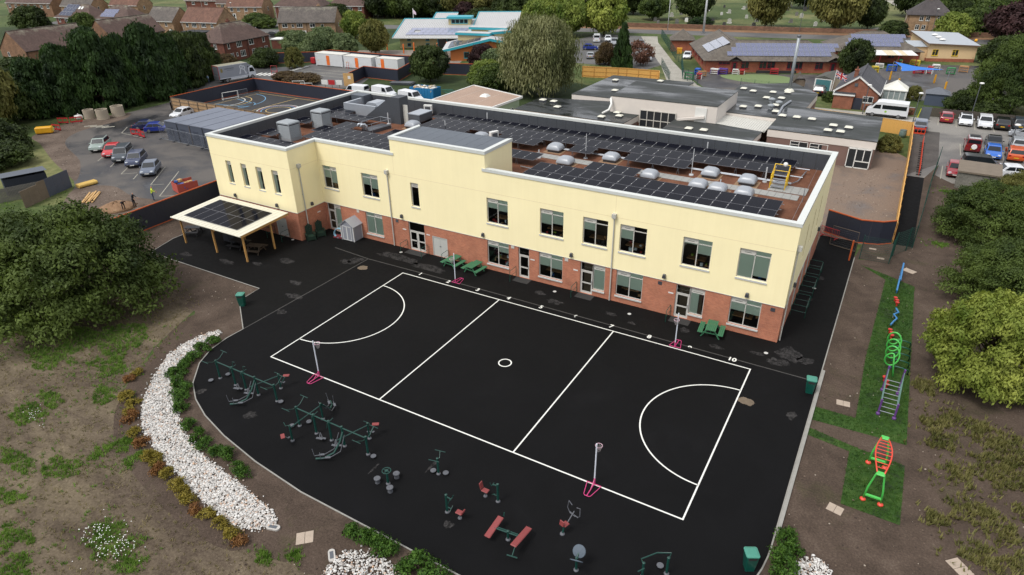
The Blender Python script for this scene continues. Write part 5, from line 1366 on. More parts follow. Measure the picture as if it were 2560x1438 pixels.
heras = MB().tube([(0, 0, .1), (3.3, 0, .1), (3.3, 0, 1.9), (0, 0, 1.9), (0, 0, .1)], .022, 6)
for k in range(24): heras.box(.1 + .135 * k, .108 + .135 * k, -.004, .004, .1, 1.9)
for k in range(8): heras.box(0, 3.3, -.008, -.002, .2 + .22 * k, .208 + .22 * k)
heras_m = heras.mesh('mesh_panel', steel); hfoot = MB().box(-.35, .35, -.12, .12, 0, .12).mesh('foot', lamp_dk)
for k in range(5):
 lb = ['site fence panel against the grey modular block, nearest its left end', 'site fence panel against the modular block, second from its left end', 'site fence panel against the modular block, middle of five', 'site fence panel against the modular block, fourth from its left end', 'site fence panel against the modular block, beside the school corner'][k]
 t = thing('site_fence_panel', lb, 'site fence', (-76 + 3.4 * k, 25.4 - .12 * k, 0), -.02, 'galvanised site fence panels')
 add('mesh_panel', heras_m, t); add('foot', hfoot, t, (0, 0, 0), pi / 2); add('foot', hfoot, t, (3.3, 0, 0), pi / 2)
# ================================================================== vehicles
car_glass = M('car_glass', (.012, .015, .018), .08, var=.1)
chrome = M('alloy_wheel', A(150, 152, 156), .35, .7, var=.1)
hl_m = M('headlamp', A(220, 226, 232), .15, var=.03)
tl_m = M('tail_lamp', A(150, 16, 16), .25, var=.05)
plate_y = M('yellow_plate', A(232, 186, 40), .5, var=.02); plate_w = M('white_plate', A(230, 230, 226), .5, var=.02)
trim_b = M('black_trim', (.02, .02, .021), .6, var=.1)
wheel_mesh = MB().lathe([(.12, -.1), (.25, -.11), (.32, -.09), (.33, 0), (.32, .09), (.25, .11), (.12, .1)], 18).mesh('wheel', black_r, True)
rim_mesh = MB().lathe([(.0, .112), (.2, .118), (.23, .1), (.23, -.1), (.2, -.118), (.0, -.112)], 10).mesh('rim', chrome)
KINDS = {  # length, width, belt z, roof z, cowl x, screen-top x, rear-top x, rear-belt x, bonnet drop, wheel x
 'hatch': (4.05, 1.76, .93, 1.48, .95, .25, -1.35, -1.85, .14, 1.25),
 'saloon': (4.45, 1.8, .93, 1.44, .95, .2, -1.1, -1.8, .14, 1.35),
 'suv': (4.4, 1.85, 1.05, 1.66, 1.05, .4, -1.65, -2.05, .1, 1.32),
 'mpv': (4.4, 1.85, 1.1, 1.82, 1.35, .75, -2.0, -2.12, .2, 1.4),
 'offroad': (4.2, 1.8, 1.2, 1.98, .75, .6, -2.0, -2.05, .06, 1.2),
 'van': (5.0, 1.95, 1.15, 2.0, 1.75, 1.15, -2.4, -2.46, .22, 1.55),
}
def car(x, y, head, kind, paint, label, group='parked cars', roof=None, roofbox=False):
 L, W, hb, hr, cx, sx, rx, rb_, drop, wx = KINDS[kind]
 t = thing('parked_' + ('van' if kind == 'van' else 'car'), label, 'van' if kind == 'van' else 'car', (x, y, .012), head, group)
 hw = W / 2; z0 = .28 if kind not in ('suv', 'offroad') else .36
 f, r = L / 2, -L / 2
 if kind == 'van': rprof = [(r + .02, z0), (r, .6), (r + .03, hb)]
 else: rprof = [(r + .06, z0), (r, .55), (r + .04, hb - .12), (rb_ - .05, hb)]
 prof = rprof + [(cx, hb), (f - .35, hb - drop), (f - .08, hb - drop - .12), (f, .55), (f - .06, z0)]
 # body lofted across the width: narrower at the sills, rounded shoulders
 rings = []
 for k, (yy, sc, dz) in enumerate(((-hw, .955, .06), (-hw + .06, .985, .015), (-hw * .6, 1., 0), (hw * .6, 1., 0), (hw - .06, .985, .015), (hw, .955, .06))):
  rings.append([(px * sc, yy, z0 + (pz - z0) * (1 - dz)) for px, pz in prof])
 mb = MB(); loft(rings, mb)
 cab = [(cx, hb - .03), (sx, hr - .04), (sx - .3, hr), (rx + .25, hr), (rx, hr - .05), (rb_, hb - .03)]
 hw2 = hw - .14
 rings2 = []
 for yy, top in ((-1, 0), (-.86, 1), (.86, 1), (1, 0)):
  rings2.append([(px, (yy * (hw - .05) if pz < hb else yy * hw2), pz - (0 if top else .05 * (pz > hb))) for px, pz in cab])
 loft(rings2, mb)
 b = ob('body', mb, paint, t, smooth=False)
 # glass
 def lerp(p, q, k): return (p[0] + (q[0] - p[0]) * k, p[1] + (q[1] - p[1]) * k)
 e = .012
 def scr(name, p, q, k0, k1, off):
  a, b2 = lerp(p, q, k0), lerp(p, q, k1); w0 = hw - .05 - (hw - .05 - hw2) * k0 - .09; w1 = hw - .05 - (hw - .05 - hw2) * k1 - .13
  ob(name, MB().face([(a[0] + off, -w0, a[1] + e), (a[0] + off, w0, a[1] + e), (b2[0] + off, w1, b2[1] + e), (b2[0] + off, -w1, b2[1] + e)]), car_glass, t)
 scr('windscreen', (cx, hb - .03), (sx, hr - .04), .1, .93, .012)
 scr('rear_window', (rb_, hb - .03), (rx, hr - .05), .18 if kind != 'offroad' else .3, .9, -.012)
 zt = hr - .12; kk = (zt - hb) / (hr - hb)
 for s in (-1, 1):
  y0 = s * (hw - .05 + .012); y1 = s * (hw - .05 - (hw - .05 - hw2) * kk + .022)
  if kind == 'van': spans = [(lerp((cx, hb), (sx, zt), .1)[0] - .05, sx - .75, sx - .15)]
  else: spans = None
  fx0, fx1 = cx - .12, sx - .12; rx0, rx1 = rb_ + .28, rx + .22; mx = (sx + rx) / 2 + .05
  if kind == 'van':
   ob('side_window', MB().face([(mx + .9, y0, hb + .02), (fx0 - .1, y0, hb + .02), (fx1, y1, zt), (mx + .9, y1, zt)]), car_glass, t)
  else:
   ob('side_window', MB().face([(mx + .04, y0, hb + .02), (fx0, y0, hb + .02), (fx1, y1, zt), (mx + .04, y1, zt)]), car_glass, t)
   ob('side_window', MB().face([(rx0, y0, hb + .02), (mx - .04, y0, hb + .02), (mx - .04, y1, zt), (rx1, y1, zt)]), car_glass, t)
  ob('headlight', MB().cbox((f - .17, s * (hw - .3), hb - drop - .12), (.22, .34, .14), 0, -s * .35), hl_m, t, bevel=.03)
  ob('tail_light', MB().cbox((r + .06, s * (hw - .2), hb - .16), (.1, .26, .2)), tl_m, t, bevel=.02)
  ob('mirror', MB().cbox((cx - .25, s * (hw + .1), hb + .06), (.1, .2, .13)), paint, t, bevel=.02)
  for q in (wx, -wx):
   wh = add('wheel', wheel_mesh, t, (q, s * (hw - .1), .33)); wh.rotation_euler = (pi / 2, 0, 0)
   add('rim', rim_mesh, wh)
  ob('sill', MB().box(-wx + .36, wx - .36, s * hw - .02, s * hw + .01, z0 - .06, z0 + .06), trim_b, t)
 ob('bumper', MB().box(f - .1, f + .015, -hw + .2, hw - .2, .38, .52), trim_b, t, bevel=.02)
 ob('number_plate', MB().box(f + .015, f + .03, -.26, .26, .4, .51), plate_w, t)
 ob('number_plate', MB().box(r - .02, r + .0, -.26, .26, .6, .71), plate_y, t)
 if roof: ob('roof_panel', MB().box(rx + .25, sx - .25, -hw2 + .1, hw2 - .1, hr + .001, hr + .02), roof, t)
 if kind == 'offroad':
  sp = ob('spare_wheel', MB().lathe([(0, -.1), (.3, -.1), (.34, 0), (.3, .1), (0, .1)], 16), white_p, t, (r - .12, -.1, 1.0)); sp.rotation_euler = (0, pi / 2, 0)
  ob('roof_rack', MB().box(-1.0, .3, -.6, .6, hr + .05, hr + .09).box(-1.0, -.96, -.6, .6, hr + .1, hr + .2), trim_b, t)
 return t
def paint(name, r, g, b): return M(name, A(r, g, b), .28, 0., var=.03, coat=.5)
P_ = dict(sage=paint('sage_paint', 142, 158, 150), red=paint('red_paint', 196, 22, 34), graph=paint('graphite_paint', 62, 70, 78), navy=paint('navy_paint', 52, 62, 92), slate=paint('slate_paint', 92, 102, 120), blue=paint('royal_blue_paint', 28, 52, 140), dkblue=paint('dark_blue_paint', 22, 34, 76),
          white=paint('white_paint', 226, 228, 232), black=paint('black_paint', 26, 27, 30), silver=paint('silver_paint', 160, 164, 170), azure=paint('azure_paint', 26, 100, 196), orange=paint('orange_paint', 206, 86, 34), crimson=paint('crimson_paint', 150, 28, 42), maroon=paint('maroon_paint', 122, 30, 34))
H0 = radians(-47)
def fr(x, y, L=2.1): return x - L * cos(H0), y - L * sin(H0)
for x, y, kd, c, lb, L in ((-61.0, 13.1, 'hatch', 'slate', 'slate blue car, nearest of the five in the left row', 2.1), (-66.1, 14.4, 'suv', 'navy', 'navy blue SUV, second from the near end of the left row', 2.2), (-69.9, 14.9, 'mpv', 'graph', 'dark graphite people carrier, middle of the left row of five', 2.2),
                           (-73.4, 15.6, 'hatch', 'red', 'bright red car in the left row of five', 2.0), (-77.6, 16.3, 'suv', 'sage', 'pale sage green car, far end of the left row of five', 2.1)):
 car(*fr(x, y, L), H0, kd, P_[c], lb, 'cars parked left of the school', roof=trim_b if c == 'sage' else None)
car(-83.3, 28.2, radians(40), 'saloon', P_['dkblue'], 'very dark blue car left of the brighter blue one by the modular block', 'cars parked left of the school')
car(-80.3, 28.0, radians(40), 'hatch', P_['blue'], 'royal blue car behind the red barriers by the modular block', 'cars parked left of the school')
car(-85.6, 36.0, radians(-80), 'hatch', P_['white'], 'white car behind the grey modular roof', 'cars parked left of the school')
N90, S90 = pi / 2, -pi / 2
GR = 'cars in the right hand car park'
for x, y, hd, kd, c, lb in ((26.6, 89.9, N90, 'hatch', 'crimson', 'dark red car at the left end of the back row by the retaining fence'), (29.1, 89.2, S90, 'hatch', 'white', 'white car with dark roof facing out, second in the back row'), (31.55, 88.6, S90, 'suv', 'white', 'white SUV facing out, third in the back row'), (33.7, 88.9, N90, 'suv', 'black', 'black SUV showing a yellow plate in the back row'),
       (36.0, 90.0, N90, 'suv', 'graph', 'dark car at the right end of the back row, cut by the frame'), (36.4, 84.2, pi - .25, 'hatch', 'silver', 'silver car turned sideways in the car park aisle'), (29.6, 73.9, N90, 'offroad', 'maroon', 'red off-road car with white roof and white spare wheel'), (31.9, 71.9, S90, 'hatch', 'azure', 'bright blue car facing out in the middle row'),
       (34.3, 72.0, N90, 'suv', 'orange', 'orange car showing a yellow plate in the middle row'), (32.2, 77.2, S90, 'saloon', 'black', 'black car nose to tail behind the bright blue one'), (35.0, 77.4, N90, 'suv', 'silver', 'grey car behind the orange one in the middle row'), (27.6, 61.5, S90, 'hatch', 'crimson', 'dark red car beside the concrete block'),
       (30.4, 64.9, .1, 'mpv', 'black', 'black car mostly hidden behind the concrete block'), (34.0, 63.6, .2, 'hatch', 'white', 'white car half hidden by the shrubs right of the concrete block'), (36.9, 66.5, .6, 'hatch', 'silver', 'silver car at the right edge of the frame'), (23.2, 82.4, N90, 'suv', 'slate', 'grey car behind the orange barrier at the top of the path')):
 car(x, y, hd, kd, P_[c], lb, GR, roof=trim_b if 'dark roof' in lb else (P_['white'] if kd == 'offroad' else None))
car(6.5, 101.4, N90, 'suv', P_['black'], 'black car in front of the green garage door', 'cars behind the old school')
GS = 'cars behind the weeping birch'
for x, y, hd, kd, c, lb in ((-56.9, 145, N90 + .4, 'van', 'white', 'white van at the back of the staff car park'), (-54.4, 147, S90 + .4, 'hatch', 'white', 'white car beside the white van in the staff car park'), (-50.3, 141.5, S90 + .4, 'suv', 'silver', 'silver car left of the conifer in the staff car park'), (-52.5, 131, .4, 'hatch', 'blue', 'blue car beside the willow in the staff car park'),
       (-47.3, 119.5, N90 + .4, 'hatch', 'silver', 'pale silver car nearest the grey shed roof'), (-33.8, 122, S90 + .4, 'hatch', 'silver', 'silver car behind the bare red shrub'), (-35.5, 127, S90 + .4, 'suv', 'white', 'white car right of the conifer behind the red shrub'), (-43.5, 143, N90 + .4, 'hatch', 'graph', 'dark car right behind the conifer tip'), (-26.5, 129, S90 + .2, 'hatch', 'white', 'white car alone beside the nursery wall')):
 car(x, y, hd, kd, P_[c], lb, GS)
GV = 'white vans behind the school'
car(-70.0, 62.3, pi + .1, 'van', P_['white'], 'white van peeping over the parapet beside the brown gate board', GV)
car(-64.3, 63.6, -.1, 'van', P_['white'], 'white van behind the parapet, middle of the three vans', GV)
car(-57.2, 62.6, -.15, 'van', P_['white'], 'white van in front of the blue skip', GV)
car(-67.2, 66.2, 0, 'saloon', P_['black'], 'black car between two white vans behind the school', GV)
car(-155.5, 113, .5, 'suv', P_['white'], 'white car on the estate road left of the brown semis', 'cars on the estate')
car(-149.5, 114, .5, 'hatch', P_['black'], 'black car close to the left end of the brown semis', 'cars on the estate')
car(-170, 122, .3, 'hatch', P_['black'], 'small dark car in front of the far terrace', 'cars on the estate')
# minibus ---------------------------------------------------------------
mbx = thing('minibus', 'white minibus with dark side windows parked behind the timber fence', 'minibus', (18.3, 88.9, .012), pi - .03)
pr = [(-2.95, .3), (-3.0, .7), (-2.97, 1.6), (-2.85, 2.5), (1.1, 2.55), (1.6, 2.4), (2.35, 1.45), (2.9, 1.15), (3.0, .8), (2.95, .3)]
ob('body', loft([[(px, yy, .3 + (pz - .3) * k) for px, pz in pr] for yy, k in ((-1, .93), (-.93, .985), (-.5, 1), (.5, 1), (.93, .985), (1, .93))]), P_['white'], mbx)
for s in (-1, 1):
 ob('window_band', MB().face([(-2.7, s * 1.008, 1.32), (.75, s * 1.008, 1.32), (.75, s * 1.0, 1.95), (-2.7, s * 1.0, 1.95)]), car_glass, mbx)
 ob('cab_window', MB().face([(.95, s * 1.008, 1.3), (2.1, s * 1.008, 1.3), (1.75, s * 1.0, 1.9), (.95, s * 1.0, 1.95)]), car_glass, mbx)
 ob('side_skirt', MB().box(-2.9, 2.9, s * 1.0 - .02, s * 1.0 + .012, .26, .5), trim_b, mbx)
 ob('headlight', MB().cbox((2.75, s * .75, 1.02), (.3, .3, .2)), hl_m, mbx, bevel=.03)
 ob('tail_light', MB().cbox((-2.98, s * .9, 1.1), (.06, .15, .5)), tl_m, mbx)
 for q in (1.95, -1.75):
  wh = add('wheel', wheel_mesh, mbx, (q, s * .92, .33)); wh.rotation_euler = (pi / 2, 0, 0); add('rim', rim_mesh, wh)
ob('windscreen', MB().face([(2.33, -.85, 1.48), (2.33, .85, 1.48), (1.68, .75, 2.33), (1.68, -.75, 2.33)]), car_glass, mbx)
ob('rear_window', MB().face([(-2.985, -.8, 1.35), (-2.985, .8, 1.35), (-2.93, .75, 2.1), (-2.93, -.75, 2.1)]), car_glass, mbx)
ob('green_roundel', MB().lathe([(.17, 0), (.12, .004)], 14), M('lime_decal', A(150, 200, 70), .5), mbx, (.15, 1.012, .95)).rotation_euler = (-pi / 2, 0, 0)
# box lorry ----------------------------------------------------------
lr = thing('box_lorry', 'grey box lorry with white keys painted on its side, behind the ball court', 'lorry', (-103.4, 62.0, .012), radians(79))
lg = M('lorry_box_grey', A(150, 154, 164), .5, var=.05); lw = M('lorry_white', A(214, 218, 226), .4, var=.04)
ob('box_body', MB().box(-4.2, 2.2, -1.2, 1.2, .95, 3.45), lg, lr)
ob('roof_sheet', MB().box(-4.2, 2.2, -1.2, 1.2, 3.452, 3.48), M('dusty_roof', A(150, 146, 124), .8, var=.12), lr)
ob('edge_trim', MB().box(-4.24, 2.24, -1.24, -1.2, 3.38, 3.48).box(-4.24, 2.24, -1.24, -1.2, .9, 1.02), lw, lr)
ob('rear_frame', MB().box(-4.26, -4.2, -1.24, -1.1, .9, 3.48).box(-4.26, -4.2, 1.1, 1.24, .9, 3.48).box(-4.26, -4.2, -1.1, 1.1, 3.36, 3.48), M('red_frame', A(168, 54, 50), .5), lr)
ob('shutter', MB().box(-4.23, -4.2, -1.1, 1.1, 1.6, 3.36), M('shutter_grey', A(120, 124, 132), .6, var=.08), lr)
ob('tail_lift', MB().box(-4.3, -4.2, -1.1, 1.1, .7, 1.6), M('tail_lift_grey', A(140, 142, 146), .5), lr)
ob('cab', MB().xprism([(2.35, .5), (2.35, 2.2), (2.7, 2.55), (3.5, 2.6), (3.95, 1.6), (4.05, .5)], -1.1, 1.1), lw, lr, bevel=.04)
ob('wind_deflector', MB().xprism([(2.3, 2.6), (2.3, 3.4), (3.3, 2.65)], -.9, .9), lg, lr)
for s in (-1, 1):
 ob('cab_window', MB().face([(2.6, s * 1.112, 1.5), (3.75, s * 1.112, 1.5), (3.45, s * 1.112, 2.3), (2.7, s * 1.112, 2.3)]), car_glass, lr)
 for q in (3.1, -2.6):
  wh = add('wheel', wheel_mesh, lr, (q, s * 1.0, .45)); wh.rotation_euler = (pi / 2, 0, 0); wh.scale = (1.35,) * 3; add('rim', rim_mesh, wh)
ob('windscreen', MB().face([(3.97, -.95, 1.62), (3.97, .95, 1.62), (3.56, .9, 2.5), (3.56, -.9, 2.5)]), car_glass, lr)
ob('chassis', MB().box(-4.1, 2.5, -.5, .5, .5, .94), trim_b, lr)
ob('side_guard', MB().box(-1.8, 2.0, -1.2, -1.14, .55, .9), lw, lr)
kd = MB()
Yk = -1.212
def keyshape(mb, cx, cz, ang, L):
 n = 18
 for k in range(n):
  a0, a1 = 2 * pi * k / n, 2 * pi * (k + 1) / n
  mb.face([(cx + r * cos(a), Yk, cz + r * 1.1 * sin(a)) for r, a in ((.2, a0), (.4, a0), (.4, a1), (.2, a1))])
 d = Vector((cos(ang), sin(ang))); nrm = Vector((-d.y, d.x))
 p = Vector((cx, cz)) + d * .38; q = p + d * L
 mb.face([(v.x, Yk, v.y) for v in (p - nrm * .1, q - nrm * .1, q + nrm * .1, p + nrm * .1)])
 for u_ in (.65, .82):
  c = p + d * L * u_
  mb.face([(v.x, Yk - .002, v.y) for v in (c + nrm * .1 - d * .05, c + nrm * .24 - d * .05, c + nrm * .24 + d * .05, c + nrm * .1 + d * .05)])
keyshape(kd, .85, 2.75, radians(-112), 1.1); keyshape(kd, 1.3, 2.55, radians(-72), 1.0)
ob('key_emblem', kd, lw, lr)
lt = MB(); r_ = random.Random(3); xx = -2.9
while xx < -.9:
 w_ = r_.uniform(.1, .2); lt.face([(xx, Yk, 2.68), (xx + w_, Yk, 2.68), (xx + w_, Yk, 2.9), (xx, Yk, 2.9)]); xx += w_ + .05
xx = -2.3
while xx < -1.0:
 w_ = r_.uniform(.08, .14); lt.face([(xx, Yk, 2.4), (xx + w_, Yk, 2.4), (xx + w_, Yk, 2.5), (xx, Yk, 2.5)]); xx += w_ + .04
ob('lettering', lt, M('letter_grey', A(104, 108, 120), .5), lr)
ob('crest', MB().face([(-3.75, Yk, 2.2), (-3.3, Yk, 2.2), (-3.3, Yk, 2.85), (-3.52, Yk, 3.0), (-3.75, Yk, 2.85)]), M('gold_crest', A(140, 126, 70), .5), lr)
# ================================================================== other buildings
upvc = M('white_upvc', A(232, 232, 228), .45, var=.04)
dk_pane = M('dark_pane', (.02, .024, .028), .06, var=.2, scale=2)
WCACHE = {}
def hwin(parent, loc, rz, w, h, frame=None, mull=1, name='window'):
 """casement: frame with mullions standing a little proud, dark pane behind"""
 frame = frame or upvc
 key = (round(w, 2), round(h, 2), frame.name, mull)
 if key not in WCACHE:
  t = .07
  fm = MB().box(0, w, -.06, .02, 0, t).box(0, w, -.06, .02, h - t, h).box(0, t, -.06, .02, t, h - t).box(w - t, w, -.06, .02, t, h - t)
  for k in range(mull): fm.box(w * (k + 1) / (mull + 1) - .035, w * (k + 1) / (mull + 1) + .035, -.06, .02, t, h - t)
  if h > .9 and mull: fm.box(t, w / (mull + 1), -.058, .018, h * .68, h * .68 + .06)
  fm.box(-.06, w + .06, -.1, .0, -.07, -.002)
  WCACHE[key] = (fm.mesh(name, frame), MB().box(.05, w - .05, -.02, -.005, .05, h - .05).mesh('pane', dk_pane))
 o = add(name, WCACHE[key][0], parent, loc, rz)
 add('pane', WCACHE[key][1], o)
 return o
def house(label, loc, rz, w, d, he, hr, wall, roofm, hip=(0, 0), front=(), left=(), right=(), doors=(), chim=(), ov=.35, group='houses on the estate', name='house', cat='house', fascia=True, frame=None, ends=True):
 t = thing(name, label, cat, (loc[0], loc[1], 0), rz, group)
 mb = MB().box(0, w, 0, d, 0, he)
 for s, x in ((0, 0), (1, w)):
  if not hip[s]: mb.face([(x, 0, he), (x, d, he), (x, d / 2, hr - .08)])
 ob('wall', mb, wall, t)
 k = (hr - he) / (d / 2); zo = he - ov * k
 xl = d / 2 * hip[0] if hip[0] else -.15; xr = w - d / 2 * hip[1] if hip[1] else w + .15
 xl0 = -ov if hip[0] else -.15; xr0 = w + ov if hip[1] else w + .15
 R = MB()
 R.face([(xl0, -ov, zo), (xr0, -ov, zo), (xr, d / 2, hr), (xl, d / 2, hr)]).face([(xr0, d + ov, zo), (xl0, d + ov, zo), (xl, d / 2, hr), (xr, d / 2, hr)])
 if hip[0]: R.face([(xl0, d + ov, zo), (xl0, -ov, zo), (xl, d / 2, hr)])
 if hip[1]: R.face([(xr0, -ov, zo), (xr0, d + ov, zo), (xr, d / 2, hr)])
 r = ob('roof', R, roofm, t)
 ob('ridge_tiles', MB().beam((xl, d / 2, hr + .02), (xr, d / 2, hr + .02), .24, .12), roofm, r)
 if fascia: ob('gutter', MB().box(xl0, xr0, -ov - .06, -ov + .02, zo - .14, zo - .01), frame or upvc, t)
 else: ob('gutter', MB().box(xl0, xr0, -ov - .06, -ov + .02, zo - .12, zo - .01), trim_b, t)
 for c in chim:
  zc_ = hr - abs(c[1] - d / 2) * k
  ch = ob('chimney', MB().box(c[0] - .45, c[0] + .45, c[1] - .3, c[1] + .3, zc_ - .4, zc_ + 1.0).box(c[0] - .52, c[0] + .52, c[1] - .37, c[1] + .37, zc_ + 1.0, zc_ + 1.12).lathe([(.13, 0), (.11, .4)], 8, (c[0] - .2, c[1], zc_ + 1.12)).lathe([(.13, 0), (.11, .4)], 8, (c[0] + .2, c[1], zc_ + 1.12)), wall, r)
 for x, z, ww, hh in front: hwin(t, (x, 0, z), 0, ww, hh, frame, 1 if ww > .8 else 0) if ww < 1.7 else hwin(t, (x, 0, z), 0, ww, hh, frame, 2)
 for y, z, ww, hh in left: hwin(t, (0, d - y, z), -pi / 2, ww, hh, frame, 1 if ww > .8 else 0)
 for y, z, ww, hh in right: hwin(t, (w, y, z), pi / 2, ww, hh, frame, 1 if ww > .8 else 0)
 for x, z, ww, hh in doors:
  dd = ob('door', MB().box(0, ww, -.05, .0, 0, hh).box(-.06, 0, -.08, 0, 0, hh + .06).box(ww, ww + .06, -.08, 0, 0, hh + .06).box(0, ww, -.08, 0, hh, hh + .06), upvc, t, (x, 0, z))
  ob('door_glass', MB().box(ww * .2, ww * .8, -.06, -.052, hh * .5, hh * .9), dk_pane, dd)
 if he > 3:
  for x in (.3, w * .5):
   ob('downpipe', MB().tube([(x, -.06, 0), (x, -.06, zo - .1)], .045, 6), trim_b if not fascia else upvc, t)
 return t
buff = brickmat('buff_brick', A(176, 142, 108), A(150, 118, 88), A(160, 140, 118), .45, .15)
redb = brickmat('dark_red_brick', A(126, 70, 52), A(104, 54, 42), A(120, 92, 78), .45, .15)
orgb = brickmat('orange_brick', A(150, 112, 84), A(128, 94, 70), A(136, 110, 88), .45, .15)
nurb = brickmat('nursery_brick', A(178, 94, 66), A(150, 74, 52), A(160, 120, 96), .225, .075)
t_br = tilemat('brown_tiles', A(98, 78, 70), A(84, 64, 58), .28, .35, lichen=A(150, 146, 128))
t_gy = tilemat('grey_tiles', A(104, 96, 90), A(88, 82, 78), .28, .35, lichen=A(150, 146, 130))
t_rd = tilemat('rust_tiles', A(120, 86, 70), A(102, 70, 58), .34, .4)
t_sl = tilemat('slate_tiles', A(84, 84, 90), A(74, 74, 80), .22, .35)
t_nu = tilemat('nursery_tiles', A(112, 104, 94), A(96, 88, 80), .3, .35)
U2 = 3.0
semi_w = [(1.2, U2, 1.6, 1.1), (4.1, U2, .7, .9), (5.6, U2, 1.8, 1.1), (9.6, U2, 1.6, 1.1), (13.0, U2, .8, .9), (1.2, .8, 1.7, 1.2), (10.5, .8, 1.7, 1.2)]
house('dark red brick semi with hipped brown roof behind the box lorry', (-123.9, 75.9), radians(97), 15.7, 8.6, 4.7, 8.2, redb, t_br, (1, 1), front=[(1.2, U2, .7, 1.2), (4.2, U2, 1.7, 1.3), (8.4, U2, 1.6, 1.3), (13.2, U2, .8, 1.2), (1.6, .7, 1.1, 1.2), (3.6, 1.0, .5, .8), (5.0, .7, 1.7, 1.4), (9.0, .7, 1.6, 1.2), (12.2, 1.0, .5, .9), (13.5, .7, 1.2, 1.3)], left=[(1.5, U2, .7, 1.2), (5.5, U2, .9, 1.2)], fascia=False, chim=[(8, 5.2)])
house('buff brick row of three homes with grey and rust tiled roofs by the tall bushes', (-144.9, 112.0), radians(26), 17.2, 7.6, 4.7, 8.3, buff, t_gy, (0, 0), front=semi_w, doors=[(4.4, .1, 1.0, 2.0), (7.2, .1, 1.0, 2.0)], right=[(3.0, U2, .6, .9)], chim=[(11.4, 4.6)], fascia=False)
house('buff brick semi with brown roof and black flat outbuilding in front', (-174.9, 101.4), radians(10.5), 13.4, 8.4, 4.7, 8.2, buff, t_rd, (0, 0), front=[(1.6, U2, .8, 1.1), (3.8, U2, 1.7, 1.2), (7.4, U2, 1.7, 1.3), (10.9, U2, .9, 1.2), (8.4, .7, 1.6, 1.3)], right=[(3.5, U2, .7, 1.1)], doors=[(3, .1, 1, 2)], chim=[(13.0, 5.4)])
house('buff semi with grey roof half hidden by the long brown roofs', (-188.0, 98.6), radians(10), 10.4, 8, 4.7, 8.1, buff, t_gy, (0, 0), front=[(7.2, U2, .8, 1.0), (1.5, U2, 1.6, 1.1)], right=[(3.2, U2, .8, 1.2)], doors=[(8.5, .1, .9, 2)])
house('orange brick house with long mossy brown roof at the far left', (-156.3, 47.5), radians(95), 16.8, 9.4, 4.7, 8.6, orgb, t_br, (0, 0), front=[(4.6, 3.3, 1.5, 1.0), (7.2, 3.3, 1.5, 1.0)], left=[(2.5, 3.0, .7, 1.0), (5.5, 1.0, 1.0, 1.2), (2, .8, 1.2, 1.3)], fascia=False, chim=[(5.2, 7.4)])
house('orange brick house with long brown roof behind the conifers', (-158.6, 69.6), radians(96), 16.0, 9.2, 4.7, 8.6, orgb, t_br, (0, 0), front=[(3, U2, 1.5, 1.0), (9, U2, 1.5, 1)], fascia=False)
house('small hipped brown roof porch house in front of the mossy long roof', (-143.4, 46.5), radians(96), 6.0, 6.5, 2.6, 4.6, orgb, t_br, (1, 1), fascia=False, front=[(2, .9, 1.3, 1.1)])
house('dark red house with hipped roof, navy solar panels and twin skylights', (-227.7, 92.5), radians(6), 16.5, 8.5, 4.7, 8.2, redb, t_br, (1, 1), front=[(1.4, U2, .8, 1.1), (4.4, U2, 1.8, 1.2), (9.2, U2, 1.8, 1.3), (13.6, U2, .9, 1.1)])
house('dark red house with pale blue solar panels at its roof left end', (-209.5, 95.4), radians(10), 14, 8.5, 4.7, 8.2, redb, t_br, (1, 1), front=[(2.5, U2, 1.7, 1.1), (8, U2, 1.7, 1.1)])
house('buff terrace with brown roof and white front door at the top', (-200.5, 138.2), radians(21), 14, 8.5, 4.8, 8.6, buff, t_rd, (0, 0), front=[(1.5, U2, 1.1, 1.2), (4.2, U2, 1.1, 1.2), (7.2, U2, 1.1, 1.2), (10.6, U2, 1.1, 1.2), (7.4, .7, 1.6, 1.3)], right=[(4, U2, .8, 1.2)], doors=[(2.2, .1, 1.1, 2.1), (11.6, .1, 1.1, 2.1)])
house('dark brick semi with wide hipped roof left of the lime green tree', (-184.5, 146.4), radians(21), 18, 9, 4.8, 8.6, redb, t_br, (1, 1), front=[(1.6, U2, 1.3, 1.2), (5.2, U2, 1.7, 1.2), (10, U2, 1.5, 1.2), (14, U2, 1.6, 1.2)], chim=[(15, 4)])
house('dark red brick house with white windows behind the lime green tree', (-166.4, 154.8), radians(21), 13.5, 9, 4.8, 8.6, redb, t_br, (1, 0), front=[(4, U2, 1.5, 1.2), (7.6, U2, 1.6, 1.2), (11.4, U2, 1.3, 1.2), (5.4, .8, 1, 1.2)])
house('far buff house with grey roof behind the solar roofed houses', (-268, 116), radians(12), 15, 8, 4.8, 8.4, buff, t_gy, (0, 0), front=[(2, U2, 1.4, 1.1), (8, U2, 1.4, 1.1)], right=[(3, U2, .8, 1.1)])
house('far buff house with brown roof left of the tall lamp', (-251, 125), radians(14), 13, 8, 4.8, 8.4, buff, t_rd, (0, 0), front=[(2, U2, 1.4, 1.1), (8, U2, 1.4, 1.1)], right=[(3, U2, .8, 1.1)])
house('pale orange brick terrace at the top left corner', (-300, 112), radians(12), 24, 9, 5.2, 8.6, orgb, t_br, (0, 0), front=[(1 + 3.4 * k, 3.1, 1.4, 1.2) for k in range(7)])
house('buff house right at the top edge above the dark tree', (-216, 146), radians(18), 11, 8, 4.8, 8.4, buff, t_br, (0, 0), front=[(2, U2, 1.4, 1.1), (7, U2, 1.4, 1.1)], right=[(3, U2, .8, 1.1)])
house('red house with dark hipped roof at the top edge left of centre', (-240, 150), radians(15), 15, 9, 4.8, 8.6, redb, t_br, (1, 1), front=[(3, U2, 1.4, 1.1), (9, U2, 1.4, 1.1)], chim=[(2, 4)])
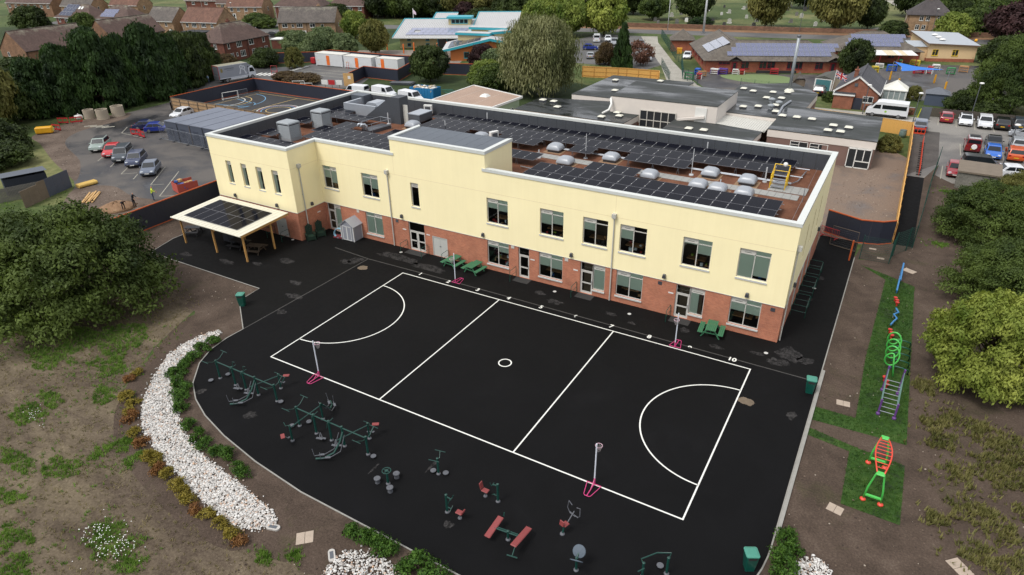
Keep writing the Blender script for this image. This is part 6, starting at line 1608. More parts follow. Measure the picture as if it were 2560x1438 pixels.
house('stone coloured house with dark hipped roof among trees at top right', (15.8, 198.0), radians(5), 11, 8.5, 5.0, 8.6, buff, tilemat('dark_slate', A(82, 76, 76), A(70, 64, 66), .28, .35), (1, 1), front=[(3.0, 3.2, 1.0, 1.3), (4.6, 3.2, 1.0, 1.3), (7.4, 3.2, .9, 1.3), (2.4, .8, 1.0, 1.3), (4.0, .8, 1.0, 1.3)], left=[(3, 3, .8, 1.2)], chim=[(5, 4.2)], fascia=False)
house('distant red brick house at the top right edge', (30, 262), radians(5), 14, 9, 4.8, 8.4, redb, t_rd, (0, 0), front=[(2, U2, 1.4, 1.1), (6, U2, 1.4, 1.1), (10, U2, 1.4, 1.1)])
blk_felt = M('black_felt_roof', A(56, 58, 62), .8, var=.2)
t = thing('outbuilding', 'black flat roofed outbuilding before the buff semi', 'shed', (-170, 97.6, 0), radians(10))
ob('wall', MB().box(0, 8, 0, 4, 0, 2.2), M('dark_boards', A(52, 52, 54), .8), t); ob('roof', MB().box(-.2, 8.2, -.2, 4.2, 2.2, 2.36), blk_felt, t)
t = thing('garage', 'small brown brick garage with white flat roof edge behind the navy hoarding', 'garage', (-131, 96.5, 0), radians(20))
ob('wall', MB().box(0, 6, 0, 3.4, 0, 2.3), redb, t); ob('roof', MB().box(-.2, 6.2, -.2, 3.6, 2.3, 2.5), upvc, t)
pv_pale = panelmat('pale_pv_glass', A(104, 108, 136), A(200, 204, 214), 3, 2, .12, .05)
def roof_panels(parent, origin, ex, ey, nx, ny, w, h, mat, skip=(), shift=0., gap=.04):
 """panels laid on a slope: origin lower left, ex along eaves, ey up the slope"""
 ex, ey = Vector(ex).normalized(), Vector(ey).normalized(); nz = ex.cross(ey)
 pm = MB().box(0, w - gap, 0, h - gap, 0, .05, 1).box(.04, w - gap - .04, .04, h - gap - .04, .05, .055, 0).mesh('solar_panel', [mat, steel])
 R = Matrix((ex, ey, nz)).transposed().to_euler()
 for j in range(ny):
  for i in range(nx):
   if (i, j) in skip: continue
   p = Vector(origin) + ex * (i * w + shift * j) + ey * (j * h) + nz * .06
   o = add('solar_panel', pm, parent, p); o.rotation_euler = R
pv_navy = panelmat('navy_pv_glass', A(44, 50, 76), A(90, 94, 110), 3, 2, .12, .05)
for nm, orig, rz_, m_, nx_, ny_, lb in (('solar_array', (-227.7, 92.5), radians(6), pv_navy, 4, 3, 'navy solar panels on the left slope of the skylight house'), ('solar_array', (-209.5, 95.4), radians(10), pv_pale, 4, 2, 'pale blue solar panels on the left part of a red house roof')):
 t = thing(nm, lb, 'solar panels', (orig[0], orig[1], 0), rz_, 'house roof solar panels')
 roof_panels(t, (1.6, 0.35, 4.98), (1, 0, 0), (.25, 4.25, 3.5), nx_, ny_, 1.5, 1.6, m_, shift=.45)
t = thing('skylight_pair', 'twin white roof windows on the dark red house beside navy panels', 'skylight', (-227.7, 92.5, 0), radians(6), None)
for x in (9.3, 10.6): ob('skylight', MB().cbox((x, 2.9, 7.2), (.8, 1.1, .1), 0, 0, 0, .69), upvc, t)
# ---- modular block, tan roofed classroom ------------------------------
t = thing('modular_block', 'dark grey temporary modular block with ribbed flat roof left of the school', 'temporary building', (-74.5, 25.6, 0))
modm = M('modular_grey', A(74, 80, 94), .6, var=.12); modr = M('modular_roof', A(112, 118, 132), .55, var=.14, scale=.4)
for k in range(6):
 ob('module_wall', MB().box(2.9 * k, 2.9 * k + 2.86, 0, 9.4, 0, 2.85), modm, t)
 ob('roof_panel', MB().box(2.9 * k + .05, 2.9 * k + 2.8, -.06, 9.5, 2.852, 2.95), modr, t)
 if k < 5:
  ob('downpipe', MB().tube([(2.9 * k + 2.88, -.08, 0), (2.9 * k + 2.88, -.08, 2.8)], .04, 6), wood_old if k % 2 else trim_b, t)
  ob('shutter', MB().box(2.9 * k + .6, 2.9 * k + 1.7, -.03, 0, .9, 2.1), M('shutter_dark', A(60, 66, 80), .6), t)
t = thing('classroom_cabin', 'pale green cabin classroom with flat tan roof and white edge behind the school', 'cabin', (-45.2, 53.4, 0))
tanm = wetmat('tan_roof_felt', A(176, 150, 132), A(160, 136, 120), .15, .4, .7, .9, .7, 5.)
TP = [(0, -.4), (11.4, -.4), (11.8, 8.2), (-.2, 12.2)]
ob('wall', MB().prism([(.3, 0), (11.1, 0), (11.4, 7.9), (.2, 11.7)], 0, 3.2), M('pale_green_boards', A(172, 192, 160), .7, var=.06), t)
ob('roof', MB().prism(TP, 3.3, 3.42), tanm, t)
for a, b in zip(TP, TP[1:] + TP[:1]):
 ob('fascia', MB().beam((a[0], a[1], 3.36), (b[0], b[1], 3.36), .22, .32), upvc, t)
ob('roof_vent', loft([[(px + 6.2, py + 5.8, 3.42) for px, py in rrect(.7, .7, .05, 1)], [(px + 6.2, py + 5.8, 3.75) for px, py in rrect(.4, .4, .05, 1)]]), white_p, t)
for y in (2.2, 5.0): hwin(t, (11.1 + .04 * y, y, 1.0), pi / 2 - .04, 1.0, 1.1)
for x in (3, 7.5): ob('felt_joint', MB().box(x, x + .06, -.3, 10.2 - x * .27, 3.421, 3.428), M('pale_joint', A(196, 184, 172), .8), t)
# ---- site cabins --------------------------------------------------------
cabm = M('white_cabin_steel', A(222, 224, 226), .5, var=.05); ordoor = M('orange_door_paint', A(238, 118, 44), .5, var=.05)
def cabin(loc, rz, w, d, h, door_x, lb):
 t = thing('site_cabin', lb, 'site cabin', (*loc, 0), rz, 'white site cabins')
 ob('wall', MB().box(0, w, 0, d, .15, h), cabm, t)
 rb2 = MB()
 for k in range(int(w / .3)): rb2.box(.1 + .3 * k, .2 + .3 * k, -.025, .0, .25, h - .15)
 ob('wall_ribs', rb2, cabm, t)
 ob('roof', MB().box(-.04, w + .04, -.04, d + .04, h + .001, h + .1), M('cabin_roof', A(214, 212, 204), .6, var=.1), t)
 for x in (.02, w - .14): ob('corner_post', MB().box(x, x + .12, -.05, .1, 0, h), cabm, t)
 dr = ob('door', MB().box(0, .9, -.06, -.03, 0, 2.1), ordoor, t, (door_x, 0, .3)); ob('handle', MB().box(.08, .14, -.09, -.06, .95, 1.15), dk_steel, dr)
 ob('sign', MB().box(.6, 1.1, -.04, -.028, 1.2, 1.35), M('pale_yellow_sign', A(236, 214, 160), .6), t)
 return t
cabin((-101.0, 82.8), .06, 8.0, 2.9, 2.75, 3.3, 'white site cabin with orange door, leftmost of three')
cabin((-92.7, 83.4), .04, 8.0, 2.9, 2.6, 3.3, 'white site cabin with orange door, middle of three')
cabin((-84.2, 84.6), .06, 6.0, 2.6, 2.5, 1.4, 'small white site cabin with orange door, rightmost of three')
t = thing('fuel_tank', 'red fuel tank beside the leftmost site cabin', 'tank', (-102.8, 83.9, 0)); ob('tank', MB().box(-.6, .6, -.5, .5, .2, 1.5), rb, t, bevel=.06); ob('stand', MB().box(-.5, .5, -.4, .4, 0, .2), trim_b, t)
t = thing('trolley', 'red metal sack trolley by the middle site cabin', 'trolley', (-91.0, 82.6, 0)); ob('frame', MB().tube([(-.3, 0, 0), (-.3, .2, 1.5), (.3, .2, 1.5), (.3, 0, 0)], .04, 6).tube([(-.3, .1, .7), (.3, .1, .7)], .03, 6), rb, t)
t = thing('site_barrier', 'red metal barrier frame standing on the site road', 'barrier', (-100.3, 69.6, 0), .4); ob('frame', MB().tube([(-.7, 0, 0), (-.7, 0, 2.0), (.7, 0, 2.0), (.7, 0, 0)], .05, 6).tube([(-.7, 0, .9), (.7, 0, .9)], .05, 6).tube([(-.7, 0, 0), (.7, 0, .9)], .04, 6), rb, t)
t = thing('ladder', 'white ladder lying on the site road by the small olive tree', 'ladder', (-100.1, 73.1, .1), atan2(7.5, -1.5))
for s in (-.3, .3): ob('stile', MB().box(0, 7.6, s - .05, s + .05, 0, .1), white_p, t)
rgm = MB().box(-.03, .03, -.25, .25, .02, .08).mesh('rung', white_p)
for k in range(10): add('rung', rgm, t, (.5 + .74 * k, 0, 0))
t = thing('gate_board', 'tan timber gate board with a small notice at the end of the hoarding', 'gate', (-77.3, 68.2, 0), .3); ob('board', MB().box(-1.1, 1.1, -.05, .05, 0, 2.5), wood_new, t); ob('notice', MB().box(-.1, .5, -.07, -.052, 1.4, 2.0), white_p, t)
for k, (x, y, m_, lb) in enumerate(((-80.4, 64.6, white_p, 'white sign board on the rough fence by the gate, leftmost of three'), (-78.9, 65.0, rb, 'red sign board between two white ones on the rough fence'), (-77.5, 65.6, white_p, 'white sign board on the rough fence nearest the gate board'))):
 t = thing('sign_board', lb, 'sign', (x, y, 0), .25, 'sign boards by the site gate'); ob('panel', MB().box(-.7, .7, -.03, .03, .7, 1.6), m_, t); ob('post', MB().box(-.05, .05, .03, .1, 0, 1.5), wood_old, t)
for k, (x, y, z, lb) in enumerate(((-85.5, 62.5, 1.3, 'folded white goal frame behind the ball court hoarding, left one'), (-83.6, 62.7, 1.0, 'folded pale goal frame behind the ball court hoarding, right one'))):
 t = thing('goal_frame', lb, 'goal', (x, y, 0), .5, 'stored goal frames'); ob('frame', MB().tube([(-1.2, 0, 0), (-1.2, 0, z), (1.2, 0, z), (1.2, 0, 0)], .05, 6).tube([(-1.2, 0, z), (-1.2, .8, 0), (1.2, .8, 0), (1.2, 0, z)], .04, 6), white_p, t)
# ball court goal and lines
t = thing('football_goal', 'white five-a-side goal on the marked ball court', 'goal', (-89.5, 49.2, .01), radians(75))
ob('frame', MB().tube([(-1.5, 0, 0), (-1.5, 0, 1.3), (1.5, 0, 1.3), (1.5, 0, 0)], .055, 6).tube([(-1.5, 0, .05), (-1.5, .6, .05), (1.5, .6, .05), (1.5, 0, .05)], .05, 6).tube([(-1.5, .6, .05), (-1.5, 0, 1.3)], .04, 6).tube([(1.5, .6, .05), (1.5, 0, 1.3)], .04, 6), white_p, t)
t = thing('crowd_barrier', 'grey steel crowd barrier behind the ball court goal', 'barrier', (-90.0, 52.3, .01), radians(80))
cb_ = MB().tube([(-1.1, 0, .1), (-1.1, 0, 1.1), (1.1, 0, 1.1), (1.1, 0, .1), (-1.1, 0, .25)], .03, 6)
for k in range(12): cb_.tube([(-1.0 + .18 * k, 0, .25), (-1.0 + .18 * k, 0, 1.1)], .012, 5)
ob('rail_frame', cb_, steel, t)
ly, lb_, lwm = M('yellow_line', A(212, 180, 112), .7, world=True), M('blue_line', A(112, 168, 206), .7, world=True), line_w
for m_, pts in ((ly, [(-88.6, 38.6), (-88.6, 55.2), (-62, 55.0)]), (ly, [(-78.3, 55.1), (-78.3, 38.6)]), (lb_, [(-88.5, 54.3)] + arc(-88.5, 47.2, 7.0, 88, -70, 30)), (ly, arc(-88.6, 47.2, 4.6, 90, -90, 24)), (lwm, arc(-88.6, 47.0, 3.6, 90, -90, 24)), (lb_, [(-88.4, 49.6), (-83.2, 48.6), (-83.2, 45.8), (-88.4, 44.9)]), (lb_, arc(-83.2, 47.2, 1.7, 90, -90, 14)), (lwm, arc(-74.5, 47, 3.6, 0, 360, 36)), (lb_, arc(-74.5, 47, 2.9, 0, 360, 32)), (ly, arc(-74.5, 47, 2.1, 0, 360, 28))):
 o = ob('court_marking', strip(pts, .14, .014), m_); o['kind'] = 'structure'
o = ob('court_marking', strip(arc(-74.5, 47, 3.2, 0, 360, 36), .35, .0125), M('maroon_line', A(110, 50, 54), .8, world=True)); o['kind'] = 'structure'
# parking bay lines and crossings
for pts in ([(-58.0, 11.5), (-63.0, 17.0)], [(-53.3, 9.5), (-59.6, 16.6)], [(-58, 11.5), (-56.8, 12.5)], [(-53.3, 9.5), (-51.8, 10.6)], [(-65.4, 12.3), (-67.4, 14.6)], [(-62.0, 11.8), (-63.4, 13.3)], [(-69.6, 13.4), (-70.8, 14.8)], [(-73.8, 14.2), (-75, 15.6)], [(-65.4, 12.3), (-64.0, 13.6)], [(-84.9, 24.6), (-79.0, 24.4)], [(-84.9, 24.6), (-87.5, 27.2)]):
 o = ob('bay_line', strip(pts, .1, .016), line_dim); o['kind'] = 'structure'
for k in range(4):
 o = ob('zebra_stripe', strip([(-94.4 + 1.15 * k, 24.1 + .3 * k), (-93.3 + 1.15 * k, 25.6 + .3 * k)], .42, .016), line_dim); o['kind'] = 'structure'
for k in range(6): sheet('zebra_stripe', [(-104.8 + 1.05 * k, 67.6 + .35 * k), (-104.2 + 1.05 * k, 67.6 + .35 * k), (-104.9 + 1.05 * k, 70.4 + .35 * k), (-105.5 + 1.05 * k, 70.4 + .35 * k)], .016, line_w)
for pts in ([(25.6, 91), (25.6, 86.5)], [(28, 91), (28, 86.3)], [(30.4, 91), (30.4, 86)], [(32.8, 90.6), (32.8, 85.6)], [(28.4, 76.5), (28.4, 70.5)], [(30.8, 75), (30.8, 69.4)], [(33.2, 75), (33.2, 69.2)], [(35.6, 75), (35.6, 69.2)], [(26.4, 64.5), (26.2, 58.8)]):
 o = ob('bay_line', strip(pts, .11, .016), line_dim); o['kind'] = 'structure'
for pts in ([(-98, 79), (-80, 80)], [(-99, 76), (-80.5, 77.4)], [(-91, 80), (-92.5, 75)], [(-97, 73.5), (-82, 74.5)]):
 o = ob('bay_line', strip(pts, .16, .014), line_dim); o['kind'] = 'structure'
# ---- blue skip ------------------------------------------------------------
sk = thing('skip', 'blue roll-on skip heaped with pale rubble on the grass plot', 'skip', (-57.2, 67.0, 0), .06)
skm = M('blue_skip_paint', A(34, 120, 172), .55, var=.12)
hx, hy = 2.6, 1.3
for nm, b_ in (('side_wall', (-hx, hx, -hy, -hy + .06)), ('side_wall', (-hx, hx, hy - .06, hy)), ('end_wall', (-hx, -hx + .06, -hy + .06, hy - .06)), ('end_wall', (hx - .06, hx, -hy + .06, hy - .06))):
 ob(nm, MB().box(*b_, .1, 1.9), skm, sk)
ob('floor', MB().box(-hx, hx, -hy, hy, 0, .1), skm, sk)
ribm = MB().box(-.05, .05, -.05, .0, .1, 1.9).mesh('rib', skm)
for k in range(9): add('rib', ribm, sk, (-hx + .25 + .6 * k, -hy, 0))
for k in range(4): add('rib', ribm, sk, (hx, -hy + .35 + .6 * k, 0), pi / 2)
rr = random.Random(8); rub = MB()
for k in range(60): rub.cbox((rr.uniform(-2.3, 2.3), rr.uniform(-1.1, 1.1), rr.uniform(1.45, 2.0)), (rr.uniform(.2, .9), rr.uniform(.15, .5), rr.uniform(.05, .3)), rr.choice((0, 0, 1, 1, 2)), rr.uniform(0, 3), rr.uniform(-.5, .5), rr.uniform(-.4, .4))
ob('rubble', rub, [white_p, M('plasterboard', A(198, 190, 176), .9), wood_new], sk)['kind'] = 'stuff'
tr2 = thing('trackway_stack', 'flat stack of grey site panels on the grass by the dark round tree', 'site panels', (-68.5, 74.3, 0), .35)
for k in range(5): ob('panel', MB().cbox((rr.uniform(-.2, .2), rr.uniform(-.1, .1), .06 + .1 * k), (4.6, 2.0, .07), 0, rr.uniform(-.05, .05)), dk_steel, tr2)
gp = M('teal_tubes', A(60, 120, 104), .5)
for k in range(9):
 t = thing('fence_post', ['loose green fence post lying on grass behind the skip, first from the left', 'loose green fence post behind the skip, second from the left', 'loose green fence post behind the skip, third from the left', 'loose green fence post behind the skip, fourth', 'loose green fence post behind the skip, fifth', 'loose green fence post behind the skip, sixth', 'loose green fence post right of the skip, third from the right', 'loose green fence post right of the skip, second from the right', 'loose green fence post right of the skip, rightmost'][k], 'post', (-57.5 + .75 * k, 73.5 - .35 * k + rr.uniform(-.5, .5), .06), .35 + rr.uniform(-.25, .25), 'loose green posts on the grass')
 ob('tube', MB().box(-1.4, 1.4, -.04, .04, 0, .07), gp, t); ob('end_cap', MB().box(1.4, 1.44, -.045, .045, -.002, .075), trim_b, t)
# ---- old flat roofed school -----------------------------------------------
felt = wetmat('wet_roof_felt', A(50, 54, 52), A(44, 47, 50), .16, .44, .58, .75, .08, 4., stretch=(.5, 1.5, 1))
white_f = M('white_boarding', A(226, 218, 210), .6, var=.06); brn = M('brown_render', A(126, 100, 92), .85, var=.12)
old = thing('old_school_building', 'sprawling flat roofed white and brown old school with puddled felt roofs', 'school', (0, 0, 0))
def volume(poly, h, band=1.0, low=None):
 low = low or brn
 v = ob('wall', MB().prism(poly, 0, h - band), low, old)
 o = offset(poly if sum(poly[i][0] * poly[(i + 1) % len(poly)][1] - poly[(i + 1) % len(poly)][0] * poly[i][1] for i in range(len(poly))) > 0 else poly[::-1], -.06)
 ob('fascia', MB().prism(o, h - band, h), white_f, old)
 o2 = offset(o, -.04)
 r = ob('roof', MB().prism(o2, h + .001, h + .08), felt, old)
 return r
r1 = volume([(-17.3, 60), (-1.7, 60), (-1.7, 71.5), (-17.8, 71.5)], 5.4, 3.4, nurb)
r2 = volume([(-26.8, 66.6), (-17.9, 66.6), (-17.9, 71.6), (-12, 71.6), (-12, 84), (-26.8, 84)], 3.5, 1.1)
r3 = volume([(-31, 55), (-13.1, 54.5), (-12.9, 59.9), (-17.9, 60), (-17.9, 66.5), (-31, 63.5)], 3.05, .8)
r4 = volume([(-7.2, 53.2), (4.6, 53.2), (4.8, 58.6), (-1.65, 59.9), (-7.3, 59.9)], 3.05, .7)
r5 = volume([(5.6, 58.9), (18.5, 58.6), (18.2, 71.8), (8.0, 73), (8.1, 84), (3.4, 91), (-4.2, 86), (-3.9, 72), (-1.6, 71), (-1.6, 65.6), (5.6, 65.2)], 3.5, .95)
ob('porch_roof', MB().face([(-1.6, 60.05, 3.16), (4.9, 58.8, 3.0), (5.55, 65.1, 3.0), (-1.6, 65.5, 3.16)]), M('corrugated_white', A(206, 204, 196), .6, var=.12, scale=3), old)
cw = MB()
for k in range(22): cw.tube([(-1.6 + .32 * k, 60.0 - .06 * k, 3.15 - .006 * k), (-1.6 + .32 * k, 65.4, 3.15 - .006 * k)], .05, 5)
ob('porch_ribs', cw, MATS['corrugated_white'], old)['kind'] = 'stuff'
skl = loft([[(px, py, 0) for px, py in rrect(.62, .62, .05, 1)], [(px, py, .28) for px, py in rrect(.6, .6, .05, 1)]]).mesh('skylight_kerb', lamp_dk)
skd = loft([[(px, py, .28) for px, py in rrect(.7, .7, .08, 2)], [(px, py, .42) for px, py in rrect(.55, .55, .1, 2)], [(px, py, .5) for px, py in rrect(.25, .25, .1, 2)]]).mesh('skylight', M('cream_dome', A(222, 220, 204), .4, var=.06))
for x, y, z in ((4.7, 68.3, 3.5), (6.0, 66.2, 3.5), (7.9, 66.2, 3.5), (9.9, 66.0, 3.5), (12.9, 63.8, 3.5), (14.8, 63.5, 3.5), (12.6, 60.9, 3.5), (14.1, 60.9, 3.5), (1.8, 81.2, 3.5), (3.9, 82.1, 3.5), (3.8, 77.4, 3.5), (3.9, 72.2, 3.5), (-3.0, 82.0, 3.5), (-1.2, 80.7, 3.5), (1.7, 76.7, 3.5), (-.1, 69.2, 3.5), (1.8, 70.4, 3.5), (-4.0, 55.3, 3.05), (-2.0, 55.4, 3.05), (-24.5, 79.3, 3.5), (-21.3, 71.3, 3.5), (-17.2, 81.9, 3.5), (-29.6, 61.6, 3.05), (-27.6, 61.5, 3.05), (-25.4, 58.4, 3.05), (-15.9, 59.2, 3.05), (-14.9, 57.5, 3.05), (-17.0, 55.9, 3.05)):
 s_ = add('skylight', skd, old, (x, y, z + .08), 0, .72); add('skylight_kerb', skl, s_)
# hall glazing
fr_ = MB()
for k in range(6): fr_.box(-12.6 + 1.06 * k - .05, -12.6 + 1.06 * k + .05, 59.78, 59.9, .4, 3.9)
for z in (.4, 1.5, 2.55, 3.9): fr_.box(-12.65, -7.25, 59.79, 59.9, z - .05, z + .05)
gw_ = ob('hall_window', fr_, frame_g, old)
for k in range(5):
 for z0, z1 in ((.45, 1.45), (1.55, 2.5), (2.6, 3.85)):
  ob('pane', MB().box(-12.55 + 1.06 * k, -11.6 + 1.06 * k, 59.86, 59.91, z0, z1), dk_pane, gw_)
for x, y, w_, hh, z in ((-25.6, 66.54, 1.4, .6, 2.0), (-23.6, 66.54, 1.4, .6, 2.0), (-21.6, 66.54, 1.4, .6, 2.0), (8.6, 58.8, 2.2, 1.5, .9), (11.0, 58.76, 2.2, 1.5, .9)):
 hwin(old, (x, y, z), 0, w_, hh)
ob('corner_window', MB().box(15.6, 18.3, 58.35, 58.5, .0, .12).box(15.6, 18.3, 58.35, 58.5, 2.4, 2.55).box(15.6, 15.7, 58.35, 58.5, 0, 2.5).box(16.5, 16.62, 58.35, 58.5, 0, 2.5).box(17.4, 17.5, 58.35, 58.5, .95, 2.5).box(18.2, 18.32, 58.35, 58.5, 0, 2.5).box(16.6, 18.2, 58.35, 58.5, .85, .97), upvc, old)
ob('corner_glass', MB().box(15.7, 18.2, 58.4, 58.44, .1, 2.4), dk_pane, old)
ob('white_door', MB().box(-4.6, -3.0, 59.8, 59.93, 3.0, 5.1), upvc, old)
ob('roof_duct', MB().beam((-7.0, 59.5, 3.2), (-3.2, 59.6, 3.9), .35, .3), white_f, old)
ob('vent_duct', MB().tube([(-17.2, 59.6, 5.2), (-16.9, 59.2, 4.4), (-17.0, 58.6, 3.7), (-17.8, 58.0, 3.2)], .18, 8), white_p, old, smooth=True)
for x, y in ((2.9, 74.5), (4.2, 73.0), (3.6, 70.3)): ob('roof_fan', MB().lathe([(.35, 0), (.35, .35), (.5, .4), (.5, .55), (.2, .7)], 12, (x, y, 3.58)), louvre_m, old)
ob('duct_run', MB().tube([(5.4, 66, 3.75), (5.0, 72, 3.75), (5.4, 76, 3.75)], .16, 6), steel, old)
t = thing('boiler_flue', 'tall grey boiler flue standing on the old school roof', 'flue', (3.8, 84.0, 3.58)); ob('shaft', MB().tube([(0, 0, 0), (0, 0, 8.3)], .24, 12), M('flue_grey', A(158, 164, 168), .45, .3), t, smooth=True); ob('cap', MB().lathe([(.3, 0), (.3, .25), (.26, .3)], 12, (0, 0, 8.25)), dk_steel, t); ob('base', MB().lathe([(.8, 0), (.55, .3), (.3, .4)], 12), MATS['cream_dome'], t)
for x, y, lb, r_, h_ in ((-35.3, 173.3, 'tall white mast behind the nursery roof', .35, 14), (-46.9, 175.6, 'thin grey street light column by the pale drive entrance', .12, 9)):
 t = thing('mast', lb, 'mast', (x, y, 0)); ob('shaft', MB().tube([(0, 0, 0), (0, 0, h_)], r_, 10, r1=r_ * .6), mast_m, t, smooth=True); ob('base_plate', MB().lathe([(r_ * 2, 0), (r_ * 2, .1)], 10), dk_steel, t)
# ---- bungalow, conservatory, sheds ------------------------------------------
house('red brick bungalow with slate roof and white gable boards behind the minibus', (16.4, 93.2), pi / 2, 13.5, 6.6, 2.6, 5.0, brickmat('bungalow_brick', A(158, 92, 66), A(134, 74, 54), A(150, 118, 98), .225, .075), t_sl, (0, 0), left=(), chim=[(4.2, 4.2)], group='bungalow', name='bungalow', cat='bungalow', ov=.3)
bung = [o for o in bpy.data.objects if o.name == 'bungalow'][0]
for s in (0, 1): ob('barge_board', MB().beam((-.2, -.3 + s * 7.2, 2.42), (-.2, 3.3, 5.02), .08, .24), upvc, bung)
hwin(bung, (-.0, 2.2, 1.0), -pi / 2, 1.6, 1.0)
ob('wall_disc', MB().cbox((-.05, 3.6, 3.7), (.1, .5, .5)), dk_steel, bung)
t = thing('porch', 'brick lean-to with flat felt roof on the bungalow gable', 'porch', (9.9, 91.3, 0)); ob('wall', MB().box(0, 3.0, 0, 1.85, 0, 2.3), MATS['bungalow_brick'], t); ob('roof', MB().box(-.12, 3.12, -.12, 1.9, 2.3, 2.4), blk_felt, t); ob('fascia', MB().box(-.18, 3.18, -.2, -.12, 2.2, 2.44).box(-.2, -.12, -.12, 1.9, 2.2, 2.44), upvc, t)
t = thing('side_gate', 'navy side gate next to the bungalow lean-to', 'gate', (13.0, 91.7, 0)); ob('leaf', MB().box(0, 1.3, 0, .06, 0, 1.9), navy_ply, t); ob('post', MB().box(1.3, 1.4, -.02, .08, 0, 1.95), wood_old, t)
t = thing('garden_wall', 'low red brick garden wall with brown hedge right of the bungalow gate', 'wall', (14.5, 91.8, 0)); ob('brickwork', MB().box(0, 7.6, 0, .25, 0, 1.1), MATS['bungalow_brick'], t); ob('coping', MB().box(0, 7.6, -.03, .28, 1.1, 1.18), slab_m, t)
cs = thing('conservatory', 'white conservatory with pale pitched roof beside the bungalow', 'conservatory', (16.8, 99.6, 0)); ob('dwarf_wall', MB().box(0, 3.6, 0, 3.6, 0, .6), upvc, cs)
ob('glazing', MB().box(.05, 3.55, .05, 3.55, .6, 2.1), M('conservatory_glass', A(150, 160, 160), .1), cs)
cp_ = MB().box(-.1, 3.7, -.1, 3.7, 2.05, 2.2)
for k in range(5): cp_.box(.85 * k, .85 * k + .1, -.02, .05, .6, 2.05).box(3.55, 3.62, .85 * k, .85 * k + .1, .6, 2.05)
ob('frame', cp_, upvc, cs)
ob('roof', MB().face([(-.1, -.1, 2.2), (3.7, -.1, 2.2), (1.8, 1.8, 3.3)]).face([(3.7, -.1, 2.2), (3.7, 3.7, 2.2), (1.8, 3.7, 3.3), (1.8, 1.8, 3.3)]).face([(-.1, 3.7, 2.2), (-.1, -.1, 2.2), (1.8, 1.8, 3.3), (1.8, 3.7, 3.3)]), M('opal_roof', A(228, 226, 214), .5), cs)
t = thing('garden_shed', 'slate blue shed with hipped roof above the right car park', 'shed', (23.3, 100.3, 0)); ob('wall', MB().box(0, 3.3, 0, 3.0, 0, 2.0), M('slate_blue_boards', A(74, 84, 102), .7, var=.1), t)
ob('roof', MB().face([(-.2, -.2, 1.95), (3.5, -.2, 1.95), (1.65, 1.5, 2.9)]).face([(3.5, -.2, 1.95), (3.5, 3.2, 1.95), (1.65, 1.5, 2.9)]).face([(3.5, 3.2, 1.95), (-.2, 3.2, 1.95), (1.65, 1.5, 2.9)]).face([(-.2, 3.2, 1.95), (-.2, -.2, 1.95), (1.65, 1.5, 2.9)]), M('grey_felt_tiles', A(104, 108, 116), .8, var=.15), t)
t = thing('garage', 'cream garage with teal door and mossy felt roof', 'garage', (5.0, 105.0, 0), -.15); ob('wall', MB().box(0, 3.1, 0, 6.5, 0, 2.2), M('cream_boards', A(220, 206, 176), .7), t); gd_ = ob('door', MB().box(.25, 2.85, -.05, -.002, .05, 2.0), M('teal_door', A(64, 118, 122), .6), t); ob('door_frame', MB().box(.02, .24, -.07, -.002, 0, 2.15).box(2.86, 3.08, -.07, -.002, 0, 2.15).box(.24, 2.86, -.07, -.002, 2.0, 2.25), upvc, t)
ob('roof', MB().face([(-.15, -.15, 2.2), (1.55, -.15, 2.7), (1.55, 6.6, 2.7), (-.15, 6.6, 2.2)]).face([(1.55, -.15, 2.7), (3.25, -.15, 2.2), (3.25, 6.6, 2.2), (1.55, 6.6, 2.7)]).face([(-.1, -.12, 2.2), (3.2, -.12, 2.2), (1.55, -.12, 2.68)]), M('mossy_felt', A(84, 84, 78), .9, var=.3, scale=2), t)
t = thing('playhouse', 'dark timber playhouse with pitched roof beside the artificial turf', 'playhouse', (1.2, 105.2, 0), .25); ob('wall', MB().box(.2, 2.2, .2, 1.9, .3, 1.4), wood_old, t)
for s in (0, 1): ob('roof_slope', MB().face([(-.1 + s * 2.6, -.2, 1.0), (1.2, -.2, 2.7), (1.2, 2.2, 2.7), (-.1 + s * 2.6, 2.2, 1.0)]), M('mossy_shingle', A(80, 74, 62), .9, var=.25), t)
for x, y in ((.3, .3), (2.1, .3), (.3, 1.8), (2.1, 1.8)): ob('leg', MB().box(x - .06, x + .06, y - .06, y + .06, 0, .3), wood_old, t)
# flagpole with union flag
fp = thing('flagpole', 'white flagpole flying a red white and blue union flag by the bungalow', 'flagpole', (8.8, 97.0, 0)); ob('pole', MB().tube([(0, 0, 0), (.25, .1, 5.2)], .06, 8), white_p, fp)
FW, FH = 2.0, 1.1
flm, ft, fb = newmat('union_flag')
sx_ = N(ft, 'SeparateXYZ'); lk(ft, N(ft, 'TexCoord').outputs['UV'], sx_.inputs[0])
def fmath(op, a, b_=None):
 n_ = N(ft, 'Math', operation=op)
 for i_, q in enumerate((a, b_)):
  if q is None: continue
  if isinstance(q, (int, float)): n_.inputs[i_].default_value = q
  else: lk(ft, q, n_.inputs[i_])
 return n_.outputs[0]
U_, V_ = fmath('SUBTRACT', sx_.outputs[0], .5), fmath('SUBTRACT', sx_.outputs[1], .5)
aU, aV = fmath('ABSOLUTE', U_), fmath('ABSOLUTE', V_)
dg = fmath('ABSOLUTE', fmath('SUBTRACT', aU, aV))
cross = fmath('MAXIMUM', fmath('LESS_THAN', aU, .06), fmath('LESS_THAN', aV, .1)); crossw = fmath('MAXIMUM', fmath('LESS_THAN', aU, .1), fmath('LESS_THAN', aV, .17))
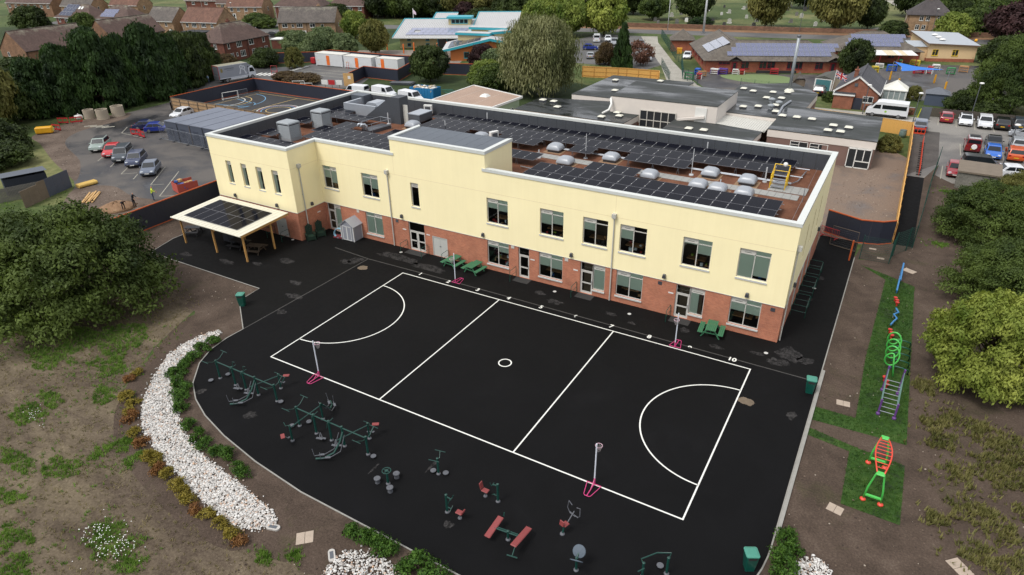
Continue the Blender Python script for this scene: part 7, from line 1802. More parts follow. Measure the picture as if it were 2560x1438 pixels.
cfl = mixc(ft, fmath('LESS_THAN', dg, .1), A(22, 34, 96), A(230, 228, 226)); cfl = mixc(ft, fmath('LESS_THAN', dg, .035), cfl, A(190, 30, 44)); cfl = mixc(ft, crossw, cfl, A(230, 228, 226)); cfl = mixc(ft, cross, cfl, A(190, 30, 44))
lk(ft, cfl, fb.inputs['Base Color']); fb.inputs['Roughness'].default_value = .8
fm_ = MB(); nx_ = 14
for k in range(nx_):
 for j in range(4):
  q = lambda i_, j_: (FW * i_ / nx_, .16 * sin(i_ * .9) , FH * j_ / 4 - .045 * i_)
  fm_.face([q(k, j), q(k + 1, j), q(k + 1, j + 1), q(k, j + 1)])
fme = fm_.mesh('flag', flm); uvl = fme.uv_layers.new(name='UVMap')
ii = 0
for k in range(nx_):
 for j in range(4):
  for (a_, b_) in ((0, 0), (1, 0), (1, 1), (0, 1)):
   uvl.data[ii].uv = ((k + a_) / nx_, (j + b_) / 4); ii += 1
add('flag', fme, fp, (.22, .1, 4.0), -.25)
t = thing('concrete_block', 'weathered concrete bunker block beside the dark red car', 'bunker', (27.6, 56.0, 0), -.05); ob('body', MB().box(0, 4.0, 0, 4.6, 0, 1.9), groundmat('stained_concrete', [(.3, A(84, 82, 76)), (.5, A(124, 122, 114)), (.7, A(152, 148, 140))], .8, 4.), t, bevel=.03); ob('roof_slab', MB().box(-.15, 4.15, -.15, 4.75, 1.9, 2.08), M('brown_slab', A(122, 110, 96), .9, var=.2), t)
t = thing('retaining_fence', 'dark weathered timber fence along the back of the right car park', 'fence', (23.8, 91.5, 0)); 
bm_ = MB().box(.01, .19, -.02, .02, 0, 1.5).mesh('board', M('dark_weathered_boards', A(82, 74, 68), .9, var=.35, scale=3))
for k in range(66): add('board', bm_, t, (.2 * k, rr.uniform(-.015, .015), rr.uniform(-.05, .03)))
ob('kerb', MB().box(0, 13.4, -.12, -.04, 0, .12), kerb_m, t)
for x, y, h_, a_, lb in ((22.2, 86.9, 4.4, .35, 'grey lamp post at the left end of the right car park'), (29.85, 92.2, 5.6, .35, 'grey lamp post behind the white cars'), (14.9, 88.9, 4.6, .25, 'grey lamp post in front of the minibus bonnet'), (32.7, 66.0, 5.6, .3, 'tall grey lamp post standing near the orange car'), (-197, 137.7, 6, .2, 'street lamp in front of the buff terrace'), (-197.4, 191.7, 7, .2, 'street lamp above the lime green tree'), (-260, 118, 7, .2, 'street lamp by the far solar roofs'), (22.5, 180, 8, .3, 'street lamp between the nursery and the stone house'), (-10.7, 186, 9, .2, 'street lamp on the cemetery side of the road')):
 t = thing('lamp_post', lb, 'lamp post', (x, y, 0), 0, 'lamp posts'); ob('column', MB().tube([(0, 0, 0), (0, 0, h_)], .075, 8, r1=.05), dk_steel, t)
 ob('lamp_head', MB().lathe([(.05, -.1), (.32, -.05), (.34, .05), (.2, .14), (0, .16)], 12, (.1, 0, h_)), white_p, t, smooth=True)
t = thing('metal_gate', 'grey sheet metal gate beside a yellow pole at the car park corner', 'gate', (22.9, 89.0, 0), .3); ob('leaf', MB().box(0, 1.5, -.03, .03, .1, 2.0), M('sheet_grey', A(96, 102, 108), .5), t); ob('yellow_pole', MB().tube([(-.4, -.4, 0), (-.1, -.3, 1.8)], .06, 6), M('hi_vis_yellow', A(214, 214, 40), .5), t)
t = thing('water_butt', 'pale grey-green water butt inside the timber fence corner', 'water butt', (21.2, 76.6, 0)); ob('drum', MB().lathe([(.42, 0), (.5, .5), (.44, 1.0), (.42, 1.05)], 14), M('butt_green', A(110, 130, 126), .6), t, smooth=True); ob('lid', MB().lathe([(.45, 1.05), (.45, 1.1), (.1, 1.14)], 14), M('butt_lid', A(96, 112, 110), .6), t)
# ---- nursery ------------------------------------------------------------------
red_fr = M('red_window_paint', A(150, 28, 44), .5, var=.06)
NW = [(2.6, 1.6, 2.4, .5), (7.3, .8, 1.6, 1.4), (11.0, .8, 1.5, 1.5), (12.6, .8, 1.6, 1.5), (16.6, .8, 1.5, 1.5), (18.2, .8, 1.5, 1.5), (22.2, .8, 1.6, 1.4)]
nur = house('long red brick nursery with hipped tile roof and rows of blue solar panels', (-18.0, 113.8), radians(22), 28, 13, 2.7, 5.6, nurb, t_nu, (1, 1), front=NW, ov=.6, group='nursery ranges', name='nursery_building', cat='nursery', fascia=False, frame=red_fr)
for x in (5.4, 25.2):
 d_ = ob('door', MB().box(0, 1.1, -.06, -.01, 0, 2.1), red_fr, nur, (x, 0, 0)); ob('door_glass', MB().box(.25, .85, -.075, -.062, .3, 1.9), dk_pane, d_)
 ob('porch_gable', MB().face([(x - .9, -.9, 2.45), (x + .55, -.9, 3.3), (x + .55, 2.0, 3.3), (x - .9, .6, 2.45)]).face([(x + 2, -.9, 2.45), (x + .55, -.9, 3.3), (x + .55, 2.0, 3.3), (x + 2, .6, 2.45)]), t_nu, nur)
for z in (1.9, 2.25): ob('brick_band', MB().box(0, 28, -.015, .0, z, z + .075), orgb, nur)
ob('planter', MB().box(10.5, 18.5, -.8, -.3, 0, .5), trim_b, nur)
wing = house('left range of the nursery with tile roof and one pale solar block', (-27.6, 135.5), radians(-66), 23.8, 12, 2.7, 5.6, nurb, t_nu, (0, 1), front=[(3, .9, 1.2, 1.2), (8, .9, 1.2, 1.2), (13, .9, 1.2, 1.2), (18, .9, 1.2, 1.2)], ov=.6, group='nursery ranges', name='nursery_building', cat='nursery', fascia=False, frame=red_fr)
rg = house('right range of the nursery with solar panels and a striped canopy', (4.6, 138.5), radians(20), 17.5, 13, 2.7, 5.8, nurb, t_nu, (1, 1), ov=.6, group='nursery ranges', name='nursery_building', cat='nursery', fascia=False, frame=red_fr, front=[(3, .9, 1.4, 1.3), (7, .9, 1.4, 1.3), (11, .9, 1.4, 1.3)])
house('small brick hut with pyramid tile roof at the left end of the nursery', (-33.2, 137.0), radians(20), 5.4, 5.4, 3.0, 5.0, nurb, t_nu, (1, 1), ov=.4, group='nursery ranges', name='nursery_hut', cat='hut', fascia=False)
sl_m = (5.6 - 2.7) / 6.5; sl_r = (5.8 - 2.7) / 6.5
for host, rz_, o_, nx_, ny_, sh_, k_, m_, lb in (((-18.0, 113.8), radians(22), (4.4, .9), 20, 3, 1.0, sl_m, pv_pale, 'three rows of pale blue solar panels on the front nursery roof'), ((4.6, 138.5), radians(20), (2.0, .9), 11, 3, .8, sl_r, pv_pale, 'three rows of blue solar panels on the right nursery roof'), ((-27.6, 135.5), radians(-66), (9.5, 1.0), 9, 3, .3, (5.6 - 2.7) / 6, panelmat('silver_pv_glass', A(160, 164, 178), A(120, 124, 134), 0, 1, .15), 'silvery solar block on the left nursery roof')):
 t = thing('solar_array', lb, 'solar panels', (host[0], host[1], 0), rz_, 'nursery solar panels')
 roof_panels(t, (o_[0], o_[1], 2.7 + o_[1] * k_ + .05), (1, 0, 0), (0, 1, k_), nx_, ny_, 1.05, 1.6, m_, shift=sh_)
t = thing('canopy_shelter', 'cream and white striped lean-to canopy on the nursery yard', 'canopy', (9.2, 137.8, 0), radians(20))
for k in range(11): ob('roof_strip', MB().face([(1.02 * k, -3.0, 2.35), (1.02 * k + 1.0, -3.0, 2.35), (1.02 * k + 1.0, 1.4, 2.75), (1.02 * k, 1.4, 2.75)]), upvc if k in (2, 3, 4, 7, 9, 10) else M('cream_sheet', A(220, 206, 176), .6), t)
for k in range(4): ob('post', MB().box(3.7 * k, 3.7 * k + .1, -2.9, -2.8, 0, 2.35), red_fr, t)
crm = M('cream_cladding', A(226, 194, 150), .7, var=.06); ygw = M('yellow_window_paint', A(226, 190, 30), .5)
cr = thing('cream_hall', 'cream clad hall with grey sloping roof and yellow framed windows', 'hall', (22.4, 147.4, 0), radians(16))
ob('wall', MB().prism([(0, 0), (9.6, 0), (9.6, 15), (0, 15)], .7, 3.5), crm, cr); ob('brick_base', MB().box(0, 9.6, 0, 15, 0, .7), nurb, cr)
ob('gable_wall', MB().face([(0, 0, 3.5), (9.6, 0, 3.5), (9.6, 0, 3.6), (0, 0, 3.9)]).face([(0, 0, 3.5), (0, 15, 3.5), (0, 15, 4.6), (0, 0, 3.9)]), crm, cr)
ob('roof', MB().face([(-.4, -.5, 3.9), (10, -.5, 3.6), (10, 15.4, 4.3), (-.4, 15.4, 4.6)]), M('pale_grey_roof', A(172, 178, 184), .6, var=.08), cr)
ob('roof_edge', MB().beam((-.4, -.5, 3.78), (10, -.5, 3.48), .1, .25).beam((-.4, -.5, 3.78), (-.4, 15.4, 4.48), .1, .25), M('brown_edge', A(110, 88, 70), .7), cr)
for x in (.9, 4.9): hwin(cr, (x, 0, 1.3), 0, 1.2, 1.3, ygw)
ob('annexe', MB().box(-3.4, 0, 1.0, 6, 0, 2.9), crm, cr); ob('annexe_roof', MB().face([(-3.6, .7, 3.0), (0, .7, 3.0), (0, 6, 3.6), (-3.6, 6, 3.6)]), MATS['pale_grey_roof'], cr); hwin(cr, (-2.4, 1.0, 1.0), 0, 1.1, 1.3, ygw)
for y in (4, 7, 10): ob('roof_dome', MB().lathe([(.7, 0), (.6, .2), (.2, .3)], 10, (3.5, y, 4.0 + .04 * y)), white_p, cr)
# sail and its posts
yp = M('yellow_post_pad', A(222, 160, 34), .6)
for k, (x, y, h_, lb) in enumerate(((16.85, 121.6, 3.5, 'yellow padded sail post, back left'), (18.6, 114.5, 2.4, 'yellow padded sail post, front left'), (24.5, 121.5, 3.0, 'yellow padded sail post, back right'), (26.3, 114.8, 3.4, 'yellow padded sail post, front right'))):
 t = thing('sail_post', lb, 'post', (x, y, 0), 0, 'yellow sail posts'); ob('pad', MB().tube([(0, 0, 0), (0, 0, 1.6)], .17, 8), yp, t); ob('pole', MB().tube([(0, 0, 1.6), (0, 0, h_)], .07, 8), steel, t)
sv = MB(); A_, B_, C_ = Vector((16.95, 121.5, 3.45)), Vector((18.6, 114.6, 2.9)), Vector((25.4, 119.5, 2.9)); n_ = 10
def sp_(i, j):
 a, b = i / n_, j / n_; c = 1 - a - b; p = A_ * a + B_ * b + C_ * c; ce = (A_ + B_ + C_) / 3
 k_ = 4 * (a * b + b * c + a * c) * .0 + .28 * (1 - abs(2 * max(a, b, c) - 1)) ** 1.0 * (1 if min(a, b, c) < .34 else 0) * (1 - 3 * min(a, b, c))
 p = p + (ce - p) * k_; p.z -= .35 * (a * b + b * c + a * c); return p
for i in range(n_):
 for j in range(n_ - i):
  sv.face([sp_(i, j), sp_(i + 1, j), sp_(i, j + 1)])
  if i + j < n_ - 1: sv.face([sp_(i + 1, j), sp_(i + 1, j + 1), sp_(i, j + 1)])
t = thing('shade_sail', 'bright blue triangular shade sail over the nursery yard', 'shade sail', (20.5, 118, 0)); o = ob('sail_cloth', sv, M('blue_sail', A(38, 116, 208), .7, var=.05), t, (-20.5, -118, 0), smooth=True); ob('guy_rope', MB().tube([(4.9, 1.5, 2.9), (4.0, 3.5, 2.9)], .03, 5), steel, t)
# yard toys
ry = random.Random(21)
toyc = [M('toy_' + n_, A(*c), .6) for n_, c in (('red', (170, 36, 44)), ('blue', (40, 96, 190)), ('green', (60, 130, 80)), ('white', (220, 220, 216)), ('yellow', (224, 200, 60)), ('wood', (176, 130, 84)), ('purple', (86, 60, 140)))]
TOY = [(-15.5, 112.2, 3, 'black and teal storage crates'), (-14, 113, 6, 'purple storage crates'), (-11.6, 113.8, 3, 'white play board'), (-10.4, 114.3, 0, 'round red play board'), (-18.5, 110, 1, 'blue play panel'), (-17.2, 108.8, 5, 'timber play panel'), (-17.0, 106.0, 0, 'red play tower base'), (-18.6, 104.4, 2, 'green planter'), (-4.5, 117.5, 0, 'red litter bin'), (10.8, 131, 3, 'white covered heap'), (13.6, 127.5, 4, 'yellow play barrier'), (16.5, 131.5, 1, 'blue mud kitchen table'), (19, 134, 0, 'maroon play shed'), (21.5, 131, 0, 'dark red play cabin'), (24.5, 137, 3, 'white upright screen'), (23.5, 131.5, 0, 'dark red play crate'), (27.2, 132.8, 2, 'green play frame'), (29.5, 136.5, 5, 'orange timber tower'), (17.5, 138.5, 2, 'green water table'), (14.0, 134.5, 3, 'white sink unit'), (20.5, 141, 4, 'yellow play chair')]
for k, (x, y, c, lb) in enumerate(TOY):
 t = thing('play_unit', lb + ' in the nursery yard', 'play equipment', (x, y, .01), ry.uniform(-.3, .6), 'nursery yard toys')
 w_, d_, h_ = ry.uniform(.9, 2.0), ry.uniform(.5, 1.0), ry.uniform(.8, 1.6)
 for s in range(3): ob('shelf', MB().box(-w_ / 2, w_ / 2, -d_ / 2, d_ / 2, h_ * (.12 + .33 * s), h_ * (.12 + .33 * s) + (.1 if s < 2 else .22)), toyc[c], t)
 for sx in (-1, 1): ob('leg', MB().box(sx * w_ / 2 - .05, sx * w_ / 2 + .05, -d_ / 2, d_ / 2, 0, h_ * .8), toyc[(c + 3) % 7] if k % 3 == 0 else toyc[c], t)
t = thing('grit_bin', 'yellow grit bin beside the pale drive', 'grit bin', (-30.2, 134.5, 0), .3); ob('tub', MB().box(-.6, .6, -.5, .5, 0, 1.2), yp, t, bevel=.06); ob('lid', MB().box(-.65, .65, -.55, .55, 1.2, 1.35), yp, t, bevel=.04)
# ---- children's centre ---------------------------------------------------------
teal = M('teal_fascia', A(56, 168, 184), .45, var=.05); ribm_ = M('ribbed_grey_roof', A(196, 196, 196), .5, .1, var=.05, scale=.5)
cc = thing('childrens_centre', 'grey metal roofed children centre with teal edges and orange timber wing', 'building', (-99.5, 109.5, 0), radians(24))
stc = M('pale_stone_wall', A(198, 184, 140), .8, var=.1)
ob('wall', MB().box(1.2, 19, 2.2, 14, 0, 2.95), stc, cc)
for x in (3.2, 8.2):
 for z in (.5, 1.9): hwin(cc, (x, 2.2, z), 0, 1.0, .8, MATS['teal_fascia'], 0)
ob('glazed_front', MB().box(11.5, 17.5, 2.1, 2.19, .1, 2.8), dk_pane, cc); ob('glazing_bars', MB().box(11.4, 11.6, 2.02, 2.1, 0, 2.9).box(13.9, 14.1, 2.02, 2.1, 0, 2.9).box(16, 16.2, 2.02, 2.1, 0, 2.9), teal, cc)
zs_ = lambda y: 3.0 + y * .215
def rpart(x0, x1, y0, y1, parent=cc):
 mb = MB(); n = max(1, int((x1 - x0) / .5))
 for k in range(n):
  a, b = x0 + (x1 - x0) * k / n, x0 + (x1 - x0) * (k + 1) / n
  mb.face([(a, y0, zs_(y0)), (b, y0, zs_(y0)), (b, y1, zs_(y1)), (a, y1, zs_(y1))]); mb.beam((a, y0, zs_(y0) + .03), (a, y1, zs_(y1) + .03), .06, .08)
 ob('roof', mb, ribm_, parent)
 ob('roof_edge', MB().beam((x0 - .1, y0, zs_(y0)), (x0 - .1, y1, zs_(y1)), .2, .4).beam((x0, y1 + .1, zs_(y1)), (x1, y1 + .1, zs_(y1)), .2, .4), teal, parent)
 ob('end_wall', MB().face([(x0, y0 + 1, 2.9), (x0, y1, 2.9), (x0, y1, zs_(y1) - .1), (x0, y0 + 1, zs_(y0 + 1) - .1)]).face([(x0, y1, 2.9), (x1, y1, 2.9), (x1, y1, zs_(y1) - .1), (x0, y1, zs_(y1) - .1)]).face([(x1, y0 + 1, 2.9), (x1, y1, 2.9), (x1, y1, zs_(y1) - .1), (x1, y0 + 1, zs_(y0 + 1) - .1)]), stc, parent)
rpart(0, 20, 0, 14); rpart(8, 14.2, 14.2, 19); rpart(20.2, 32, 4, 19.5)
ob('eaves_gutter', MB().box(-.2, 19.5, -.35, 0, 2.78, 3.0), coping_w, cc)
ob('clerestory', MB().box(13.2, 19.2, 9.2, 12.4, 4.8, 6.6), stc, cc); ob('clerestory_roof', MB().box(12.8, 19.6, 8.7, 12.8, 6.6, 7.1), teal, cc)
for k in range(4): hwin(cc, (14.0 + 1.15 * k, 9.2, 5.4), 0, 1.05, 1.0, MATS['teal_fascia'], 0)
roof_panels(cc, (3.0, 1.6, zs_(1.6) + .05), (1, 0, 0), (0, 1, .215), 10, 3, 1.55, 1.75, panelmat('lilac_pv_glass', A(150, 154, 176), A(190, 192, 204), 2, 0, .12), skip=((1, 1),), shift=.35)
wg = thing('timber_wing', 'orange timber clad wing with rising teal roof edge', 'building', (-75.6, 101.5, 0), radians(30))
otm = M('orange_timber_cladding', A(190, 112, 56), .7, var=.12, scale=.8)
WZ = lambda x: 2.5 + (x + 2) * .215 if x < 9.5 else 4.97 - (x - 9.5) * .2
ob('wall', MB().face([(0, 0, 0), (11, 0, 0), (11, 0, WZ(11) - .1), (9.5, 0, WZ(9.5) - .1), (0, 0, WZ(0) - .1)]).face([(0, 0, 0), (0, 13, 0), (0, 13, WZ(0) - .1), (0, 0, WZ(0) - .1)]).face([(11, 0, 0), (11, 13, 0), (11, 13, 4.5), (11, 0, 4.5)]), otm, wg)
ob('roof', MB().face([(-2, -.8, WZ(-2)), (9.5, -.8, WZ(9.5)), (9.5, 13, WZ(9.5)), (-2, 13, WZ(-2))]).face([(9.5, -.8, WZ(9.5)), (13, -.8, WZ(13)), (13, 13, WZ(13)), (9.5, 13, WZ(9.5))]), ribm_, wg)
ob('roof_edge', MB().beam((-2, -.85, WZ(-2) - .2), (9.5, -.85, WZ(9.5) - .2), .12, .55).beam((9.5, -.85, WZ(9.5) - .2), (13, -.85, WZ(13) - .2), .12, .55), teal, wg)
hwin(wg, (3.2, 0, .6), 0, 1.3, 1.4, MATS['teal_fascia'], 0)
roof_panels(wg, (-.6, .8, WZ(-.6) + .05), (1, 0, .215), (0, 1, 0), 5, 6, 1.6, 1.6, pv_navy)
for x, y, z, w_, rz_, k in ((5.5, 6.5, 5.0, 9, -.35, 0), (9.0, 11.5, 5.6, 10, -.35, 1), (13, 8, 5.2, 8, .5, 2)):
 ob('cross_roof', MB().cbox((x, y, z + .55), (w_, 2.6, .12), 0, rz_), ribm_, wg); ob('cross_roof_edge', MB().cbox((x, y, z + .25), (w_ + .1, 2.7, .5), 0, rz_), teal, wg); ob('cross_roof_wall', MB().cbox((x, y, z - .6), (w_ - 1, 2.0, 1.4), 0, rz_), stc, wg)
for k, (x, y) in enumerate(((-101.5, 105.2), (-100.5, 108), (-93, 105.5), (-92, 108.5), (-86, 110.5), (-84.8, 113), (-78.6, 108.5), (-77.5, 110.5))):
 t = thing('marker_post', 'orange bollard post on the centre terrace, ' + ['leftmost front', 'leftmost back', 'second front', 'second back', 'third front', 'third back', 'nearest the timber wing in front', 'nearest the timber wing behind'][k], 'post', (x, y, .01), 0, 'orange terrace posts'); ob('post', MB().tube([(0, 0, 0), (0, 0, 2.2)], .16, 8), ordoor, t); ob('cap', MB().lathe([(.17, 2.2), (.1, 2.3)], 8), ordoor, t)
t = thing('play_slide', 'orange and red toddler slide behind the site cabins', 'slide', (-77.6, 92.9, 0), .3); ob('tower', MB().box(-.6, .6, -.6, .6, .9, 2.6).lathe([(.7, 2.6), (.4, 3.2), (0, 3.4)], 10), ordoor, t); ob('chute', MB().beam((.6, 0, 1.4), (2.4, -.6, .2), .6, .1), toyc[0], t)
t = thing('mural_panel', 'lilac mural board with bright painted shapes at the hoarding end', 'mural', (-60.2, 88.8, 0), .25); ob('board', MB().box(0, 6, 0, .1, 0, 2.4), M('lilac_board', A(196, 160, 200), .7), t)
for k in range(8): ob('painted_shape', MB().prism(blotch(.6 + .68 * k, 1.1 + .3 * ry.uniform(-1, 1), .32, .5, 90 + k), 0, .012), toyc[(4, 2, 4, 6, 6, 2, 4, 0)[k]], t, (0, -.002, 0)).rotation_euler = (pi / 2, 0, 0)
t = thing('flagpole', 'white flagpole with a pale flag behind the children centre', 'flagpole', (-104, 124.5, 0)); ob('pole', MB().tube([(0, 0, 0), (0, 0, 8.6)], .1, 8), white_p, t); ob('flag', MB().face([(.1, 0, 7.2), (1.3, -.3, 7.0), (1.2, -.3, 7.7), (.1, 0, 8.4)]), M('pale_pink_flag', A(224, 200, 216), .8), t)
# ---- cemetery ------------------------------------------------------------------
gsm = [M('grave_' + n_, A(*c), .8, var=.2) for n_, c in (('pale', (190, 188, 180)), ('grey', (118, 116, 112)), ('white', (226, 224, 220)), ('dark', (70, 68, 68)))]
hs_mesh = []
for m_ in gsm:
 pf = [(-.4, 0), (.4, 0), (.4, .75)] + [(.4 * cos(a), .75 + .28 * sin(a)) for a in (.5, 1.05, 1.57, 2.1, 2.65)] + [(-.4, .75)]
 hs_mesh.append((MB().xprism(pf, -.09, .09).mesh('headstone', m_), MB().box(-.5, .5, -.2, 1.6, 0, .12).mesh('grave_kerb', m_)))
OR_ = 'first second third fourth fifth sixth seventh eighth ninth tenth eleventh twelfth thirteenth fourteenth fifteenth sixteenth'.split()
for row in range(11):
 nth = 0
 for c in range(16):
  if ry.random() < .42: continue
  u_ = c / 15.; x = -112 + 118 * u_ + ry.uniform(-2, 2); y = 190 + 7.2 * row + (x + 50) * .12 + ry.uniform(-1.5, 1.5)
  if 0 < x < 26 or (x > -24 and y < 194 + (x + 24) * .1): continue
  q = ry.choice((0, 0, 1, 1, 2, 3)); nth += 1
  t = thing('gravestone', '%s gravestone, %s from the left in the %s row of the cemetery' % (['pale', 'grey', 'white', 'dark'][q], OR_[nth - 1], OR_[row]), 'gravestone', (x, y, 0), .3 + ry.uniform(-.2, .2), 'gravestones in the cemetery')
  s_ = ry.uniform(.9, 1.5); t.scale = (s_, s_, s_)
  add('headstone', hs_mesh[q][0], t)
  if ry.random() < .5: add('grave_kerb', hs_mesh[q][1], t)
t = thing('boundary_wall', 'long brown stone wall between the road and the cemetery', 'wall', (0, 0, 0))
bwm = brickmat('brown_stone', A(140, 104, 82), A(116, 86, 68), A(120, 100, 84), .6, .25)
wp_ = [(-112, 162.5), (-62, 178), (-24, 184.5), (26, 193), (60, 199)]
for a, b in zip(wp_, wp_[1:]): ob('wall_run', MB().beam((*a, .6), (*b, .6), .4, 1.2), bwm, t)
t = thing('railing', 'dark iron railing along the cemetery edge', 'railing', (0, 0, 0))
for (xa, ya), (xb, yb) in zip([(-62, 181), (-24, 187.5)], [(-24, 187.5), (0, 191)]):
 L_ = sqrt((xb - xa) ** 2 + (yb - ya) ** 2); a_ = atan2(yb - ya, xb - xa); rm = MB().box(0, L_, -.02, .02, 1.2, 1.26).box(0, L_, -.02, .02, .2, .26)
 for k in range(int(L_ / .4)): rm.box(.4 * k, .4 * k + .03, -.015, .015, 0, 1.45)
 ob('rail_run', rm, trim_b, t, (xa, ya, 0), a_)
t = thing('crossing_beacon', 'black and white crossing pole with amber globe at the upper right', 'beacon', (31.5, 160, 0))
for k in range(5): ob('pole_band', MB().tube([(0, 0, .6 * k), (0, 0, .6 * k + .6)], .1, 8), trim_b if k % 2 else white_p, t)
ob('globe', MB().lathe([(0, 3.0), (.28, 3.15), (.34, 3.4), (.22, 3.65), (0, 3.72)], 12), M('amber_globe', A(236, 170, 20), .4), t, smooth=True)
# ---- left car park clutter ------------------------------------------------------
t = thing('water_filled_tank', 'yellow plastic tank lying at the far left of the car park', 'tank', (-95.6, 18.7, 0), .85); ob('tank', MB().box(-1.2, 1.2, -.55, .55, .1, 1.1), M('safety_yellow', A(230, 170, 30), .5), t, bevel=.2, seg=3); ob('cap', MB().box(1.2, 1.3, -.3, .3, .4, .8), M('pale_yellow', A(220, 214, 120), .5), t); ob('skid', MB().box(-1, 1, -.4, .4, 0, .1), trim_b, t)
conc = M('ring_concrete', A(176, 164, 146), .9, var=.15)
for x, y, s_, lb in ((-99.2, 27.9, .9, 'upright concrete manhole ring, left of three'), (-96.6, 28.7, 1.0, 'squat concrete manhole ring, middle of three'), (-96.4, 31.3, 1.05, 'tall concrete manhole ring, right of three')):
 t = thing('concrete_ring', lb, 'concrete ring', (x, y, 0), 0, 'concrete manhole rings'); ob('ring', MB().lathe([(.95 * s_, 0), (.95 * s_, 1.6 * s_), (.8 * s_, 1.6 * s_), (.8 * s_, 0)], 20), conc, t, smooth=False); ob('base', MB().lathe([(.99 * s_, 0), (.99 * s_, .12)], 20), conc, t)
for x, y, rz_, lb in ((-99.4, 23.6, .5, 'red chapter barrier leaning by the yellow tank'), (-98.0, 25.0, .9, 'red chapter barrier stacked near the concrete rings'), (-95.8, 20.6, .2, 'red and white barrier right beside the yellow tank'), (-81.5, 24.9, .3, 'red barrier behind the royal blue car'), (-79.6, 24.6, -.1, 'red barrier around rubble at the modular block corner')):
 t = thing('barrier', lb, 'barrier', (x, y, 0), rz_, 'red barriers left'); ob('panel', MB().box(-.9, .9, -.02, .02, .12, .35).box(-.9, .9, -.02, .02, .8, 1.0).box(-.9, -.8, -.02, .02, .35, .8).box(.8, .9, -.02, .02, .35, .8).box(-.05, .05, -.02, .02, .35, .8), rb, t)
 for s in (-.6, .6): ob('foot', MB().box(s - .05, s + .05, -.25, .25, 0, .12), trim_b, t)
t = thing('rubble_bag', 'white builders bag by the concrete rings', 'bag', (-100.2, 26.6, 0)); ob('bag', loft([[(px, py, z) for px, py in rrect(a, a, .3, 3)] for a, z in ((.5, 0), (.62, .35), (.5, .65), (.25, .75))]), white_p, t, smooth=True); ob('loop', MB().tube([(-.4, 0, .6), (0, 0, 1.0), (.4, 0, .6)], .03, 5), white_p, t)
t = thing('pallet_pile', 'pile of fresh timber planks on the sandy ground', 'planks', (-59.9, 5.2, 0), 2.35)
for k in range(6): ob('plank', MB().cbox((ry.uniform(-.3, .3), -.5 + .2 * k, .1 + .06 * (k % 3)), (3.6, .18, .07), 0, ry.uniform(-.06, .06)), wood_new, t)
t = thing('timber_roll', 'yellow bundle of rolled matting lying on the tarmac', 'roll', (-64.9, 7.6, 0), 1.5)
for k in range(3): ob('roll', MB().tube([(-1.1, -.3 + .3 * k, .25), (1.1, -.3 + .3 * k, .25)], .22, 10), M('straw_yellow', A(214, 178, 96), .8, var=.2), t)
t = thing('waste_box', 'red barrier box heaped with boxes beside the navy hoarding', 'waste heap', (-52.3, 12.4, 0), 1.3)
for nm, b_ in (('side_panel', (-1.2, 1.2, -.95, -.9)), ('side_panel', (-1.2, 1.2, .9, .95)), ('end_panel', (-1.2, -1.15, -.9, .9))): ob(nm, MB().box(*b_, .1, 1.2), M('salmon_panel', A(186, 84, 72), .6), t)
wb = MB()
for k in range(14): wb.cbox((ry.uniform(-.9, .9), ry.uniform(-.7, .7), ry.uniform(.3, 1.3)), (ry.uniform(.3, 1), ry.uniform(.3, .7), ry.uniform(.08, .3)), ry.choice((0, 1, 2, 3)), ry.uniform(0, 3))
ob('waste', wb, [it_m[0], white_p, wood_new, it_m[2]], t)['kind'] = 'stuff'
t = thing('sand_heap', 'heap of orange sand behind the navy hoarding', 'sand heap', (-54.3, 4.9, 0)); sm_ = MB().lathe([(2.1, 0), (1.6, .22), (1.0, .48), (.45, .66), (0, .72)], 22)
sm_.v = [(x + ry.uniform(-.12, .12), y + ry.uniform(-.12, .12), z + (ry.uniform(-.06, .06) if z > 0 else 0)) for x, y, z in sm_.v]; ob('heap', sm_, groundmat('orange_sand', [(.3, A(104, 80, 60)), (.5, A(140, 110, 84)), (.7, A(164, 136, 108))], .8, 6.), t, smooth=True)
# garden with fence and shed at far left
gfm = M('silvered_fence', A(120, 116, 110), .9, var=.25)
t = thing('garden_fence', 'silver grey vertical board fence at the far left garden', 'fence', (-69.5, -5.5, 0)); bg_ = MB().box(.01, .13, -.015, .015, 0, 1.65).mesh('board', gfm); a_ = atan2(10, 3.4)
for k in range(74): add('board', bg_, t, (.143 * k * cos(a_), .143 * k * sin(a_), ry.uniform(-.02, .02)), a_)
ob('rail', MB().box(0, 10.6, .02, .07, .4, .48).box(0, 10.6, .02, .07, 1.2, 1.28), gfm, t, (0, 0, 0), a_)
t = thing('garden_shed', 'dark felt roofed shed behind the silver fence with a blue paddle board', 'shed', (-70.4, 3.4, 0), 1.25); ob('wall', MB().box(-2.2, 2.2, -1.5, 1.5, 0, 1.95), M('navy_boards', A(40, 46, 58), .7), t); ob('roof', MB().face([(-2.4, -1.8, 2.3), (2.4, -1.8, 2.3), (2.4, 1.8, 1.95), (-2.4, 1.8, 1.95)]), M('grey_felt', A(90, 96, 106), .8, var=.1), t)
t = thing('paddle_board', 'bright blue paddle board leaning in the far left garden', 'paddle board', (-72.8, 1.2, .05), .4); o = ob('board', MB().prism([(.45 * sin(a) * (1 if a < pi else 1), 1.5 * cos(a)) for a in [2 * pi * k / 20 for k in range(20)]], 0, .12), M('board_blue', A(50, 150, 214), .4), t); o.rotation_euler = (1.2, 0, 0); o.location = (0, 0, .9); ob('fin', MB().box(-.02, .02, .0, .1, .0, .2), trim_b, t)
t = thing('hoarding', 'raw timber hoarding end with grey boards beside the sandy ground', 'hoarding', (-63.5, -.3, 0), 1.95, 'timber hoardings')
for k in range(6): ob('board', MB().box(1.22 * k, 1.22 * k + 1.2, -.01, .01, 0, 2.2 - .25 * (k < 2)), modm if k > 2 else wood_old, t)
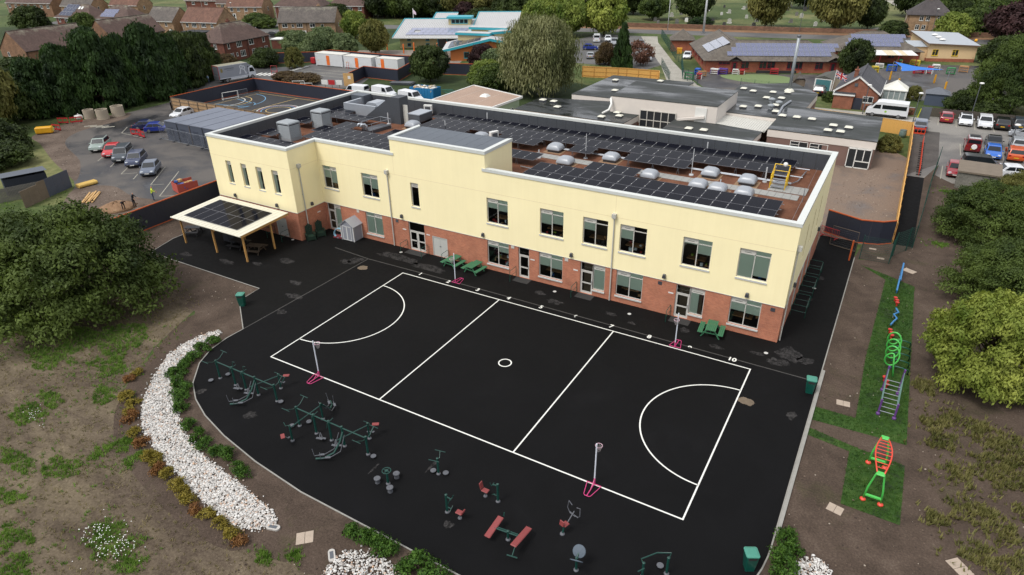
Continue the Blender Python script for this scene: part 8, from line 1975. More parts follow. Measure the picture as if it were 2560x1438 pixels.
for z in (.4, 1.2, 1.9): ob('rail', MB().box(0, 7.3, .012, .07, z, z + .08), wood_old, t)
t = thing('stone_block', 'pale broken concrete block on the grass at the left edge', 'block', (-43.8, -17.3, 0), .5); ob('block', MB().box(-.8, .8, -.35, .35, 0, .55), conc, t, bevel=.06); ob('chip', MB().cbox((.9, -.4, .1), (.3, .25, .2), 0, .4), conc, t)
# ---- people ------------------------------------------------------------------------
def person(loc, rz, label, mats, bend=0., pose=0, scale=1.):
 """skeleton as connected edges grown with a Skin modifier; mats: trousers, top, skin, hair"""
 t = thing('person', label, 'person', (*loc, .01), rz, 'people on the site'); cb, sb_ = cos(bend), sin(bend)
 J = []; E = []; Rr = []
 def j(p, r, up=True, par=None):
  x, y, z = p
  if up and z > .92: dz = z - .92; x, y, z = x, y - dz * sb_ - (0 if not bend else .0), .92 + dz * cb
  J.append((x, y, z)); Rr.append(r)
  if par is not None: E.append((par, len(J) - 1))
  return len(J) - 1
 pel = j((0, 0, .95), .13); wa = j((0, 0, 1.12), .125, par=pel); ch = j((0, 0, 1.34), .15, par=wa); nk = j((0, 0, 1.49), .055, par=ch); h1 = j((0, -.01, 1.58), .085, par=nk); h2 = j((0, -.01, 1.70), .09, par=h1)
 for s in (-1, 1):
  hp_ = j((s * .09, 0, .9), .1, par=pel); kn = j((s * .11, -.04, .5), .07, par=hp_); an = j((s * .12, .0, .1), .045, par=kn); j((s * .13, -.16, .04), .04, par=an)
  shd = j((s * .19, 0, 1.4), .065, par=ch); a2 = -.22 if pose else .0
  el = j((s * .27, -.05 + a2 * .4, 1.14 + (.02 if pose else 0)), .05, par=shd); wr = j((s * .25, -.2 + a2, .95 + (.1 if pose else 0)), .033, par=el); pa = j((s * .25, -.25 + a2, .88 + (.1 if pose else 0)), .032, par=wr)
  for k in range(4): f1 = j((s * (.25 + .022 * (k - 1.5)), -.29 + a2, .83 + .006 * k + (.1 if pose else 0)), .011, par=pa); j((s * (.25 + .022 * (k - 1.5)), -.3 + a2, .79 + .004 * k + (.1 if pose else 0)), .009, par=f1)
  j((s * .21, -.26 + a2, .85 + (.1 if pose else 0)), .011, par=pa)
 me = bpy.data.meshes.new('body'); me.from_pydata(J, E, []); o = add('body', me, t); o.scale = (scale,) * 3
 md = o.modifiers.new('skin', 'SKIN')
 sv_ = me.skin_vertices[0].data
 for k, r in enumerate(Rr): sv_[k].radius = (r, r * .85)
 sv_[0].use_root = True; o.modifiers.new('sub', 'SUBSURF').levels = 1
 dg_ = bpy.context.evaluated_depsgraph_get(); m2 = bpy.data.meshes.new_from_object(o.evaluated_get(dg_)); o.modifiers.clear(); o.data = m2
 m2.materials.clear()
 for m_ in mats: m2.materials.append(m_)
 zt = .92 + .6 * cb; 
 for p in m2.polygons:
  c = p.center; d = .92 + (c.z - .92) / max(.3, cb) if c.z > .92 else c.z
  hd = (Vector(c) - Vector(J[h2])).length
  p.material_index = (3 if (c.z > J[h2][2] + .0 and c.y > J[h2][1] - .06) or c.y > J[h2][1] + .03 else 2) if hd < .16 else (2 if min((Vector(c) - Vector(J[q])).length for q in range(len(J)) if Rr[q] < .036) < .09 and c.z > .3 else (1 if d > .98 or abs(c.x) > .2 else 0)); p.use_smooth = True
 return t
skin_m = M('skin_tone', A(196, 150, 124), .6); drk = M('dark_workwear', A(30, 32, 40), .8); hv = M('hi_vis_top', A(206, 226, 60), .7); jn = M('blue_jeans', A(60, 74, 100), .8); hrm = M('dark_hair', A(44, 34, 28), .8); capb = M('blue_cap', A(40, 56, 110), .7); helm = M('orange_helmet', A(224, 110, 40), .5)
person((-52.6, 4.7), 1.3, 'person in dark clothes bending over behind the navy hoarding', [drk, drk, skin_m, hrm], 1.0, 1)
person((-52.7, 6.0), 1.9, 'person in dark clothes and blue cap standing behind the navy hoarding', [drk, drk, skin_m, capb], .25, 1)
person((-52.6, 8.3), 2.6, 'person in yellow hi-vis top and orange helmet behind the hoarding', [jn, hv, skin_m, helm], .15, 1)
person((-106.0, 57.0), .4, 'person in pale blue top standing behind the box lorry', [jn, M('pale_blue_top', A(160, 190, 214), .8), skin_m, hrm], .1, 1)
# ================================================================== vegetation
import numpy as np
def qmesh(name, V, mat, k=4):
 n = len(V) // k; me = bpy.data.meshes.new(name)
 me.vertices.add(n * k); me.vertices.foreach_set('co', V.astype(np.float32).ravel())
 me.loops.add(n * k); me.loops.foreach_set('vertex_index', np.arange(n * k, dtype=np.int32))
 me.polygons.add(n); me.polygons.foreach_set('loop_start', np.arange(0, n * k, k, dtype=np.int32))
 me.materials.append(mat); me.update(calc_edges=True)
 return me
def leaf_cloud(seed, blobs, n, size, asp=1.7, fill=.25, up=.25, hang=0., flat=0.):
 """leaf blades spread over the shells of many small clumps"""
 r = np.random.default_rng(seed); B = np.array(blobs, float)
 wgt = B[:, 3] * B[:, 4] + B[:, 4] * B[:, 5]; i = r.choice(len(B), n, p=wgt / wgt.sum())
 d = r.normal(size=(n, 3)); d /= np.linalg.norm(d, axis=1)[:, None]; d[:, 2] = np.where((d[:, 2] < -.3) & (r.random(n) < .6), -d[:, 2], d[:, 2])
 rad = np.where(r.random(n) < fill, r.uniform(.35, .9, n), r.uniform(.8, 1.05, n) + r.exponential(.13, n))
 p = B[i, :3] + d * B[i, 3:6] * rad[:, None] + r.normal(size=(n, 3)) * np.array([.02, .02, .012])
 if hang: p[:, 2] -= r.random(n) ** 1.5 * hang
 nn = d + r.normal(size=(n, 3)) * .55 + np.array([0, 0, up]); nn[:, 2] *= 1 - flat; nn /= np.linalg.norm(nn, axis=1)[:, None]
 t = r.normal(size=(n, 3)) * (1 - .8 * min(1, hang * 2)) + (np.array([0, 0, -1.]) if hang else d * .6); t -= nn * (t * nn).sum(1)[:, None]; t /= np.linalg.norm(t, axis=1)[:, None] + 1e-9
 b = np.cross(nn, t); s = size * r.uniform(.6, 1.3, n)[:, None]
 L, W = s * asp / 2, s / 2
 V = np.stack([p - t * L, p + b * W + nn * s * .12, p + t * L, p - b * W + nn * s * .12], 1).reshape(-1, 3)
 return V
def clumps(seed, n, shape, sub=(.16, .3)):
 r = random.Random(seed); out = []
 for _ in range(n):
  a = r.uniform(0, 2 * pi); s = r.uniform(*sub)
  if shape == 'round':
   z = r.uniform(-1, 1); q = sqrt(1 - z * z) * r.uniform(.75, 1.); out.append((q * .8 * cos(a), q * .8 * sin(a), .53 + z * .36, s, s, s * .45))
  elif shape == 'low':
   z = r.random() ** .9; q = sqrt(max(0, 1 - (z * .95) ** 2.4)) * r.uniform(.6, 1.12); out.append((q * .82 * cos(a), q * .82 * sin(a), .08 + z * .76 + r.uniform(-.05, .08), s, s * r.uniform(.7, 1.3), s * r.uniform(.3, .7)))
  elif shape == 'hedge':
   z = r.random(); q = (1 - max(0, z - .45) ** 1.3 * 1.6) * r.uniform(.7, 1.0); out.append((q * .8 * cos(a), q * .8 * sin(a), .06 + z * .86, s, s, s * .3))
  elif shape == 'cone':
   z = r.random() ** 1.2; q = (1 - z) ** .75 * r.uniform(.8, 1); out.append((q * .85 * cos(a), q * .85 * sin(a), .04 + z * .9, s * .7, s * .7, s * .22))
  elif shape == 'weep':
   z = r.uniform(.1, 1); q = sqrt(1 - (z * .98) ** 2) * r.uniform(.6, 1); out.append((q * .75 * cos(a), q * .75 * sin(a), .55 + z * .38, s * .8, s * .8, s * .3))
 return out
bark = M('bark', A(88, 74, 60), .9, var=.3, scale=4); bark_w = M('birch_bark', A(180, 176, 168), .8, var=.3, scale=5)
def trunk_mesh(seed, blobs, base, r0, mat, top=.55):
 r = random.Random(seed); mb = MB().tube([(0, 0, 0), (.02, .01, base), (.0, .03, top)], r0, 8, r1=r0 * .5)
 for b_ in r.sample(blobs, min(14, len(blobs))):
  z0 = r.uniform(base * .7, top); mb.tube([(0, 0, z0), (b_[0] * .5 + r.uniform(-.05, .05), b_[1] * .5, z0 + (b_[2] - z0) * .55), (b_[0] * .95, b_[1] * .95, b_[2])], r0 * .36, 5, r1=r0 * .08)
 return mb.mesh('trunk', mat, True)
PROTO = {}
def proto(key, shape, n_cl, n, size, sub=(.16, .3), seeds=(1, 2), base=.25, r0=.04, hang=0., asp=1.7, tm=None, **kw):
 for k, sd in enumerate(seeds):
  bl = clumps(sd * 7 + len(key), n_cl, shape, sub)
  V = leaf_cloud(sd, bl, n, size, asp, hang=hang, **kw)
  PROTO[(key, k)] = (qmesh('crown', V, MATS.get('leaf_mid') or leafmat('leaf_mid', A(38, 54, 20), A(86, 104, 44))), trunk_mesh(sd, bl, base, r0, tm or bark))
proto('near', 'low', 300, 80000, .0185, (.04, .17), base=.1, r0=.03, asp=2., fill=.15)
proto('puff', 'low', 260, 70000, .025, (.07, .15), (3,), base=.12, r0=.03, asp=2.)
proto('round', 'round', 170, 15000, .056, (.08, .26))
proto('low', 'low', 170, 14000, .056, (.08, .24), base=.1, r0=.03)
proto('hedge', 'hedge', 240, 26000, .052, (.07, .28), base=.1, r0=.05, asp=1.8)
proto('cone', 'cone', 150, 14000, .06, (.16, .3), (5,), base=.1, r0=.05, asp=2.0, flat=.4)
proto('weep', 'weep', 190, 56000, .02, (.13, .26), (6,), base=.3, r0=.03, hang=.5, asp=3.2, tm=bark_w)
proto('thin', 'round', 40, 2600, .07, (.2, .35), (8,), fill=.6)
LM = dict(
 dark=leafmat('leaf_dark', A(32, 44, 20), A(78, 94, 44)), con=leafmat('leaf_conifer', A(24, 42, 20), A(66, 92, 42)), mid=leafmat('leaf_green', A(40, 58, 22), A(100, 118, 54)), lime=leafmat('leaf_lime', A(82, 104, 36), A(152, 164, 78)),
 olive=leafmat('leaf_olive', A(80, 84, 36), A(138, 134, 74)), yell=leafmat('leaf_yellowgreen', A(92, 112, 36), A(172, 180, 86)), weep=leafmat('leaf_birch', A(90, 98, 58), A(150, 150, 106)), cop=leafmat('leaf_copper', A(42, 26, 28), A(82, 56, 56)),
 sage=leafmat('leaf_sage', A(70, 88, 54), A(130, 144, 100)), left=leafmat('leaf_left_tree', A(38, 55, 22), A(100, 117, 54)), red=leafmat('leaf_redtwig', A(100, 66, 56), A(144, 108, 90)), brown=leafmat('leaf_brown', A(66, 52, 36), A(112, 94, 62)))
tn = [0]
def tree(kind, loc, h, rx, ry, mat, label, group='trees', name='tree', cat='tree', rz=None):
 tn[0] += 1; v = tn[0] % 2 if (kind, 1) in PROTO else 0
 t = thing(name, label, cat, (*loc, 0), tn[0] * 1.7 if rz is None else rz, group)
 cr_, tk = PROTO[(kind, v)]
 c = add('crown', cr_, t); c.scale = (rx, ry, h); c.material_slots[0].link = 'OBJECT'; c.material_slots[0].material = LM[mat]
 s_ = add('trunk', tk, t); s_.scale = (max(rx, .5), max(ry, .5), h)
 return t
tree('near', (-35.0, -10.6), 8.9, 8.4, 7.6, 'left', 'large spreading dark green tree filling the left middle', rz=.4)
tree('puff', (28.9, 13.8), 6.6, 4.0, 4.3, 'yell', 'rounded yellow-green tree beside the turf strip', rz=1.)
tree('near', (31.2, 27.0), 5.2, 4.9, 5.0, 'mid', 'green spreading tree behind the yellow-green round one')
tree('near', (30.4, 41.0), 5.6, 5.0, 6.0, 'mid', 'loose green tree with a few yellow leaves at the right, by the footpath')
tree('near', (33.8, 50.6), 4.4, 4.2, 3.6, 'olive', 'olive green shrubby tree below the concrete block')
tree('near', (35.5, 99.5), 12.0, 7.0, 7.0, 'mid', 'big full green tree at the right edge above the car park')
tree('weep', (-39.2, 78.0), 14.2, 9.4, 8.4, 'weep', 'tall weeping birch with trailing pale branches at top centre')
tree('cone', (-35.2, 109.4), 9.6, 2.5, 2.5, 'con', 'dark narrow conifer behind the timber fence')
for k, (x, y, h_, r_) in enumerate(((-108.5, 25.0, 9.6, 4.4), (-105.2, 28.6, 11.6, 4.0), (-103, 33, 13.6, 4.9), (-103.4, 37.6, 12.2, 4.2), (-102.6, 42.4, 13.4, 4.8), (-104.6, 47.4, 11.2, 4.2), (-107, 52.4, 10.6, 4.2), (-110.6, 57.5, 9.8, 4.4), (-114, 62, 9, 4))):
 tree('hedge', (x, y), h_, r_, r_, 'con' if k < 6 else 'dark', 'dark conifer in the tall belt behind the left car park, ' + ['leftmost', 'second from left', 'third from left', 'fourth from left', 'middle', 'fifth from the right', 'third from the right', 'second from the right', 'rightmost by the lorry'][k], 'conifer belt')
FAR = [('round', -104, 15.2, 11.6, 5.2, 'olive', 'dark olive tree with yellow leaves at the left edge'), ('low', -108.5, 20.5, 7.6, 4.4, 'dark', 'deep green bush between the left edge tree and the conifers'), ('low', -84, 6.5, 3.2, 4.5, 'dark', 'dark bush above the far left garden shed'), ('low', -92, 9.5, 4.6, 5, 'dark', 'dark overgrown bush at the left edge above the garden'),
       ('round', -65.2, 79.2, 7.2, 4.6, 'dark', 'dark round tree in front of the navy hoarding'), ('low', -64.6, 98.6, 5, 3.4, 'cop', 'dark purple shrub before the timber wing'), ('low', -55.5, 91, 5.8, 4.6, 'sage', 'grey green shrub right of the purple one'), ('low', -49.5, 79, 4.6, 4.8, 'mid', 'low green bushes in front of the weeping birch'), ('round', -46, 88, 9, 4.6, 'mid', 'green tree half hidden behind the weeping birch'), ('low', -54, 83.5, 4.6, 4, 'lime', 'lime green bush above the low green ones'),
       ('low', -102.9, 78.0, 4.8, 2.2, 'olive', 'small olive yellow tree by the site cabins'), ('low', -110.5, 93, 6, 4.4, 'sage', 'tall grey green bush behind the leftmost cabin'), ('low', -104.5, 96, 5.6, 3.8, 'sage', 'grey green bush left of the olive tree'), ('round', -98.8, 101.5, 8.4, 4.2, 'olive', 'round olive tree left of the children centre'), ('round', -124.2, 122, 7.6, 4.2, 'lime', 'lime green round tree beside the buff row'), ('low', -111, 76.5, 4.2, 3.6, 'dark', 'dark green bush right of the red brick semi'), ('low', -118, 71, 3.2, 3, 'brown', 'brown red bush below the red brick semi'), ('low', -116, 67, 2.4, 2, 'mid', 'small bright bush behind the lorry cab'),
       ('round', -151, 167, 11, 8, 'dark', 'dark tree at the top edge behind the lime tree'), ('round', -138, 169, 12, 8, 'dark', 'broad dark tree at the top edge left of the centre flagpole'), ('round', -126, 176, 11, 7, 'olive', 'olive tinted tree at the top edge above the centre roof'), ('low', -118, 172, 6.4, 5, 'cop', 'dark copper tree behind the children centre'), ('low', -109, 168, 5, 6, 'dark', 'dark hedge trees behind the teal roof'), ('round', -100, 172, 10, 7, 'dark', 'dark tree right of the copper one'),
       ('round', -78, 152, 10, 6.6, 'lime', 'lime green tree behind the weeping birch, left'), ('round', -69, 151, 11, 7, 'lime', 'lime green tree behind the weeping birch, middle'), ('round', -60, 157, 11.5, 7.4, 'yell', 'yellow green tree over the staff car park'), ('low', -62, 120, 7, 5, 'mid', 'green tree right behind the birch'), ('low', -53, 112, 5, 4, 'mid', 'green bush at the birch right side'),
       ('round', -59.5, 198, 8, 6, 'mid', 'green tree inside the cemetery wall'), ('round', -48, 205, 11, 7, 'dark', 'dark cemetery tree right of the green one'), ('round', -85, 204, 12, 8, 'olive', 'olive cemetery tree left'), ('round', -72, 212, 12, 8, 'dark', 'dark cemetery tree behind the olive one'), ('round', -21.5, 191, 15, 6.5, 'olive', 'tall dark olive tree behind the nursery'), ('round', -2, 192.5, 15, 8, 'olive', 'large olive brown tree right of the boiler flue'), ('round', 6, 200, 10, 5, 'dark', 'dark tree left of the stone house'), ('low', -40, 186.5, 3, 4, 'con', 'dark clipped bush by the cemetery wall'), ('round', -120, 240, 14, 10, 'dark', 'far dark cemetery tree, left'), ('round', -95, 250, 14, 10, 'dark', 'far dark cemetery tree, second'), ('round', -20, 255, 14, 9, 'dark', 'far dark tree beyond the cemetery, right'),
       ('round', 9.9, 122.6, 7.2, 3.6, 'dark', 'dark green tree in front of the nursery right end'), ('low', 27.5, 192, 6.5, 5, 'lime', 'lime tree hiding the stone house corner'), ('round', 16, 240, 12, 8, 'dark', 'dark tree above the stone house roof'), ('low', 32, 200, 7, 6, 'mid', 'green trees right of the stone house, lower'), ('round', 27, 248, 9, 8, 'mid', 'green trees at the upper right'), ('round', 41, 185, 10, 8, 'cop', 'big copper beech at the top right edge'), ('low', 36, 215, 8, 7, 'mid', 'green tree behind the copper beech'), ('low', 37, 150, 6, 5, 'dark', 'dark tree right of the cream hall'), ('low', 13.5, 186, 4.4, 4, 'dark', 'dark bush left of the stone house drive'),
       ('low', 9.2, 96.6, 1.7, 1.6, 'mid', 'small round garden bush under the flagpole'), ('low', 21.6, 103.4, 2.6, 1.3, 'olive', 'clipped yellow green bush beside the blue shed'), ('low', 28.8, 98.4, 3.4, 2.8, 'dark', 'dark hedge right of the slate blue shed'), ('low', 32.5, 95, 2.6, 3, 'dark', 'dark hedge behind the retaining fence'), ('low', 18.5, 92.6, 1.6, 3.6, 'brown', 'brown hedge on the low garden wall'), ('thin', -33.3, 115.8, 5.2, 3.4, 'red', 'bare reddish twiggy tree beside the conifer'), ('low', -40.5, 112.5, 5, 2.4, 'brown', 'brown green shrub left of the conifer'),
       ('low', -239, 90, 8, 6, 'dark', 'dark tree among the houses at far left'), ('round', -206, 89, 7, 4.5, 'mid', 'green tree between two long brown roofs'), ('round', -236, 160, 9, 6, 'dark', 'dark tree behind the top left houses'), ('round', -178, 132, 4, 5, 'mid', 'green hedge before the wide hipped semi'), ('low', -170, 128, 3.4, 4.5, 'mid', 'clipped green hedge by the white estate car'), ('low', -138, 108, 3, 3.4, 'mid', 'garden bush left of the buff row'), ('low', -132, 105, 3, 3, 'dark', 'dark garden bush below the buff row'), ('low', -123, 98, 5, 4.4, 'sage', 'grey green bushes in front of the buff row, left'), ('low', -116, 101, 6, 4.6, 'sage', 'grey green bushes in front of the buff row, right'), ('low', -190, 84, 4, 5, 'dark', 'bush behind the second long roof'), ('round', -150, 142, 7, 5, 'dark', 'dark tree behind the buff row'), ('low', -137, 62, 5, 5, 'mid', 'green bush left of the red brick semi'), ('low', -180, 40, 6, 7, 'dark', 'dark bushes at the far left edge by the long roof'), ('low', -140, 36, 6, 7, 'dark', 'dark bushes below the long mossy roof'), ('low', -129, 30, 6, 6, 'dark', 'dark bushes behind the left conifers'),
       ('low', 20.0, 68.5, 2.4, 1.5, 'olive', 'weedy shrub inside the timber fence by the old school'), ('low', -88.5, 66, 2.0, 4.5, 'brown', 'brown scrub beside the stored goal frames'), ('low', -94, 67, 1.8, 3, 'brown', 'brown scrub behind the ball court corner'), ('low', 36.8, 57, 3, 3, 'dark', 'dark shrub right of the concrete block')]
for k in range(15):
 FAR.append(('low' if k % 3 else 'round', -162 + 5.2 * k, 163 + 1.5 * k + 7 * (k % 3), (8, 10.5, 9, 12)[k % 4], (6, 7.5, 6.5)[k % 3], ('dark', 'olive', 'dark', 'mid')[k % 4], 'tree in the dark mass along the top edge behind the centre, %s from the left' % 'first second third fourth fifth sixth seventh eighth ninth tenth eleventh twelfth thirteenth fourteenth fifteenth'.split()[k]))
for k in range(6):
 FAR.append(('low', 20 + 4.5 * k, 222 + 6 * (k % 2), (7, 9)[k % 2], 6, ('dark', 'mid')[k % 2], 'tree filling the top right behind the stone house, %s from the left' % 'first second third fourth fifth sixth'.split()[k]))
for k, x, y, h_, r_, m_, lb in FAR:
 tree(k, (x, y), h_, r_, r_ * .95, m_, lb, 'background trees', 'bush' if h_ < 5.2 else 'tree', 'bush' if h_ < 5.2 else 'tree')
# ---- planted shrubs ----------------------------------------------------
proto('plant', 'low', 22, 900, .13, (.25, .45), (11, 12), base=.1, r0=.03, asp=1.5, fill=.5)
LM['pgreen'] = leafmat('leaf_plant_green', A(36, 66, 20), A(92, 128, 48), 1.2); LM['pgold'] = leafmat('leaf_plant_gold', A(112, 104, 40), A(164, 146, 62), 1.2); LM['prust'] = leafmat('leaf_plant_rust', A(112, 74, 44), A(150, 108, 62), 1.2)
ORD = 'first second third fourth fifth sixth seventh eighth ninth tenth eleventh twelfth thirteenth fourteenth fifteenth sixteenth seventeenth eighteenth nineteenth twentieth'.split()
rp = random.Random(4)
GOLD = [(-21.7, -14.4), (-21.9, -13.7), (-19.8, -15.8), (-18.9, -15.9), (-18.4, -16.6), (-17.7, -16.9), (-15.9, -17.7), (-14.8, -18.0), (-13.4, -18.6), (-12.7, -18.5), (-11.8, -18.9), (-11.1, -18.9), (-9.8, -19.3), (-9.0, -19.4), (-8.3, -19.5), (-7.4, -19.8), (-6.6, -19.8), (-5.4, -19.8), (-4.3, -19.9), (-3.7, -20.0)]
for k, (x, y) in enumerate(GOLD):
 m_ = 'prust' if k in (0, 5, 7, 10, 15, 19) else 'pgold'
 tree('plant', (x, y), rp.uniform(.4, .6), rp.uniform(.38, .6), rp.uniform(.35, .55), m_, ('rust' if m_ == 'prust' else 'golden') + ' shrub, %s from the far end of the outer pebble row' % ORD[k], 'golden shrubs outside the pebble bed', 'shrub', 'shrub')
GREEN = [(-20.5, -8.6), (-20.4, -9.5), (-20.2, -10.3), (-19.9, -11.1), (-19.5, -11.8), (-19.2, -12.5), (-18.4, -13.0), (-17.4, -13.4), (-16.4, -14.1), (-15.5, -14.8), (-13.8, -15.6), (-12.3, -16.0), (-11.3, -16.2), (-10.2, -16.3), (-9.4, -16.3), (-8.0, -16.6), (-7.2, -16.7)]
for k, (x, y) in enumerate(GREEN):
 tree('plant', (x, y), rp.uniform(.5, .8), rp.uniform(.42, .72), rp.uniform(.42, .65), 'pgreen', 'green shrub between pebbles and kerb, %s from the far end' % ORD[k], 'green shrubs inside the pebble bed', 'shrub', 'shrub')
for k, (x, y, s_) in enumerate(((1.0, -16.8, .5), (1.7, -17.0, .5), (2.1, -16.7, .45), (2.7, -16.6, .5), (3.3, -16.7, .55), (3.1, -17.1, .5), (5.3, -16.9, .9), (6.3, -17.0, .8), (4.6, -17.3, .4))):
 tree('plant', (x, y), .6 + .3 * s_, s_, s_, 'pgreen', 'green shrub by the bottom kerb left of the pebbles, %s from the left' % ORD[k], 'green shrubs at the bottom kerb', 'shrub', 'shrub')
for k, (x, y, s_) in enumerate(((20.2, -6.6, .55), (20.6, -7.2, .5), (20.0, -7.7, .6), (20.4, -8.4, .7))):
 tree('plant', (x, y), .9, s_, s_, 'pgreen', 'green shrub at the bottom right bend, %s from the top' % ORD[k], 'green shrubs at the right bend', 'shrub', 'shrub')
# ---- grass, weeds, clods ----------------------------------------------
def tufts(name, label, pts, mat, ln=(.1, .22), lean=.7, seed=1, k=4, cat='grass'):
 r = np.random.default_rng(seed); P = np.repeat(np.array(pts, float), k, axis=0); n = len(P)
 a = r.uniform(0, 2 * pi, n); L = r.uniform(*ln, n); q = r.uniform(.15, lean, n); d = np.stack([np.cos(a), np.sin(a)], 1); w_ = np.stack([-d[:, 1], d[:, 0]], 1) * (L * .13)[:, None]
 P = P[:, :2] + r.normal(0, .05, (n, 2))
 z0 = np.zeros((n, 1)); V = np.stack([np.c_[P - w_, z0], np.c_[P + w_, z0], np.c_[P + d * (L * q)[:, None], (L * np.sqrt(1 - q ** 2 * .8))[:, None]]], 1).reshape(-1, 3)
 o = add(name, qmesh(name, V, mat, 3)); tag(o, label, cat, None, 'stuff'); return o
rg_ = random.Random(17)
def patch(cx, cy, rx, ry, n):
 bp = blotch(cx, cy, rx, ry, int(abs(cx * 13 + cy * 7)), rough=.7); out = []
 while len(out) < n:
  x, y = rg_.uniform(cx - 2 * rx, cx + 2 * rx), rg_.uniform(cy - 2 * ry, cy + 2 * ry)
  if inpoly(x, y, bp) or rg_.random() < .04: out.append((x, y))
 return out
lush = []
for cx, cy, rx, ry in ((-23.6, -20.0, 1.6, .7), (-24.6, -18.2, 1.3, .5), (-16.6, -21.4, 1.5, .6), (-16.4, -19.2, .6, .9), (-14.2, -19.2, .5, .6), (-15.8, -18.6, .5, .5), (-10.6, -23.0, .9, .6), (-9.2, -23.6, 1.3, .9), (-14, -25.7, 1.2, .6), (-12, -26.4, 1, .6), (-7.2, -23.6, .7, .5), (-19.6, -22.6, 1.6, .5), (-17.4, -24.2, .9, .4), (-29.6, -15.2, 2.2, 1.2), (-21.5, -16.2, 1.2, .6), (-28.6, -12.4, 3, 2), (-40, -14, 4, 2.4), (-45, -12, 4, 3), (-60, -3.6, 4, 1.6), (-52, -6, 3.5, 1.6), (-50.6, -2.6, 3, 1), (-24.6, -14.4, 1.6, .9), (-67, 3.6, 1.6, .8), (27.2, 54.2, 1, .8), (26.2, 37.2, .8, .5), (-1.8, -20.0, .6, .3), (-.6, -19.2, .4, .3)):
 lush += patch(cx, cy, rx, ry, int(210 * rx * ry + 60))
tufts('grass_tufts', 'short bright green grass growing in patches on worn ground', lush, leafmat('grass_green', A(74, 112, 34), A(136, 168, 78), .8, .4), seed=2, k=6)
dryg = [(x, y) for x, y in ((rg_.uniform(-62, 6), rg_.uniform(-31, -3)) for _ in range(16000)) if not inpoly(x, y, P1L + P1R) and inpoly(x, y, [(-66, -3.5), (-45, -1), (-27, -4.5), (-23, -11), (-21, -15.5), (-14, -19.5), (-6, -20.5), (0, -20), (5, -24), (-6, -40), (-40, -34)])]
tufts('dry_grass', 'thin dry straw coloured grass over the left hand lawn', dryg, leafmat('grass_dry', A(88, 86, 50), A(150, 136, 98), .5), (.08, .2), .95, 3, 4)
weed = []
for cx, cy, rx, ry in ((26.7, 5.8, .9, .8), (27.7, 8.3, 1, .9), (29.4, 7.0, 1.4, 1), (27.7, 2.8, 1, .8), (29.6, 3.6, 1.2, 1), (28.2, .3, 1, .8), (29.2, -.8, 1, .9), (30.4, 5.8, 1, 1), (28.3, -2.6, 1, .7), (29.8, -3, 1.2, .8), (28.9, 4.9, 1, .7), (31, 1, 1.2, 1.4), (26.4, 7.4, .6, .8), (25.9, 11, .6, 1), (26.6, -1.4, .6, .5)):
 weed += patch(cx, cy, rx, ry, int(120 * rx * ry + 40))
tufts('weeds', 'yellow green weeds straggling over the right hand soil', weed, leafmat('weed_green', A(84, 88, 42), A(132, 126, 76), .8), (.15, .38), .8, 4, 5)
turf = [(x, y) for x, y in ((rg_.uniform(19.8, 25), rg_.uniform(-2.6, 28.8)) for _ in range(16000)) if inpoly(x, y, [(20.2, 28.9), (22.4, 26.8), (22.05, 12.7), (22.15, 5.5), (19.75, 5.5), (19.75, 4.05), (25.0, 4.3), (24.6, 26.5), (22.4, 27.8)]) or inpoly(x, y, [(19.75, 2.45), (22.15, 2.1), (22.2, -2.45), (25.0, -2.55), (25.0, 2.35), (22.6, 2.6), (19.75, 3.2)])]
tufts('turf_grass', 'short vivid grass of the newly laid turf strip', turf, leafmat('grass_turf', A(34, 66, 16), A(76, 112, 38), .35), (.06, .12), .6, 5, 4)
dv = np.array(patch(-10.4, -23.2, .9, .6, 70) + patch(-8.6, -23.6, .9, .7, 80) + patch(-23.2, -19.8, 1.2, .5, 26)); dv = np.c_[dv, np.full(len(dv), .16)]
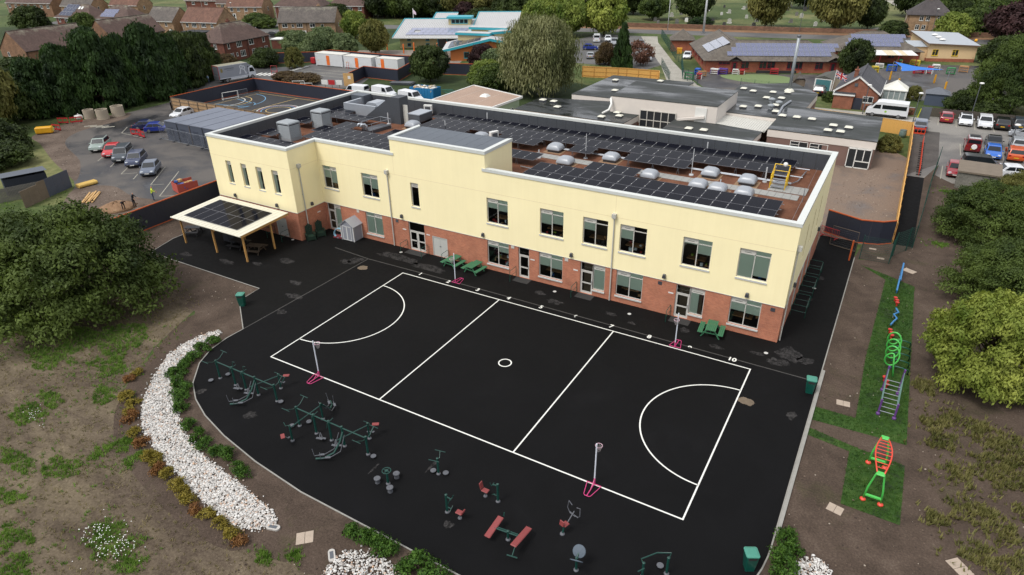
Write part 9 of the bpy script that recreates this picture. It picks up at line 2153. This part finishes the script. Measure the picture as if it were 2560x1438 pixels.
cq = np.array([(-.02, -.02, 0), (.02, -.02, 0), (.02, .02, .01), (-.02, .02, .01)]); o = add('daisies', qmesh('daisies', (dv[:, None, :] + cq[None]).reshape(-1, 3), white_p)); tag(o, 'tiny white daisies scattered in the grass patches', 'daisies', None, 'stuff')
cl = MB(); cm_ = [M('clod_dark', A(62, 50, 42), .95), M('clod_mid', A(110, 94, 80), .95), M('clod_pale', A(166, 154, 140), .9)]
zones = [[(-45, 8), (-45, -2), (-26, -6), (-22, -6), (-24.4, -3), (-24.6, -1), (-40, -1), (-41, 2.4)], [(-24, -11), (-20.5, -6.2), (-20.6, -7), (-22.4, -7.4), (-22.6, -11), (-20, -15), (-14, -19), (-3, -20), (1, -19), (7, -18), (6, -25), (-4, -21)], [(19.9, -8), (33, -8), (33, 40), (24.5, 40), (22.5, 30), (20, 29)], [(16, 36), (22, 36), (22, 62), (18.4, 58), (16, 52)], [(-64, 6), (-47, 0), (-47, 8), (-60, 9)], [(-98, 24), (-90, 15), (-72, 9), (-70, 10), (-92, 20), (-95, 30)]]
for zi, n_ in enumerate((500, 900, 1500, 700, 400, 300)):
 zp = zones[zi]; xs = [p[0] for p in zp]; ys = [p[1] for p in zp]; c = 0
 while c < n_:
  x, y = rg_.uniform(min(xs), max(xs)), rg_.uniform(min(ys), max(ys)); 
  if not inpoly(x, y, zp): continue
  c += 1; s = .012 + .05 * rg_.random() ** 3 * (1.5 if zi > 2 else 1); i0 = len(cl.v)
  for q in IV: k = s * rg_.uniform(.7, 1.3); cl.v.append((x + q.x * k, y + q.y * k, q.z * k * .6 + s * .2))
  cl.f += [(a + i0, b + i0, d + i0) for a, b, d in IF]; cl.m += [rg_.choice((0, 0, 1, 1, 2) if zi != 3 else (1, 1, 2))] * len(IF)
o = ob('loose_stones', cl, cm_); tag(o, 'small stones and clods strewn over the bare soil', 'stones', None, 'stuff')
# put each large thing's origin at its own base
for r_, c_ in ((school, (-12, 20, 0)), (old, (-5, 66, 0)), *[(o, (-30, 184, 0)) for o in bpy.data.objects if o.name in ('boundary_wall', 'railing')]):
 r_.location = c_
 for ch in r_.children: ch.location = Vector(ch.location) - Vector(c_)
